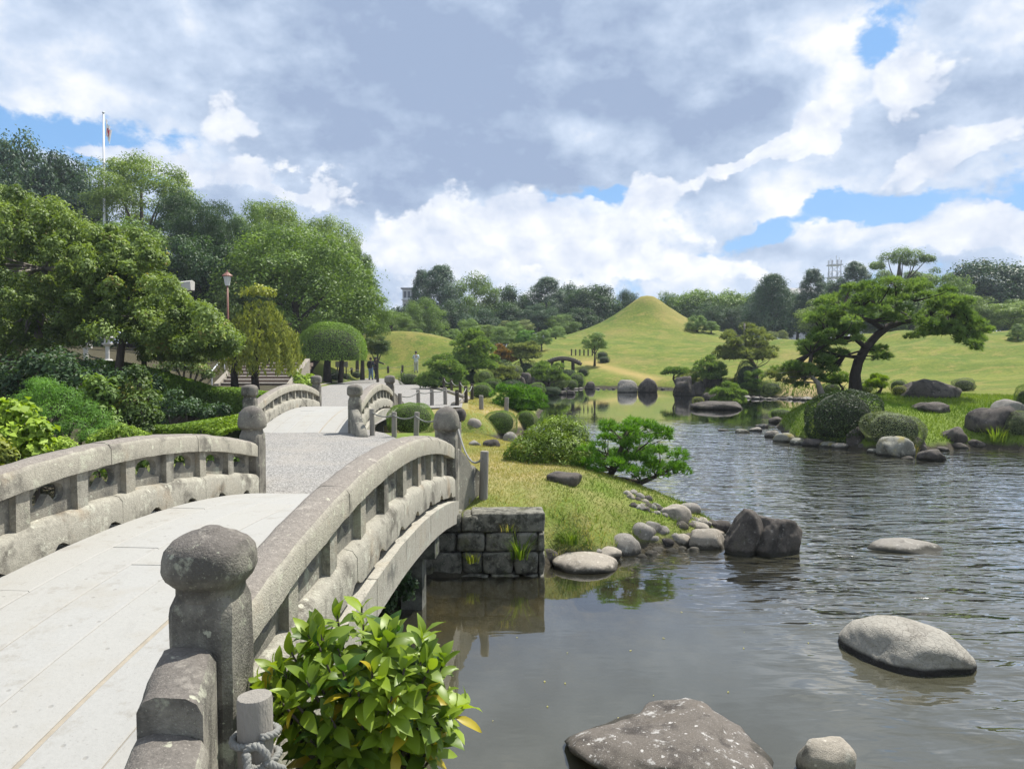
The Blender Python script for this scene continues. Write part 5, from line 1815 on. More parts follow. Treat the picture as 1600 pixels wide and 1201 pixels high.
# clipped and rounded bushes by the water
clipped('bush', 'round clipped bush with a flat shadowed underside above the inlet', 782, 682, 56, 38, None, 'fine', 'leaf_clip', lift=.05)
clipped('bush', 'smaller round clipped bush just behind the flat-undersided one', 822, 672, 34, 30, None, 'fine', 'leaf_clip', lift=.04)
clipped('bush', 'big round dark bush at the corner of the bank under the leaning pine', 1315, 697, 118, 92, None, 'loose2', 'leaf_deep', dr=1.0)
clipped('bush', 'grey-green rounded bush behind the yellow-lichened boulder', 1396, 699, 96, 58, None, 'loose2', 'leaf_grey')
clipped('bush', 'dark rounded bush on the rocks below the greyish domed pine', 1168, 604, 46, 42, 42.5, 'loose', 'leaf_dark')
clipped('bush', 'mossy low bush on the little island of the back channel', 1220, 656, 42, 18, None, 0, 'leaf_clip')
clipped('bush', 'yellow-green cushion on the islet rock beside the low pine', 1091, 633, 20, 14, 34.6, 1, 'leaf_yellow')
clipped('bush', 'grey bush beside the great rounded dark boulder at the picture edge', 1590, 688, 44, 40, 18.9, 'loose', 'leaf_grey')
clipped('bush', 'dark green bush above the grey one beside the great rounded boulder', 1600, 660, 36, 50, 20.5, 'loose', 'leaf_mid')
clipped('bush', 'bright yellow bush at the end of the long dark boulder', 1405, 607, 24, 18, 25, 0, 'leaf_yellow')
clipped('bush', 'green bush behind the bright yellow bush', 1404, 602, 30, 22, 27, 1, 'leaf_mid')
clipped('bush', 'low flowering grey bush past the long dark boulder on the lawn edge', 1506, 612, 36, 20, None, 'loose', 'leaf_grey')
clipped('bush', 'clipped oval bush above the waterfall pool, larger one', 902, 593, 30, 24, 52, 2, 'leaf_mid')
clipped('bush', 'clipped bush above the waterfall pool, smaller one lower down', 892, 598, 24, 15, 51, 0, 'leaf_mid')
clipped('bush', 'small dark bush by the end of the arched wooden bridge', 911, 571, 20, 14, 55, 1, 'leaf_dark')
clipped('bush', 'dark spreading bush beneath the broad dark pine', 738, 605, 26, 24, 41, 'loose', 'leaf_dark')
clipped('bush', 'dark bush in the rocks beside the waterfall', 786, 604, 34, 34, 44, 'loose', 'leaf_dark')
clipped('bush', 'rounded green shrub at the bank above the wide low bright pine', 752, 622, 40, 24, 28, 2, 'leaf_clip')
clipped('bush', 'small clipped ball beside the rounded green shrub', 764, 618, 20, 16, 29, 1, 'leaf_clip')
clipped('bush', 'low hedge-like bush behind the first roped posts of the path', 640, 602, 36, 20, 44, 2, 'leaf_mid')
clipped('bush', 'glossy green clipped bush behind the rope fence between the two bridges', 643, 683, 92, 52, 17.6, 'fine', 'leaf_clip', z=.5)
clipped('bush', 'dark low bush at the end of the large bridge beside the post', 704, 700, 30, 26, 13.5, 'loose', 'leaf_mid')
# bright azalea on the spit
t = thing('azalea_bush', 'yellow-green bushy azalea on the spit beside the small bright pine', 'bush', (at(862, Y0, 11.7).x, 11.7, tz(at(862, Y0, 11.7).x, 11.7)))
k = mpp(11.7)
cl = []
for (dx, py, r, dy) in ((-2, 672, 16, 0), (18, 668, 17, .1), (38, 680, 18, 0), (-25, 686, 18, 0), (-48, 700, 16, -.1), (-60, 712, 13, -.1), (0, 695, 22, -.3), (26, 700, 22, -.3), (46, 706, 16, -.1), (-30, 710, 18, -.3), (10, 720, 22, -.35), (36, 724, 18, -.3), (-10, 730, 18, -.35), (-46, 724, 14, -.2), (15, 690, 20, .35), (-15, 700, 20, .4), (40, 700, 18, .35), (26, 738, 14, -.3), (2, 742, 14, -.3)):
    cl.append((dx * k, dy, EYE + (Y0 - py) * k - t.location.z, r * k * 1.12))
obj('foliage', crown_mesh('foliage', cl, 1000, .044, 'leaf_azalea', 6, flat=1.0, up=.7, aspect=.36, shell=.6), t)
mb = MB()
for c in cl:
    mb.tube(limb((0, 0, -.05), c[:3], .1), .008, 5)
obj('stem', mb.mesh('stem', M['bark']), t)

# undergrowth of the garden between path and pond
for i, (px, pb, w, h, y, mat, lab) in enumerate((
        (703, 604, 30, 22, 40, 'leaf_mid', 'rounded bush at the foot of the low domed green pine'),
        (722, 596, 34, 26, 45, 'leaf_dark', 'dark bush between the low domed pine and the broad dark pine'),
        (757, 606, 30, 24, 40, 'leaf_olive', 'olive bush beneath the edge of the broad dark pine'),
        (776, 588, 34, 28, 49, 'leaf_dark', 'dark bush behind the broad dark pine'),
        (800, 592, 34, 26, 47, 'leaf_grey', 'grey-green bush among the waterfall rocks'),
        (822, 580, 36, 28, 51, 'leaf_dark', 'dark bush under the greyish flat-topped pine'),
        (846, 578, 32, 24, 53, 'leaf_mid', 'mid green bush beside the small arched wooden bridge'),
        (872, 588, 34, 22, 50, 'leaf_olive', 'olive bush in front of the small arched wooden bridge'),
        (886, 578, 30, 20, 53.5, 'leaf_dark', 'dark bush at the foot of the small arched wooden bridge'),
        (838, 618, 36, 20, 38, 'leaf_mid', 'low bush on the shore behind the wide low bright pine'),
        (862, 613, 30, 14, 43, 'leaf_dark', 'dark low bush on the shore under the waterfall'),
        (770, 616, 34, 20, 33, 'leaf_mid', 'low mid green bush beyond the rounded green shrub'),
        (800, 618, 36, 22, 34, 'leaf_dark', 'dark low bush behind the wide low bright pine'),
        (1352, 600, 34, 22, 27, 'leaf_olive', 'olive bush behind the trunk of the leaning pine'),
        (1300, 606, 36, 24, 26.5, 'leaf_mid', 'mid green bush left of the leaning trunk behind the big round bush'.replace(' left of', ' beside')),
        (1432, 604, 30, 16, 29, 'leaf_mid', 'low bush behind the long dark boulder'),
        (1150, 612, 34, 20, 42, 'leaf_mid', 'low bush on the shore below the greyish domed pine'),
        (1205, 602, 40, 24, 41, 'leaf_olive', 'olive bush on the mound past the greyish domed pine'))):
    clipped('bush', lab, px, pb, w, h, y, 'loose' if i % 2 else 'loose2', mat)

# ------------------------------------------------------------------ woods and garden west of the path
def canopy(name, label, y, top, bot, n, rpx, dy, per, leaf, mat, trunk, seed=1, flat=.55, aspect=.5, limbs=.6, bark='bark', tr=.12, droop=.0, up=.6, cat='tree', group=None):
    """spreading tree: its lumps of leaves fill the outline between the rows top(px) and bot(px)"""
    g = np.random.default_rng(seed)
    xs = [p[0] for p in top]
    k = mpp(y)
    b = Vector(trunk[0])
    t = thing(name, label, cat, tuple(b), 0, group)
    cl = []
    while len(cl) < n:
        px = g.uniform(xs[0], xs[-1])
        yt = np.interp(px, xs, [p[1] for p in top])
        yb_ = np.interp(px, [p[0] for p in bot], [p[1] for p in bot])
        f = g.random() ** 1.25
        py = yt + rpx * .6 + (yb_ - yt - rpx) * f
        d = y + g.normal() * dy
        p = at(px, py, d) - b
        cl.append((p.x, p.y, p.z, rpx * k * g.uniform(.65, 1.35)))
    obj('crown', crown_mesh('crown', cl, per, leaf, mat, seed, flat=flat, up=up, aspect=aspect, droop=droop, low=-.6), t)
    tp = [Vector(p) - b for p in trunk]
    lb = []
    for c in cl:
        if g.random() < limbs:
            q = Vector(c[:3])
            s = min(tp[len(tp) // 2:], key=lambda a: (a - q).length)
            if (s - q).length > 2.3:
                continue
            lb.append((limb(s, q, .12, 5), tr * random.uniform(.18, .42)))
    obj('trunk', trunk_mesh('trunk', tr, tp, lb, bark, 9), t)
    return t


# woods on the rise
WOOD = [
    ('pine_tree', 'dark pine at the top of the woods, its puffs against blue sky', 28, 213, 128, 66, 'broad0', 'leaf_blue', 420),
    ('pine_tree', 'dark pine just behind the highest one, sloping towards the flagpole', 92, 246, 116, 68, 'broad1', 'leaf_blue', 430),
    ('pine_tree', 'dark bluish pine below the highest pine at the picture edge', -14, 262, 110, 62, 'dense0', 'leaf_blue', 430),
    ('pine_tree', 'bluish pine beside the flagpole, lower than its neighbours', 138, 286, 90, 64, 'broad2', 'leaf_blue', 430),
    ('camphor_tree', 'light green camphor with gaps of sky, just behind the flagpole', 225, 250, 152, 60, 'airy0', 'leaf_light', 380),
    ('tree', 'very dark rounded tree beside the light green camphor', 296, 306, 112, 54, 'dense1', 'leaf_dark', 450),
    ('tree', 'dark tree sloping down from the very dark rounded tree', 348, 325, 84, 53, 'dense0', 'leaf_dark', 450),
    ('tree', 'mid green tree on the skyline between the very dark tree and the light-topped one', 398, 328, 96, 60, 'dense0', 'leaf_mid', 480),
    ('tree', 'dark green tree in front of the camphor, under the flagpole', 205, 350, 120, 50, 'broad2', 'leaf_mid', 470),
    ('tree', 'dark tree below the very dark rounded tree', 312, 370, 120, 48, 'broad0', 'leaf_dark', 500),
    ('tree', 'light-topped tree forming the skyline over the big spreading tree', 440, 324, 150, 66, 'dense1', 'leaf_light', 480),
    ('tree', 'bright edge tree at the end of the woods against white cloud', 520, 350, 104, 66, 'dense0', 'leaf_light', 500),
    ('tree', 'lower end tree of the woods, last before the open sky', 558, 388, 56, 62, 'dense1', 'leaf_mid', 500),
    ('camphor_tree', 'big spreading mid green tree behind the mushroom-shaped one', 462, 366, 252, 50, 'dense0', 'leaf_mid', 545),
    ('tree', 'tree at the foot of the big spreading one, towards the lawn', 566, 440, 84, 56, 'dense1', 'leaf_mid', 545),
    ('tree', 'olive tree under the street lamp', 372, 440, 110, 47, 'broad1', 'leaf_olive', 560),
    ('tree', 'dark tree behind the shrine gate', 270, 430, 130, 52, 'broad1', 'leaf_dark', 580),
    ('tree', 'deep shaded tree behind the front cherries', 110, 390, 190, 48, 'broad0', 'leaf_dark', 590),
    ('tree', 'deep shaded tree at the picture edge behind the front cherries', 10, 380, 170, 44, 'broad2', 'leaf_dark', 590),
    ('tree', 'shaded tree filling the gap beneath the big spreading tree', 470, 470, 130, 58, 'broad1', 'leaf_dark', 570),
    ('tree', 'shaded tree low behind the stairs', 400, 500, 110, 60, 'broad2', 'leaf_dark', 590),
]
for nm, lab, px, pt, w, y, key, mat, pb in WOOD:
    tree(nm, lab, px, pt, w, y, key, mat, pbot=pb)

# front cherry trees
def gpt(px, y):
    p = at(px, Y0, y)
    return Vector((p.x, y, tz(p.x, y) - .1))


b = gpt(186, 21)
canopy('cherry_tree', 'front olive-green cherry tree with branching dark trunks on the garden slope', 21,
       [(110, 390), (150, 352), (205, 345), (245, 392), (272, 444), (300, 470), (345, 500), (368, 530)], [(110, 540), (180, 520), (250, 548), (300, 566), (368, 556)], 330, 13, 1.7, 300, .095, 'leaf_olive',
       [b, at(186, 575, 21), at(190, 540, 21), at(200, 500, 21.2), at(205, 455, 21.3), at(205, 410, 21.3)], 5, tr=.13, flat=.9, limbs=.3)
b = gpt(60, 23)
canopy('cherry_tree', 'tallest and shadiest of the front olive-green cherry trees, pale-barked', 23,
       [(-70, 300), (0, 292), (60, 300), (110, 330), (170, 368), (215, 420)], [(-70, 560), (20, 560), (90, 552), (140, 520), (215, 500)], 420, 14, 2.0, 300, .10, 'leaf_olive',
       [b, at(58, 570, 23), at(60, 520, 23), at(66, 470, 23), at(70, 420, 23), at(70, 360, 23)], 6, tr=.16, bark='bark_pale', flat=.9, limbs=.3)
mb_lims = [at(176, 560, 21), at(168, 540, 20.8), at(166, 510, 20.8)]
b = gpt(222, 24)
canopy('cherry_tree', 'lower cherry bough tree reaching over the stairs rail', 25,
       [(215, 470), (260, 450), (310, 470), (352, 505)], [(215, 560), (270, 572), (330, 560), (352, 548)], 170, 11, 1.2, 260, .10, 'leaf_olive',
       [b, at(226, 560, 25), at(234, 535, 25), at(255, 510, 25)], 7, tr=.09, flat=.9, limbs=.3)


# weeping tree
def weeping(label, px, ptop, pbot, w, y, trunks, seed):
    k = mpp(y)
    b = gpt(px, y)
    t = thing('weeping_tree', label, 'tree', tuple(b))
    g = np.random.default_rng(seed)
    P, Nn, T = [], [], []
    mbt = MB()
    for i in range(230):
        a = g.uniform(0, 6.28)
        q = math.sqrt(g.random())
        hx, hy = math.cos(a) * q * w / 2 * k, math.sin(a) * q * w / 2 * k * .8
        top = (pbot - ptop) * k * (1 - .55 * q * q) * g.uniform(.7, 1.02)
        z0 = EYE + (Y0 - pbot) * k - b.z
        drop = min(top * .95, g.uniform(.5, 1.9))
        n = int(26 * drop / .9) + 8
        ss_ = np.linspace(0, 1, n)
        xs = hx * (.82 + .2 * np.sqrt(ss_)) + g.normal(size=n) * .06
        ys = hy * (.82 + .2 * np.sqrt(ss_)) + g.normal(size=n) * .06
        zs = z0 + top - drop * ss_ ** 1.3 + .06 * np.sin(ss_ * 9)
        P.append(np.stack([xs, ys, zs], 1))
        o = np.array([hx, hy, .5])
        Nn.append(np.tile(o, (n, 1)) + g.normal(size=(n, 3)) * .6)
        T.append(np.clip(g.random() * .5 + g.random(n) * .5, 0, 1))
    P, Nn, T = map(np.concatenate, (P, Nn, T))
    V, F = leaf_quads(P, Nn, .20 * (.6 + .7 * g.random(len(P))), .32, g, droop=1.3)
    obj('crown', fast_mesh('crown', V, F, M['leaf_yellow'], np.repeat(T, 4)), t)
    for tpx in trunks:
        p0 = gpt(tpx, y) - b
        mb = MB()
        q = [p0, at(tpx - 1, pbot, y) - b, at(tpx + 4, (pbot + ptop) / 2, y) - b, at(px + (tpx - px) * .4, ptop + 14, y) - b]
        mb.tube(q, [.19, .15, .12, .05], 8)
        for j in range(7):
            a = g.uniform(0, 6.28)
            e = Vector((math.cos(a) * w * .36 * k, math.sin(a) * w * .3 * k, q[2].z + g.uniform(.1, .7)))
            mb.tube(limb(q[2], e, .2, 4), [.06, .05, .04, .03, .02], 6)
        obj('trunk', mb.mesh('trunk', M['bark_dark'], True), t)
    # upper tuft
    cl = [((404 - px) * k + dx * .35, 0, EYE + (Y0 - (ptop - 8)) * k - b.z + dz, .42) for dx, dz in ((-1, 0), (0, .12), (1, 0))]
    obj('tuft', crown_mesh('tuft', cl, 200, .13, 'leaf_yellow', 3, flat=.5), t)


weeping('golden-green weeping tree with two dark trunks in front of the stairs', 407, 466, 588, 134, 31, (367, 399), 3)

# mushroom-shaped clipped tree
yb = 46
k = mpp(yb)
b = gpt(520, yb)
t = thing('clipped_tree', 'clipped tree with a mushroom-shaped dome on bent dark trunks by the path', 'tree', tuple(b))
me, core = ball_mesh('dome', 77, 30000, .040, sq=2.3, zlo=-.22, lump=.025)
cz = EYE + (Y0 - 552) * k - b.z
sc = (110 * k / 2.05, 100 * k / 2.05, 50 * k / 1.0)
obj('crown', me, t, (0, 0, cz), 0, sc, M['leaf_clip'])
obj('dark_core', core, t, (0, 0, cz), 0, sc, M['twig'])
mb = MB()
for q, r in (([at(512, 600, yb), at(511, 575, yb), at(513, 553, yb)], .28), ([at(478, 592, yb), at(487, 572, yb), at(500, 556, yb)], .26), ([at(531, 576, yb + 2), at(534, 565, yb + 1), at(532, 552, yb + .5)], .18)):
    q[0].z = tz(q[0].x, q[0].y) - .1
    mb.tube([p - b for p in q], [r, r * .8, r * .6], 9)
obj('trunk', mb.mesh('trunk', M['bark_dark'], True), t)
tree('shrub', 'dark round shrub-like tree next to the mushroom-shaped tree', 590, 524, 40, 50, 'broad0', 'leaf_shrub', pbot=556)


# hedges
def hedge(name, label, pts, width, height, mat, n, leaf, seed, lump=.05, cat='hedge'):
    g = np.random.default_rng(seed)
    pts = [Vector(p) for p in pts]
    c = sum((p for p in pts), Vector()) / len(pts)
    c.z = min(p.z for p in pts)
    t = thing(name, label, cat, tuple(c))
    seg = [(pts[i + 1] - pts[i]).length for i in range(len(pts) - 1)]
    cum = np.concatenate([[0], np.cumsum(seg)])
    A = np.array([p[:] for p in pts]) - np.array(c[:])
    u = g.random(n) * cum[-1]
    X = np.stack([np.interp(u, cum, A[:, j]) for j in range(3)], 1)
    i = np.clip(np.searchsorted(cum, u) - 1, 0, len(seg) - 1)
    D = np.array([((pts[j + 1] - pts[j]).normalized())[:] for j in range(len(seg))])[i]
    side = np.stack([-D[:, 1], D[:, 0], 0 * D[:, 0]], 1)
    a = g.uniform(-1.0, math.pi + 1.0, n)
    ca, sa = np.cos(a), np.sin(a)
    m = (np.abs(ca) ** 4 + np.abs(sa) ** 4) ** .25
    oy, oz = ca / m, np.clip(sa / m, -1, 1)
    # rounded ends
    e = np.minimum(u, cum[-1] - u)
    tap = np.clip(e / (width * .35), .3, 1) ** .5
    P = X + side * (oy * width / 2 * tap)[:, None]
    P[:, 2] += height * (.5 + .5 * oz * tap)
    P *= 1
    nn = side * oy[:, None] + np.array([0, 0, 1]) * oz[:, None]
    P += nn * (lump * waves(P, seed, 2.5, 3))[:, None] * .6 - nn * (g.random(n) * .07)[:, None]
    V, F = leaf_quads(P, nn + g.normal(size=P.shape) * .5 + np.array([0, 0, .25]), leaf * (.6 + .7 * g.random(n)), .55, g)
    T = np.clip(.3 * waves(P, seed + 5, 1.5, 2) + .35 + g.random(n) * .4, 0, 1)
    obj('foliage', fast_mesh('foliage', V, F, M[mat], np.repeat(T, 4)), t)
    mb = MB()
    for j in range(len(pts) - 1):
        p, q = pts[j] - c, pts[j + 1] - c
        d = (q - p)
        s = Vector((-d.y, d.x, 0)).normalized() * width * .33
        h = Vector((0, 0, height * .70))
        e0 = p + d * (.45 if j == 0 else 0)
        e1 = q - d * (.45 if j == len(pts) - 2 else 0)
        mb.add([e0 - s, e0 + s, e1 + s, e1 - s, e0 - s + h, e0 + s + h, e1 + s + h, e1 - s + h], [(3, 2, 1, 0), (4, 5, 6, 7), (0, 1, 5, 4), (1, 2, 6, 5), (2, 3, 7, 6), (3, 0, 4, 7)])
    obj('dark_core', mb.mesh('dark_core', M['twig']), t)  # dark filler boxes, stand in for the shaded inside of the hedge


def gz(x, y, dz=0):
    return (x, y, tz(x, y) + dz)


def on_h(px, py, h, y0=10.0, y1=60.0):
    """place where something h tall would have its top on photo pixel (px, py)"""
    ys = np.arange(y0, y1, .1)
    d = px_dir(px, py)
    t_ = ys / d.y
    df = EYE + d.z * t_ - terrain(d.x * t_, ys) - h
    i = int(np.argmin(np.abs(df)))
    return Vector((d.x * t_[i], ys[i], float(terrain(d.x * t_[i:i + 1], ys[i:i + 1])[0])))


hp = [on_h(px, py, 1.0, 19, 34) for px, py in ((468, 607), (420, 607), (380, 605), (330, 597), (270, 584), (200, 570), (130, 556))]
hp = [(p.x, p.y, p.z - .05) for p in hp]
hedge('hedge', 'long trimmed hedge with a sunlit flat top and shaded front below the stairs', hp, .8, 1.0, 'leaf_clip', 42000, .07, 5)
hedge('hedge', 'low yellow-green clipped hedge beside the gravel between the two bridges', [gz(-4.5, 12.2, -.05), gz(-5.0, 12.6, -.05), gz(-5.7, 12.9, -.1), gz(-6.4, 13.1, -.15)], 1.25, .64, 'leaf_lime', 30000, .05, 8, lump=.09)
clipped('bush', 'rust-tipped rounded bush at the far post of the hedge end', 381, 650, 34, 32, 14.6, 'loose', 'leaf_red')


def shrub(name, label, y, pts, per, leaf, mat, seed, flat=.8, aspect=.5, up=.7, cat='shrub', droop=0.0, base=None):
    """loose garden shrub; pts: lumps (px, py, radius px, depth offset)"""
    k = mpp(y)
    bx = sum(p[0] for p in pts) / len(pts)
    b = gpt(bx, y)
    t = thing(name, label, cat, tuple(b))
    cl = []
    for px, py, r, dy in pts:
        q = at(px, py, y + dy) - b
        cl.append((q.x, q.y, q.z, r * k))
    obj('foliage', crown_mesh('foliage', cl, per, leaf, mat, seed, flat=flat, up=up, aspect=aspect, shell=.45, droop=droop), t)
    mb = MB()
    for c in cl:
        mb.tube(limb((c[0] * .2, c[1] * .2, -.05), c[:3], .1), .014 * y / 10, 5)
    obj('stem', mb.mesh('stem', M['bark']), t)


shrub('fatsia_shrub', 'bright broad-leaved shrub at the picture edge behind the bridge rail', 8.2,
      [(5, 645, 22, 0), (35, 650, 24, 0), (58, 672, 20, -.1), (20, 685, 26, -.2), (-15, 670, 28, 0), (48, 700, 20, -.2), (0, 715, 26, -.3), (30, 640, 18, .2), (66, 690, 16, 0)], 120, .095, 'leaf_lime', 31, aspect=.75, flat=.9)
shrub('juniper_shrub', 'spreading mound of fine green needle foliage behind the bridge rail', 10.3,
      [(75, 605, 22, 0), (60, 600, 18, .2), (100, 618, 24, 0), (45, 622, 22, 0), (125, 636, 24, 0), (150, 650, 22, 0), (85, 640, 26, -.2), (55, 650, 22, -.2), (115, 662, 22, -.3), (165, 668, 20, -.1), (140, 680, 20, -.3), (90, 672, 20, -.3), (35, 640, 16, 0), (68, 622, 22, 0)],
      900, .05, 'needle_bright', 32, flat=.6, aspect=.16, up=1.2)
shrub('azalea_shrub', 'dark shrub with yellowish tips under the front cherry', 12.4,
      [(215, 600, 22, 0), (232, 622, 20, 0), (205, 628, 24, -.2), (190, 610, 20, .2), (222, 645, 22, -.3), (240, 650, 14, -.1), (200, 655, 20, -.3), (178, 635, 18, 0), (212, 582, 16, 0), (228, 668, 14, -.3)], 300, .062, 'leaf_shrub', 33)
shrub('camellia_shrub', 'dark glossy shrub under the trees, behind the mound of needle foliage', 13.5,
      [(20, 580, 26, 0), (55, 570, 26, 0), (95, 572, 26, 0), (120, 590, 24, 0), (40, 600, 26, 0), (85, 600, 24, -.2), (5, 605, 24, 0), (110, 610, 20, -.1), (-15, 590, 26, 0)], 330, .085, 'leaf_dark', 34)
shrub('broadleaf_shrub', 'mid green broad-leaved shrub between the needle mound and the azalea', 12.0,
      [(150, 600, 18, 0), (165, 615, 20, 0), (140, 618, 16, 0), (160, 640, 20, -.1), (180, 660, 16, -.1), (178, 600, 14, .2)], 260, .09, 'leaf_mid', 35)
shrub('fern_clump', 'low lime ferns along the back of the bridge rail', 9.8,
      [(185, 672, 16, 0), (205, 676, 14, 0), (165, 682, 14, 0), (220, 682, 12, 0), (150, 690, 14, 0), (95, 694, 16, -.2), (110, 700, 14, -.2), (80, 705, 14, -.2)], 330, .085, 'leaf_lime', 36, aspect=.18, up=1.0, flat=.7)
shrub('shade_shrub', 'deep shaded shrub at the foot of the cherry trunks', 17.0,
      [(150, 575, 20, 0), (120, 565, 20, 0), (180, 590, 18, 0), (215, 585, 14, 0), (90, 560, 22, 0), (240, 600, 16, 0), (270, 620, 16, 0), (300, 632, 14, 0), (330, 640, 14, 0)], 260, .09, 'leaf_dark', 37)
shrub('shade_shrub', 'dark bush below the long trimmed hedge, behind the yellow-green hedge', 15.0,
      [(262, 640, 18, 0), (290, 640, 16, .2), (250, 655, 16, 0), (320, 645, 14, .3), (350, 640, 12, .3), (238, 630, 16, .3)], 330, .07, 'leaf_dark', 38)
shrub('terrace_shrub', 'sunlit low shrubs on the terrace beside the stairs rail', 36,
      [(270, 568, 14, 0), (290, 572, 14, 0), (310, 576, 14, 0), (255, 575, 12, 0), (325, 585, 10, 0), (300, 562, 10, 0)], 330, .14, 'leaf_olive', 39)
shrub('bank_shrub', 'grassy bank shrubs along the sunny edge of the stairs', 37.5,
      [(468, 592, 9, 0), (478, 598, 9, 0), (488, 602, 8, 0), (458, 584, 8, .5), (470, 600, 9, -.4), (484, 590, 8, .5)], 330, .14, 'leaf_lime', 41)
shrub('bank_shrub', 'dark leafy shrubs seen through the openings of the long bridge rail', 9.2,
      [(0, 735, 30, 0), (50, 735, 28, 0), (100, 730, 28, 0), (150, 728, 26, 0), (200, 722, 26, 0), (250, 715, 24, 0), (300, 712, 22, .2), (345, 712, 20, .3), (375, 715, 16, .5), (-50, 740, 30, 0)], 330, .075, 'leaf_mid', 42)
shrub('edge_shrub', 'yellowing shrub at the picture edge low behind the bridge rail', 7.6,
      [(-5, 700, 20, 0), (10, 712, 16, 0), (-20, 690, 20, 0)], 200, .06, 'leaf_yellow', 40)

# ------------------------------------------------------------------ things on the rise
# stairs
yb = 38.5
c = at(398, 604, yb)
zb = tz(c.x, yb) - .05
t = thing('stone_stairs', 'broad stone stairs with brown risers climbing behind the weeping tree', 'stairs', (c.x, yb, zb))
for i in range(7):
    mb = MB()
    mb.box((0, .42 * i + 1.2, .165 * i + .06), (3.4, 2.4, .20))
    obj('riser', mb.mesh('riser', M['riser']), t)
    mb = MB()
    mb.box((0, .42 * i + .2, .165 * i + .175), (3.42, .46, .035))
    obj('tread', mb.mesh('tread', M['tread']), t)
for sx in (-1.85, 1.85):
    mb = MB()
    mb.add([(sx - .13, -.3, -.3), (sx + .13, -.3, -.3), (sx + .13, 3.2, -.3), (sx - .13, 3.2, -.3), (sx - .13, -.3, .16), (sx + .13, -.3, .16), (sx + .13, 3.2, 1.40), (sx - .13, 3.2, 1.40)],
           [(3, 2, 1, 0), (4, 5, 6, 7), (0, 1, 5, 4), (1, 2, 6, 5), (2, 3, 7, 6), (3, 0, 4, 7)])
    obj('side_curb', mb.mesh('side_curb', M['rock_tan']), t)
rl = thing('stair_handrail', 'pale metal handrail sloping down beside the stairs', 'handrail', (c.x - 2.1, yb, zb))
mb = MB()
mb.tube([(0, -.3, .75), (0, 3.2, 2.3), (0, 5, 2.35)], .035, 7)
obj('rail', mb.mesh('rail', M['steel']), rl)
for yy in (-.2, 1.5, 3.1):
    mb = MB()
    mb.tube([(0, yy, yy * .44 - .2), (0, yy, .86 + yy * .44)], .03, 6)
    obj('support', mb.mesh('support', M['steel']), rl)

# shrine gate
yb = 43
k = mpp(yb)
b = gpt(208, yb)
t = thing('torii_gate', 'pale stone shrine gate half hidden by the cherry trees', 'shrine gate', tuple(b))
ztop = EYE + (Y0 - 444) * k - b.z
for sx in (-2.55, 2.55):
    mb = MB()
    mb.lathe([(.24, -.1), (.22, .3), (.19, ztop - .5)], (sx, 0, 0), 16)
    obj('column', mb.mesh('column', M['concrete'], True), t)
mb = MB()
n = 16
prof = []
for i in range(n + 1):
    u = -1 + 2 * i / n
    zc = ztop - .30 + .16 * abs(u) ** 2.6
    prof.append((u * 3.45, zc))
for (x, z) in prof:
    mb.v += [(x, -.26, z - .22), (x, .26, z - .22), (x, .32, z + .26), (x, 0, z + .34), (x, -.32, z + .26)]
for i in range(n):
    for j in range(5):
        j2 = (j + 1) % 5
        mb.f.append((i * 5 + j, i * 5 + j2, i * 5 + 5 + j2, i * 5 + 5 + j))
mb.f += [(4, 3, 2, 1, 0), tuple(n * 5 + j for j in range(5))]
obj('lintel', mb.mesh('lintel', M['concrete']), t)
mb = MB()
mb.box((0, 0, ztop - 1.25), (6.0, .2, .36))
obj('tie_beam', mb.mesh('tie_beam', M['concrete']), t)


def lantern(label, px, ptop, y):
    b = gpt(px, y)
    h = EYE + (Y0 - ptop) * mpp(y) - b.z
    t = thing('stone_lantern', label, 'stone lantern', tuple(b))
    s = h / 2.0
    for nm, prof in (('base', [(.34, 0), (.34, .12), (.24, .22)]), ('shaft', [(.13, .22), (.12, .6), (.14, .62), (.12, .65), (.13, 1.05)]), ('platform', [(.16, 1.05), (.32, 1.18), (.33, 1.26), (.2, 1.28)]),
                     ('light_box', [(.19, 1.28), (.19, 1.58)]), ('cap', [(.40, 1.58), (.42, 1.64), (.2, 1.80), (.08, 1.84), (.10, 1.9), (.0, 2.02)])):
        mb = MB()
        mb.lathe([(r * s, z * s) for r, z in prof], (0, 0, 0), 6 if nm != 'shaft' else 12)
        obj(nm, mb.mesh(nm, M['concrete']), t)


lantern('pale stone lantern standing under the cherry trees above the hedge', 134, 515, 33)
lantern('stone lantern partly hidden behind the branching cherry trunks', 168, 518, 36)

# lamp post
yb = 42
b = gpt(357, yb)
zt = EYE + (Y0 - 425) * mpp(yb) - b.z
t = thing('lamp_post', 'park lamp post with a red-brown hat above the weeping tree', 'lamp post', tuple(b))
mb = MB()
mb.tube([(0, 0, -.1), (0, 0, zt - .75)], [.07, .05], 10)
obj('pole', mb.mesh('pole', M['cast'], True), t)
mb = MB()
mb.lathe([(.12, zt - .78), (.20, zt - .30), (.20, zt - .26)], (0, 0, 0), 8)
obj('lamp_glass', mb.mesh('lamp_glass', M['glass']), t)
mb = MB()
mb.lathe([(.29, zt - .27), (.30, zt - .24), (.14, zt - .10), (.05, zt - .04), (.04, zt + .06), (.0, zt + .09)], (0, 0, 0), 12)
obj('lamp_hat', mb.mesh('lamp_hat', M['cast']), t)

# flagpole
yb = 58
b = at(165, Y0, yb)
b.z = tz(b.x, yb)
tp_ = at(161.5, 178, yb)
t = thing('flagpole', 'tall pale flagpole rising from the woods', 'flagpole', tuple(b))
mb = MB()
mb.tube([(0, 0, -.2), tuple(tp_ - b)], [.13, .065], 10)
obj('pole', mb.mesh('pole', M['steel'], True), t)
mb = MB()
q = tp_ - b
mb.lathe([(.02, 0), (.10, .06), (.10, .12), (.02, .18)], tuple(q), 10)
obj('finial', mb.mesh('finial', M['steel'], True), t)


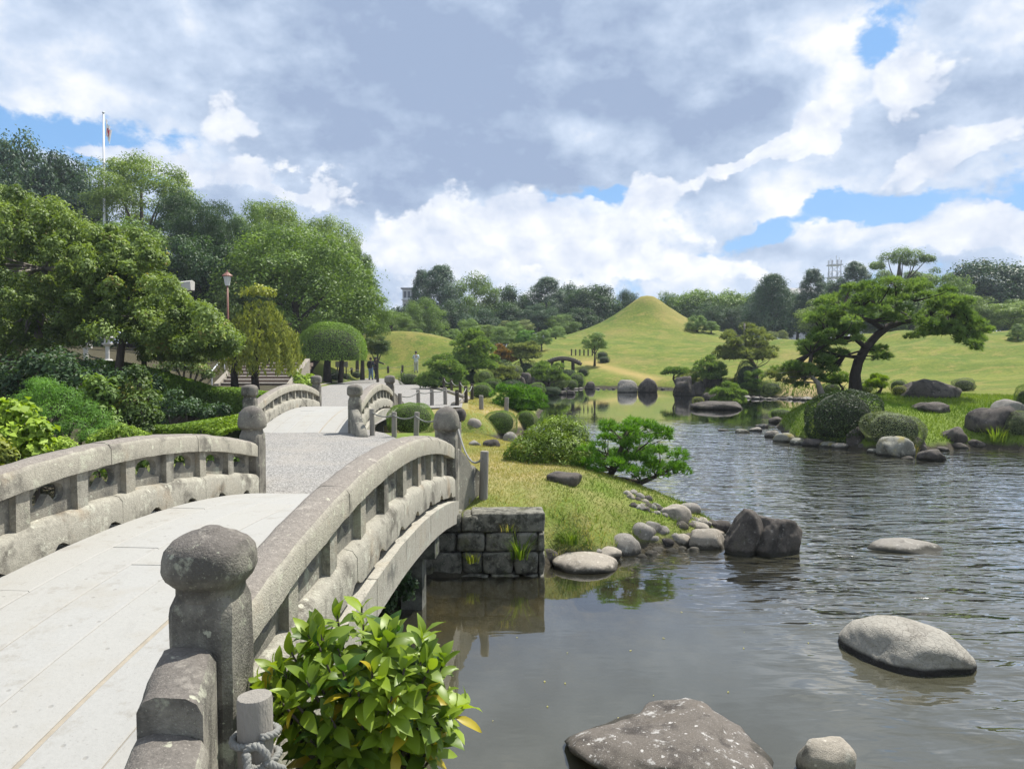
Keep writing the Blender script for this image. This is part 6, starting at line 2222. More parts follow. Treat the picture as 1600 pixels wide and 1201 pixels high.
def flag_mat():
    m, N, out = new_mat('flag_cloth')
    a = N.n('ShaderNodeAttribute', attribute_name='tint').outputs['Fac']
    col = N.mix(N.m('GREATER_THAN', a, 0.5), (0.74, 0.74, 0.74), (0.48, 0.03, 0.045))
    p = N.n('ShaderNodeBsdfPrincipled', {'Base Color': col, 'Roughness': .8})
    tl = N.n('ShaderNodeBsdfTranslucent', {'Color': col})
    mx = N.n('ShaderNodeMixShader', {0: .4, 1: p.outputs[0], 2: tl.outputs[0]})
    N.t.links.new(mx.outputs[0], out.inputs[0])
    return m


M['flag'] = flag_mat()
nu, nv = 24, 20
V, T = [], []
k = mpp(yb)
for j in range(nv + 1):
    for i in range(nu + 1):
        u, v = i / nu, j / nv            # u along the fly, v down the hoist
        # limp cloth: the fly hangs down in folds beside the pole
        x = .12 + .42 * (u ** .7) * (1 - .25 * v) + .05 * math.sin(u * 14 + v * 2)
        y_ = .14 * math.sin(u * 16 + v * 3) * (0.3 + u)
        z = -v * 1.05 - u * .85 - .10 * math.sin(u * 3)
        V.append((x, y_, z))
        T.append(1.0 if ((u - .5) * 1.5) ** 2 + (v - .5) ** 2 < .30 ** 2 else 0.0)
F = [(j * (nu + 1) + i, j * (nu + 1) + i + 1, (j + 1) * (nu + 1) + i + 1, (j + 1) * (nu + 1) + i) for j in range(nv) for i in range(nu)]
o = obj('flag', fast_mesh('flag', V, F, M['flag'], T, True), None, at(162, 186, yb))
tag(o, 'limp white flag with a red disc hanging near the top of the flagpole', 'flag')

# buildings and mast beyond the wood
def building(label, px, ptop, w, y, floors, mat='plaster'):
    k = mpp(y)
    c = at(px, ptop, y)
    W = w * k
    t = thing('building', label, 'building', (c.x, y, 1.0))
    H = c.z - 1.0
    mb = MB()
    mb.box((0, 0, H / 2), (W, W * .8, H))
    obj('wall', mb.mesh('wall', M[mat]), t)
    mb = MB()
    mb.box((0, 0, H + .12), (W + .8, W * .8 + .8, .3))
    obj('roof', mb.mesh('roof', M['roof']), t)
    for f in range(floors):
        z = H - 1.7 - f * 3.1
        mb = MB()
        mb.box((0, -W * .4 - .5, z - 1.0), (W + .3, 1.0, .25))
        obj('balcony', mb.mesh('balcony', M['plaster']), t)
        for i in range(3):
            mb = MB()
            mb.box(((i - 1) * W * .3, -W * .4 - .02, z + .3), (W * .22, .1, 1.6))
            obj('window', mb.mesh('window', M['window']), t)
    mb = MB()
    mb.tube([(W * .32, 0, H + .2), (W * .32, 0, H + 2.6)], .10, 6)
    obj('antenna', mb.mesh('antenna', M['steel']), t)


building('flat-roofed pale building showing behind the spiked cedars', 640, 452, 20, 190, 3)
yb = 170
c = at(1250, 452, yb)
t = thing('house', 'grey tiled roof of a house showing between the far trees below the mast', 'house', (c.x, yb, 1))
mb = MB()
mb.box((0, 0, (c.z - 2.2) / 2), (6, 5, c.z - 2.2))
obj('wall', mb.mesh('wall', M['plaster']), t)
mb = MB()
h = c.z - 2.2
mb.add([(-3.6, -3, h), (3.6, -3, h), (3.6, 3, h), (-3.6, 3, h), (-2.2, 0, h + 1.5), (2.2, 0, h + 1.5)], [(0, 1, 5, 4), (2, 3, 4, 5), (1, 2, 5), (3, 0, 4), (3, 2, 1, 0)])
obj('roof', mb.mesh('roof', M['roof']), t)
yb = 210
b = at(1302, Y0, yb)
t = thing('lattice_mast', 'steel lattice mast with two platforms and aerials above the far pines', 'mast', (b.x, yb, 1))
ztop = EYE + (Y0 - 414) * mpp(yb) - 1
mb = MB()
for sx in (-1, 1):
    for sy in (-1, 1):
        mb.tube([(sx * 1.9, sy * 1.9, 0), (sx * 1.15, sy * 1.15, ztop)], .13, 6)
zz = 0
while zz < ztop - 1:
    w0, w1 = 1.9 - .75 * zz / ztop, 1.9 - .75 * (zz + 2) / ztop
    for a, b_ in (((-1, -1), (1, -1)), ((1, -1), (1, 1)), ((1, 1), (-1, 1)), ((-1, 1), (-1, -1))):
        mb.tube([(a[0] * w0, a[1] * w0, zz), (b_[0] * w1, b_[1] * w1, zz + 2)], .06, 4)
        mb.tube([(a[0] * w0, a[1] * w0, zz), (b_[0] * w0, b_[1] * w0, zz)], .06, 4)
    zz += 2
obj('lattice', mb.mesh('lattice', M['steel']), t)
for z in (ztop - .2, ztop - 3.6):
    mb = MB()
    mb.box((0, 0, z), (3.3, 3.3, .3))
    for a in range(8):
        an = a * math.pi / 4
        mb.box((1.7 * math.cos(an), 1.7 * math.sin(an), z + .7), (.35, .35, 1.1))
    obj('platform', mb.mesh('platform', M['steel']), t)
for dx, h in ((-1.1, 1.6), (.4, 2.4), (1.2, 1.9)):
    mb = MB()
    mb.tube([(dx, 0, ztop), (dx, 0, ztop + h)], .09, 5)
    obj('aerial', mb.mesh('aerial', M['steel']), t)

# small arched wooden bridge
yb = 55.5
a0, a1 = at(852, 556, yb), at(906, 558, yb)
c = (a0 + a1) / 2
zb = max(tz(c.x, yb), .6)
t = thing('wooden_bridge', 'small dark arched wooden bridge in the garden at the foot of the hill', 'bridge', (c.x, yb, c.z - .5))
n = 15
hw = (a1 - a0).length / 2
for i in range(n):
    u = -1 + 2 * (i + .5) / n
    mb = MB()
    mb.box((u * hw, 0, .36 * (1 - u * u) + .12), (2 * hw / n - .03, 1.5, .07))
    obj('plank', mb.mesh('plank', M['wood']), t)
for sy in (-.72, .72):
    mb = MB()
    mb.tube([(u * hw, sy, .36 * (1 - u * u) - .03) for u in np.linspace(-1.05, 1.05, 15)], .13, 6)
    obj('side_beam', mb.mesh('side_beam', M['wood_dark']), t)
for u in (-.6, 0, .6):
    mb = MB()
    mb.box((u * hw, 0, .36 * (1 - u * u) / 2 - .6), (.14, 1.4, 1.2 + .36 * (1 - u * u)))
    obj('trestle', mb.mesh('trestle', M['wood_dark']), t)
# rail fence on the lawn past it
for i in range(6):
    px = 893 + i * 6.5
    p = on(px, 556)
    mb = MB()
    mb.tube([(0, 0, -.1), (0, 0, .55)], .06, 6)
    o = obj('fence_post', mb.mesh('fence_post', M['wood_dark']), None, p)
    tag(o, 'short dark fence post on the lawn past the small arched wooden bridge', 'post', 'fence posts by the wooden bridge')

# waterfall
b = on(866, 606)
t = thing('waterfall', 'little white waterfall sliding over rocks into the pond', 'waterfall', tuple(b))
mb = MB()
for i in range(9):
    f = i / 8
    mb.v += [(-.45 - .25 * f, .9 - .9 * f, .62 - .55 * f ** 1.5), (.10 + .5 * f, 1.0 - .95 * f, .60 - .56 * f ** 1.5)]
for i in range(8):
    mb.f.append((2 * i, 2 * i + 2, 2 * i + 3, 2 * i + 1))
mb.v += [(x, y + .15, z - .25) for x, y, z in mb.v[:18]]
for i in range(8):
    mb.f.append((18 + 2 * i, 18 + 2 * i + 1, 18 + 2 * i + 3, 18 + 2 * i + 2))
mt = plain_mat('white_water', (0.62, 0.64, 0.66), .35, .3, 14, .6)
obj('fall', mb.mesh('fall', mt, True), t)

# ------------------------------------------------------------------ laurel by the near post
def leaf_obj_mesh(name, L, W, curl, fold, seed):
    g = np.random.default_rng(seed)
    rows = [(0, .10), (.12, .42), (.3, .85), (.5, 1.0), (.7, .82), (.87, .42), (1.0, .02)]
    V, F = [], []
    for t, w in rows:
        z = .10 * math.sin(t * math.pi * .5) - curl * t * t
        hw = W / 2 * w
        V += [(-hw, t * L, (z + fold * w + .02 * math.sin(t * 9 + seed)) * L), (0, t * L, z * L), (hw, t * L, (z + fold * w - .02 * math.sin(t * 8 + seed)) * L)]
    for i in range(len(rows) - 1):
        a = i * 3
        F += [(a, a + 1, a + 4, a + 3), (a + 1, a + 2, a + 5, a + 4)]
    return np.array(V), np.array(F)


LEAFV = [leaf_obj_mesh('leaf', 1, .36 + .04 * i, (.12, .28, .40, .2)[i], .06, i) for i in range(4)]
LEAFM = []
for ti in range(6):
    row = []
    for V, F in LEAFV:
        row.append(fast_mesh('leaf', V, F, M['laurel'], np.full(len(V), (.12, .3, .48, .64, .8, .97)[ti]), True))
    LEAFM.append(row)
yl = 3.05
lb = Vector((-.60, yl, tz(-.60, yl)))
lt = thing('laurel_bush', 'glossy laurel bush with whorls of large yellow-green leaves beside the near bridge post', 'bush', tuple(lb))
g_ = np.random.default_rng(12)
tips = []
while len(tips) < 112:
    u, v = g_.uniform(-1, 1, 2)
    if u * u + v * v > 1:
        continue
    q_ = g_.uniform(.92, 1.16) if g_.random() < .25 else 1.0
    u, v = u * q_, v * q_
    px = 560 + u * 166
    topy = 955 + 26 * abs(u) ** 2 * 1.5 + (16 if u < -.6 else 0)
    py = 1085 + v * (1085 - topy)
    if py > 1130 and g_.random() < .25:
        continue
    dep = math.sqrt(max(0, 1 - u * u - v * v))
    y = yl - .30 * dep + g_.uniform(-.05, .08) + .12 * max(0, -v) + (-.18 * max(0, -u - .1))
    tips.append((at(px, py, y), u, v, dep))
big = []
mbs = MB()
for (c, u, v, dep) in tips:
    ax = Vector((u * .55, -.45 * dep, .75 - .25 * v)).normalized()
    ref = ax.orthogonal().normalized()
    b2 = ax.cross(ref)
    nL = int(g_.integers(6, 10))
    th0 = g_.uniform(0, 6.28)
    wt = g_.random()
    for j in range(nL):
        an = th0 + j * 2.4
        tilt = R(38 + 50 * (j / nL) ** .6 + g_.uniform(-9, 9)) if j > 1 else R(g_.uniform(12, 35))
        rad = ref * math.cos(an) + b2 * math.sin(an)
        yv = (ax * math.cos(tilt) + rad * math.sin(tilt)).normalized()
        xv = yv.cross(ax)
        if xv.length < 1e-3:
            continue
        xv.normalize()
        xv = (xv + Vector(g_.normal(size=3) * .22)).normalized()
        zv = xv.cross(yv).normalized()
        xv = yv.cross(zv)
        s = g_.uniform(.075, .155) * (.8 if j < 2 else 1)
        ti = int(np.clip(wt * 3.2 + g_.random() * 2.3, 0, 4))
        if g_.random() < .08 and v > -.3:
            ti = 5
        mtx = Matrix((xv, yv, zv)).transposed().to_4x4()
        mtx = Matrix.Translation(c - lb - ax * .012 * j) @ mtx @ Matrix.Scale(s, 4)
        big.append((dep + .6 * max(0, -v) + s * 2, ti, int(g_.integers(0, 4)), mtx))
    mbs.tube([Vector((g_.uniform(-.12, .12), g_.uniform(0, .2), -.3)), (c - lb) * .55 + Vector((0, .10, -.08)), c - lb - ax * .1, c - lb + ax * .01], [.014, .010, .006, .004], 6)
big.sort(key=lambda a: -a[0])
for sc_, ti, vi, mtx in big[:300]:
    o = obj('leaf', LEAFM[ti][vi], lt)
    o.matrix_local = mtx
Vs, Fs, Ts, off = [], [], [], 0
for sc_, ti, vi, mtx in big[300:]:
    V, F = LEAFV[vi]
    A = np.array(mtx)
    Vs.append(V @ A[:3, :3].T + A[:3, 3])
    Fs.append(F + off)
    off += len(V)
    Ts.append(np.full(len(V), (.12, .3, .48, .64, .8, .97)[ti]))
o = obj('foliage', fast_mesh('foliage', np.concatenate(Vs), np.concatenate(Fs), M['laurel'], np.concatenate(Ts), True), lt)
tag(o, kind='stuff')
obj('stem', mbs.mesh('stem', M['bark'], True), lt)

# ------------------------------------------------------------------ rope posts
def post_mesh(r, h, seed, mat='wood'):
    mb = MB()
    mb.lathe([(r, -.25), (r * 1.02, 0), (r, h * .5), (r * .985, h - .012), (r * .93, h), (r * .5, h + .004)], (0, 0, 0), 16)
    me = mb.mesh('rope_post', M[mat], True)
    me.set_sharp_from_angle(angle=R(35))
    rough(me, r * .06, 9, seed)
    return me


def twisted(mb, pts, r, turns_per_m=22, strands=3):
    """three-strand rope along a path"""
    pts = [Vector(p) for p in pts]
    # resample
    L = [0]
    for a, b in zip(pts[:-1], pts[1:]):
        L.append(L[-1] + (b - a).length)
    n = max(12, int(L[-1] / (r * .8)))
    P = []
    for i in range(n + 1):
        s = L[-1] * i / n
        j = min(len(pts) - 2, max(0, int(np.searchsorted(L, s)) - 1))
        f = (s - L[j]) / max(1e-9, L[j + 1] - L[j])
        P.append(pts[j].lerp(pts[j + 1], min(1, f)))
    up = Vector((0, 0, 1))
    for k in range(strands):
        q = []
        ref = None
        for i, p in enumerate(P):
            t = (P[min(i + 1, n)] - P[max(i - 1, 0)]).normalized()
            if ref is None:
                ref = t.orthogonal()
            ref = (ref - t * ref.dot(t)).normalized()
            b = t.cross(ref)
            a = 2 * math.pi * (k / strands + turns_per_m * L[-1] * i / n)
            q.append(p + (ref * math.cos(a) + b * math.sin(a)) * r * .52)
        mb.tube(q, r * .56, 6)


yb = 2.36
pt = at(398, 1087, yb)
gzp = tz(pt.x, yb)
o = obj('rope_post', post_mesh(.056, pt.z - gzp, 5), None, (pt.x, yb, gzp))
tag(o, 'round grey wooden post with a rope knotted round it, beside the laurel bush', 'post')
mb = MB()
zr = pt.z - .135
ring = [(pt.x + .070 * math.cos(a), yb + .070 * math.sin(a), zr + .02 - .022 * math.sin(a * .5)) for a in np.linspace(-1.0, 5.4, 26)]
twisted(mb, ring, .0125)
ring2 = [(pt.x + .071 * math.cos(a), yb + .071 * math.sin(a), zr - .085 + .03 * math.cos(a)) for a in np.linspace(-2.4, 2.2, 20)]
twisted(mb, ring2, .0125)
c0 = Vector((pt.x + .035, yb - .080, zr - .015))
knot = [c0 + Vector((.034 * math.cos(a), -.014 - .004 * math.sin(2 * a), .036 * math.sin(a))) for a in np.linspace(-.6, 5.6, 24)]
twisted(mb, knot, .013)
twisted(mb, [c0 + Vector((-.022, -.03, .02)), c0 + Vector((-.012, -.055, -.02)), c0 + Vector((.01, -.07, -.10)), c0 + Vector((.05, -.10, -.24)), c0 + Vector((.13, -.2, -.46)), c0 + Vector((.3, -.35, -.66))], .0135)
twisted(mb, [c0 + Vector((.03, -.02, -.01)), c0 + Vector((.055, -.005, -.03)), c0 + Vector((.075, .02, -.055)), c0 + Vector((.045, .05, -.085))], .0125)
o = obj('rope', mb.mesh('rope', M['rope'], True), None)
tag(o, 'grey twisted rope knotted round the near wooden post', 'rope')


def rope_fence(pts, r, h, plabel, rlabel, group, slack=.10, mat='wood', rope=True, zr=.88):
    tops = []
    for i, (x, y, z) in enumerate(pts):
        hh = h * random.uniform(.94, 1.05)
        lab = plabel[i] if isinstance(plabel, (list, tuple)) else plabel
        o = obj('rope_post', post_mesh(r, hh, i + x, mat), None, (x, y, z))
        o.rotation_euler = (random.uniform(-.04, .04), random.uniform(-.04, .04), 0)
        tag(o, lab, 'post', group)
        tops.append(Vector((x, y, z + hh * zr)))
    if rope:
        mb = MB()
        q = []
        for a, b in zip(tops[:-1], tops[1:]):
            for f in np.linspace(0, 1, 9)[:-1]:
                p = a.lerp(b, f)
                p.z -= slack * 4 * f * (1 - f) * min(1.5, (b - a).length / 1.2)
                p.y -= r * .9
                q.append(p)
        q.append(tops[-1] + Vector((0, -r, 0)))
        mb.tube(q, .014 if pts[0][1] < 20 else .017, 6)
        o = obj('fence_rope', mb.mesh('fence_rope', M['rope'], True), None)
        tag(o, rlabel, 'rope')


def P_(px, py):
    p = on(px, py)
    return (p.x, p.y, p.z - .03)


rope_fence([P_(716, 722), P_(755, 781)], .052, .60, ['grey rope post close behind the end post of the large bridge', 'grey rope post standing alone on the dry spit grass'], 'slack rope between the two posts at the end of the large bridge', 'rope posts at the end of the large bridge', .16)
rope_fence([P_(582, 682), P_(616, 684), P_(650, 688), P_(684, 694)], .05, .55, ['rope post beside the scroll stone of the small bridge', 'rope post in front of the glossy clipped bush, nearer the small bridge', 'rope post in the middle of the glossy clipped bush', 'rope post half hidden by the end post of the large bridge'],
           'slack rope strung before the glossy clipped bush', 'rope posts between the two bridges', .12)
rope_fence([P_(625, 642), P_(654, 636), P_(675, 634), P_(696, 633)],   .06, .56, ['rope post at the far end of the small bridge', 'first short rope post on the gravel past the small bridge', 'second short rope post on the gravel past the small bridge', 'corner rope post where the roped path edge turns away'],
           'rope along the gravel just past the small bridge', 'rope posts past the small bridge', .10)
rt = [(-1.95, 23.4), (-1.78, 25.2), (-1.68, 27), (-2.3, 30), (-2.85, 32.5), (-3.4, 35), (-4.0, 37.5), (-4.65, 40.3), (-5.5, 43.5), (-6.3, 46.7), (-7.1, 50), (-7.9, 53.5), (-8.6, 57)]
rope_fence([(x + .25, y, tz(x + .25, y) - .05) for x, y in rt], .06, .60, 'short dark rope post in the row along the garden edge of the path', 'long rope along the garden edge of the gravel path', 'rope posts along the garden edge of the path', .10, 'wood_dark')
lf_ = [(-11.1, 46.5), (-11.3, 50), (-11.8, 54), (-12.0, 58), (-11.0, 61.0), (-9.8, 61.6), (-8.7, 62.0), (-7.7, 62.4)]
rope_fence([(x - .3, y, tz(x - .3, y) - .05) for x, y in lf_], .09, .62, 'short dark rope post along the foot of the sloping lawn', 'rope along the foot of the sloping lawn', 'rope posts along the foot of the lawn', .10, 'wood_dark')
rope_fence([P_(752, 640), P_(791, 643)], .07, .45, ['squat post on the bare bank above the inlet', 'squat post beside the wide low bright pine'], '', 'squat posts on the bare bank', rope=False)
# edging kerb of the path
for side, pts in (('garden', rt), ('lawn', [(-10.2, 39), (-11.1, 47), (-11.8, 57)])):
    mb = MB()
    mb.tube([(x + (.12 if side == 'garden' else -.1), y, float(path_z(y)) + .03) for x, y in pts], .085, 6)
    tag(obj('path_kerb', mb.mesh('path_kerb', M['rock_tan'], True), None), kind='structure')

# sign on two legs
p = on(534, 592)
t = thing('garden_sign', 'small wooden notice board on legs beside the mushroom-shaped tree', 'sign', tuple(p))
mb = MB()
mb.box((0, 0, 1.0), (.85, .06, .38))
obj('board', mb.mesh('board', M['wood']), t)
for sx in (-.3, .3):
    mb = MB()
    mb.box((sx, .05, .42), (.07, .06, .95))
    obj('leg', mb.mesh('leg', M['wood_dark']), t)
for i, (px, py, w) in enumerate(((524, 594, 24), (540, 593, 16), (557, 591, 18))):
    clipped('bush', ('clipped ball under the mushroom-shaped tree by the notice board', 'small clipped ball at the foot of the notice board', 'small clipped ball on the lawn edge past the notice board')[i], px, py, w, w * .6, None, i, 'leaf_dark')


# ------------------------------------------------------------------ people
def skin_mesh(name, joints, bones, radii, mat, root, parent):
    names = list(joints)
    me = bpy.data.meshes.new(name)
    me.from_pydata([joints[n] for n in names], [(names.index(a), names.index(b)) for a, b in bones], [])
    o = bpy.data.objects.new(name, me)
    COL.objects.link(o)
    o.parent = parent
    m = o.modifiers.new('skin', 'SKIN')
    m.use_smooth_shade = True
    for i, n in enumerate(names):
        r = radii[n]
        me.skin_vertices[0].data[i].radius = r if isinstance(r, tuple) else (r, r)
        me.skin_vertices[0].data[i].use_root = (n == root)
    s = o.modifiers.new('sub', 'SUBSURF')
    s.levels = s.render_levels = 2
    me.materials.append(mat)
    return o


def person(label, loc, rz, H, arm_l, arm_r, leg_l, leg_r, top, bottom, hair, coat_len=.0):
    """arms: (elbow, wrist), legs: (knee, ankle) in body heights; x across, y ahead"""
    t = thing('person', label, 'person', tuple(loc), rz)
    t.scale = (H, H, H)
    skin = M['skin']
    J = {'pelvis': (0, 0, .52), 'waist': (0, 0, .61), 'chest': (0, .0, .73), 'neck': (0, .0, .835), 'chin': (0, .012, .872), 'head': (0, .010, .93), 'crown': (0, .0, .975),
         'shl': (-.105, 0, .80), 'ell': arm_l[0], 'wrl': arm_l[1], 'hal': tuple(np.array(arm_l[1]) + (np.array(arm_l[1]) - np.array(arm_l[0])) * .38),
         'shr': (.105, 0, .80), 'elr': arm_r[0], 'wrr': arm_r[1], 'har': tuple(np.array(arm_r[1]) + (np.array(arm_r[1]) - np.array(arm_r[0])) * .38),
         'hil': (-.052, 0, .50), 'knl': leg_l[0], 'anl': leg_l[1], 'tol': tuple(np.array(leg_l[1]) + np.array([0, .085, -.028])),
         'hir': (.052, 0, .50), 'knr': leg_r[0], 'anr': leg_r[1], 'tor': tuple(np.array(leg_r[1]) + np.array([0, .085, -.028]))}
    B = [('pelvis', 'waist'), ('waist', 'chest'), ('chest', 'neck'), ('neck', 'chin'), ('chin', 'head'), ('head', 'crown'), ('chest', 'shl'), ('shl', 'ell'), ('ell', 'wrl'), ('wrl', 'hal'), ('chest', 'shr'), ('shr', 'elr'), ('elr', 'wrr'), ('wrr', 'har'),
         ('pelvis', 'hil'), ('hil', 'knl'), ('knl', 'anl'), ('anl', 'tol'), ('pelvis', 'hir'), ('hir', 'knr'), ('knr', 'anr'), ('anr', 'tor')]
    Rr = {'pelvis': .072, 'waist': .068, 'chest': (.088, .066), 'neck': .032, 'chin': .040, 'head': .056, 'crown': .040, 'shl': .036, 'ell': .025, 'wrl': .018, 'hal': .014, 'shr': .036, 'elr': .025, 'wrr': .018, 'har': .014,
          'hil': .058, 'knl': .038, 'anl': .026, 'tol': .020, 'hir': .058, 'knr': .038, 'anr': .026, 'tor': .020}
    skin_mesh('body', J, B, Rr, skin, 'pelvis', t)
    K = ['pelvis', 'hil', 'knl', 'anl', 'hir', 'knr', 'anr']
    skin_mesh('trousers', {k: J[k] for k in K}, [b for b in B if b[0] in K and b[1] in K], {'pelvis': .082, 'hil': .068, 'knl': .050, 'anl': .040, 'hir': .068, 'knr': .050, 'anr': .040}, bottom, 'pelvis', t)
    J2 = dict(J)
    J2['hem'] = (0, 0, .52 - coat_len)
    K = ['hem', 'waist', 'chest', 'neck', 'shl', 'ell', 'wrl', 'shr', 'elr', 'wrr']
    J2['neck'] = (0, 0, .815)
    skin_mesh('jacket', {k: J2[k] for k in K}, [('hem', 'waist')] + [b for b in B if b[0] in K and b[1] in K], {'hem': (.098, .082), 'waist': (.090, .078), 'chest': (.105, .082), 'neck': .045, 'shl': .050, 'ell': .038, 'wrl': .030, 'shr': .050, 'elr': .038, 'wrr': .030}, top, 'waist', t)
    V, F = ICO[3]
    P = V * np.array([.060, .066, .066])
    P = P[:, :] + np.array([0, -.008, .942])
    keep = [f for f in F if (P[f][:, 2].mean() > .915 and P[f][:, 1].mean() < .030) or P[f][:, 2].mean() > .962]
    obj('hair', fast_mesh('hair', P, np.array(keep), M[hair], smooth=True), t)
    for nm, a in (('shoe', leg_l[1]), ('shoe', leg_r[1])):
        mb = MB()
        mb.tube([(a[0], a[1] - .035, a[2] - .016), (a[0], a[1] + .03, a[2] - .018), (a[0], a[1] + .10, a[2] - .026)], [.030, .032, .020], 8)
        obj(nm, mb.mesh('shoe', M['shoe'], True), t)
    return t


M['skin'] = plain_mat('skin', (0.45, 0.28, 0.20), .6, .05, 5, 0)
M['hair_black'] = plain_mat('black_hair', (0.015, 0.013, 0.012), .5, .2, 30, .2)
M['shoe'] = plain_mat('dark_shoe', (0.04, 0.04, 0.045), .6, .1, 5, 0)
M['jeans'] = plain_mat('blue_jeans', (0.16, 0.25, 0.40), .9, .2, 20, .1)
M['navy'] = plain_mat('navy_cloth', (0.022, 0.028, 0.045), .9, .2, 20, .1)
M['black_cloth'] = plain_mat('black_cloth', (0.02, 0.02, 0.022), .9, .2, 20, .1)
M['pale_cloth'] = plain_mat('pale_blue_cloth', (0.55, 0.60, 0.66), .9, .1, 20, .1)
M['beige'] = plain_mat('pale_trousers', (0.50, 0.50, 0.47), .9, .1, 20, .1)
yp = 56.0
p = at(579, Y0, yp)
p.z = float(path_z(yp)) + .02
person('person in jeans carrying a dark backpack, seen from behind on the path', p, -.15, 1.66, ((-.15, .0, .66), (-.13, .07, .55)), ((.15, .02, .66), (.12, .09, .55)), ((-.055, .05, .28), (-.055, -.03, .045)), ((.055, .02, .28), (.06, .06, .045)), M['navy'], M['jeans'], 'hair_black')
bp = thing('backpack', 'dark backpack on the back of the person in jeans', 'backpack', (p.x - .02, p.y - .20, p.z + 1.12), -.15)
obj('bag', stone_box('bag', (.34, .22, .50), M['black_cloth'], 3, .012, 1, .08), bp)
obj('pocket', stone_box('pocket', (.24, .08, .22), M['black_cloth'], 4, .006, 1, .03), bp, (0, -.13, -.10))
p2 = at(587, Y0, yp + .5)
p2.z = float(path_z(yp + .5)) + .02
person('person in a long dark coat stretching one arm out to the side', p2, -.5, 1.70, ((-.14, .02, .66), (-.12, .08, .56)), ((.22, .08, .74), (.34, .16, .69)), ((-.055, .07, .28), (-.055, .10, .045)), ((.055, -.02, .28), (.06, -.12, .07)), M['black_cloth'], M['navy'], 'hair_black', .16)
p3 = at(650, Y0, 61)
p3.z = tz(p3.x, 61)
person('person in pale clothes standing on the lawn by the ropes, seen from behind', p3, .2, 1.74, ((-.14, .05, .66), (-.07, .13, .66)), ((.14, .05, .66), (.07, .13, .66)), ((-.055, .01, .28), (-.06, 0, .045)), ((.055, .01, .28), (.06, .01, .045)), M['pale_cloth'], M['beige'], 'hair_black')

# ------------------------------------------------------------------ grass, weeds, ivy, drifting leaves
def grass(name, n, xr, yr, cond, h, w, mat, seed, lean=.35, dry=None):
    g = np.random.default_rng(seed)
    x = g.uniform(*xr, n)
    y = g.uniform(*yr, n)
    k = cond(x, y)
    x, y = x[k], y[k]
    z = terrain(x, y)
    k = z > .10
    x, y, z = x[k], y[k], z[k]
    n = len(x)
    P = np.stack([x, y, z - .01], 1)
    hh = h * (.5 + .9 * g.random(n))
    d = unit(np.stack([g.normal(size=n) * lean, g.normal(size=n) * lean, np.ones(n)], 1))
    s = unit(np.cross(d, g.normal(size=(n, 3)))) * (w * (.6 + .8 * g.random(n)))[:, None]
    V = np.stack([P - s, P + s, P + d * hh[:, None]], 1).reshape(-1, 3)
    T = np.clip(.33 + .22 * waves(P, seed, 1.3, 3) + g.normal(size=n) * .16 + (dry(x, y) if dry else 0), 0, 1)
    o = obj(name, fast_mesh(name, V, np.arange(n * 3).reshape(-1, 3), M[mat], np.repeat(T, 3)), None)
    tag(o, kind='stuff')
    return o


M['grass_mix'] = leaf_mat('green_and_dry_grass', (0.085, 0.150, 0.020), (0.36, 0.30, 0.13), .3, .7, .2)
M['grass_lush'] = leaf_mat('lush_grass', (0.060, 0.125, 0.014), (0.150, 0.205, 0.030), .35, .6, .2)
land = lambda x, y: poly_sdf(x, y, POND) > .10
grass('grass', 110000, (-1.0, 3.0), (8.3, 17.5), lambda x, y: land(x, y) & (poly_sdf(x, y, PATH) > .15), .042, .0045, 'grass_mix', 1, .6, lambda x, y: .42 * (1 - smoothstep(np.hypot((x + .25) / 1.5, (y - 10.9) / 2.4), .35, 1.0)))
grass('grass', 9000, (-.5, 3.0), (8.4, 16.5), lambda x, y: land(x, y) & (poly_sdf(x, y, POND) < .5), .10, .006, 'grass_lush', 2)
grass('grass', 60000, (7.5, 22), (17.8, 26), lambda x, y: land(x, y) & (y > 17.5), .10, .010, 'grass_lush', 3, .5)
grass('grass', 16000, (-2.2, 1.2), (20.6, 28), lambda x, y: land(x, y) & (poly_sdf(x, y, PATH) > .2), .06, .008, 'grass_mix', 4, .5, lambda x, y: .4 + 0 * x)
grass('grass', 9000, (9, 17), (35, 46), lambda x, y: land(x, y) & (poly_sdf(x, y, POND) < 2), .20, .02, 'grass_lush', 5, .4)


def tuft(label, p, n, h, w, mat, seed, spread=.06, group=None):
    g = np.random.default_rng(seed)
    V, T = [], []
    for i in range(n):
        a = g.uniform(0, 6.28)
        o_ = np.array([math.cos(a), math.sin(a), 0])
        b = o_ * g.random() * spread
        hh = h * g.uniform(.5, 1.1)
        out = g.uniform(.15, .8)
        q = [b + o_ * out * hh * t * t + np.array([0, 0, hh * (t - .35 * out * t * t)]) for t in (0, .35, .7, 1.0)]
        s = np.array([-o_[1], o_[0], 0]) * w
        for j in range(3):
            k0, k1 = 1 - j / 3.2, 1 - (j + 1) / 3.2
            V += [q[j] - s * k0, q[j] + s * k0, q[j + 1] + s * k1, q[j + 1] - s * k1]
        T += [g.random()] * 12
    o = obj('grass_tuft', fast_mesh('grass_tuft', np.array(V), np.arange(len(V)).reshape(-1, 4), M[mat], T), None, p)
    return tag(o, label, 'grass tuft', group)


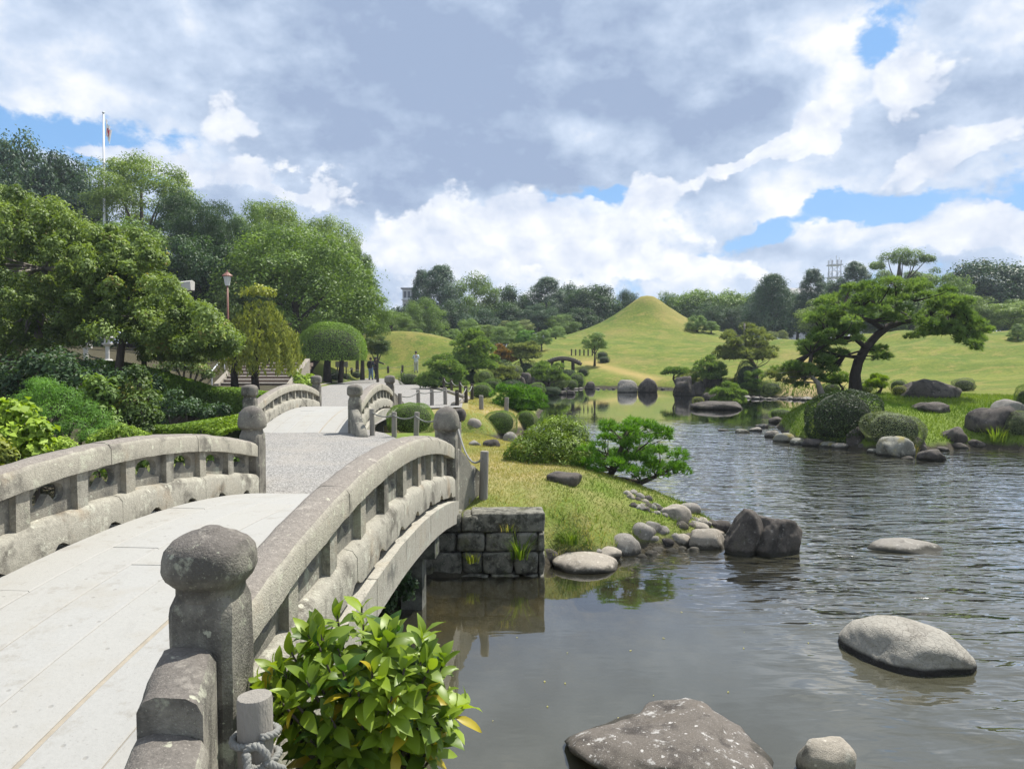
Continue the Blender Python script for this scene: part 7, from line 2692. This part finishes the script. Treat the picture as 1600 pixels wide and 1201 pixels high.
tuft('long-bladed green weed hanging over the water from the dry-stone wall', at(812, 872, 8.0), 46, .34, .009, 'grass_lush', 3, .10)
tuft('yellowing weed low on the dry-stone wall near the waterline', at(738, 878, 7.98), 40, .10, .012, 'leaf_yellow', 4, .08)
tuft('dry grass tuft on the top course of the dry-stone wall', at(795, 828, 8.1), 60, .10, .005, 'grass_mix', 5, .12)
tuft('small green weed at the corner of the wall and the bridge end', at(696, 808, 8.05), 40, .14, .010, 'grass_lush', 6, .08)
tuft('dry grass tuft spilling over the long low tan rock', on(868, 872), 80, .16, .005, 'grass_mix', 7, .10)
tuft('dark weedy tuft between the wall and the tan rock', on(893, 868), 90, .20, .008, 'grass_lush', 8, .14)
tuft('grass tuft growing in the cleft of the split boulder', at(1182, 822, 9.15), 30, .12, .008, 'leaf_yellow', 9, .04)
tuft('tuft of dead grass beside the yellow-lichened boulder', on(1430, 708), 60, .28, .012, 'grass_mix', 10, .12)
tuft('tall grass clump at the water below the grey bush at the picture edge', on(1555, 692), 120, .45, .014, 'grass_lush', 11, .3)
tuft('dry grass edging at the foot of the scroll stone of the large bridge', on(724, 786), 80, .12, .005, 'grass_mix', 12, .15)


def ivy(name, label, pts, y, per, leaf, mat, seed):
    k = mpp(y)
    b = at(pts[0][0], pts[0][1], y)
    cl = []
    for px, py, r, dy in pts:
        q = at(px, py, y + dy) - b
        cl.append((q.x, q.y, q.z, r * k))
    o = obj(name, crown_mesh(name, cl, per, leaf, mat, seed, flat=1.0, up=.2, aspect=.7, shell=.4, low=-1.2), None, b)
    tag(o, label, 'plant')


ivy('ivy', 'ivy trailing down the outer beam near the end of the large bridge', [(668, 775, 9, 0), (660, 788, 9, 0), (672, 792, 8, 0), (640, 802, 7, -.1), (636, 818, 6, -.1), (634, 832, 5, -.1), (655, 800, 6, 0), (666, 808, 5, 0)], 7.3, 60, .035, 'leaf_mid', 3)
ivy('hanging_fern', 'dark hanging fern curtain on the bridge pier above the water', [(622, 880, 14, 0), (630, 900, 14, 0), (618, 905, 14, 0), (612, 925, 14, 0), (634, 925, 12, 0), (606, 945, 12, 0), (645, 912, 8, 0)], 6.6, 150, .035, 'leaf_dark', 4)
ivy('moss_patch', 'green moss patch where the bridge meets the dry-stone wall', [(694, 790, 6, 0), (698, 800, 6, 0), (692, 812, 5, 0)], 8.0, 90, .022, 'leaf_clip', 5)
# drifting leaves and specks on the calm water
lm = fast_mesh('fallen_leaf', [(-.5, 0, 0), (0, -.25, .04), (.5, 0, 0), (0, .25, .04)], [(0, 1, 2, 3)], M['grass_mix'], [.55] * 4)
for i in range(22):
    q = ground(random.uniform(700, 1300), random.uniform(930, 1190), 0.004)
    o = obj('fallen_leaf', lm, None, q, random.uniform(0, 6), random.uniform(.015, .034))
    tag(o, 'tiny fallen leaf floating on the calm water below the bridge', 'leaf', 'fallen leaves floating on the water')

# ------------------------------------------------------------------ summer air
mb = MB()
mb.box((0, 1520, 15.6), (6100, 3060, 34.4))
hm = bpy.data.materials.new('summer_haze')
hm.use_nodes = True
hm.node_tree.nodes.clear()
ho = hm.node_tree.nodes.new('ShaderNodeOutputMaterial')
hv = hm.node_tree.nodes.new('ShaderNodeVolumePrincipled')
hv.inputs['Color'].default_value = (0.80, 0.88, 1.0, 1)
hv.inputs['Density'].default_value = 0.0005
hm.node_tree.links.new(hv.outputs[0], ho.inputs['Volume'])
tag(obj('haze', mb.mesh('haze', hm)), kind='stuff')
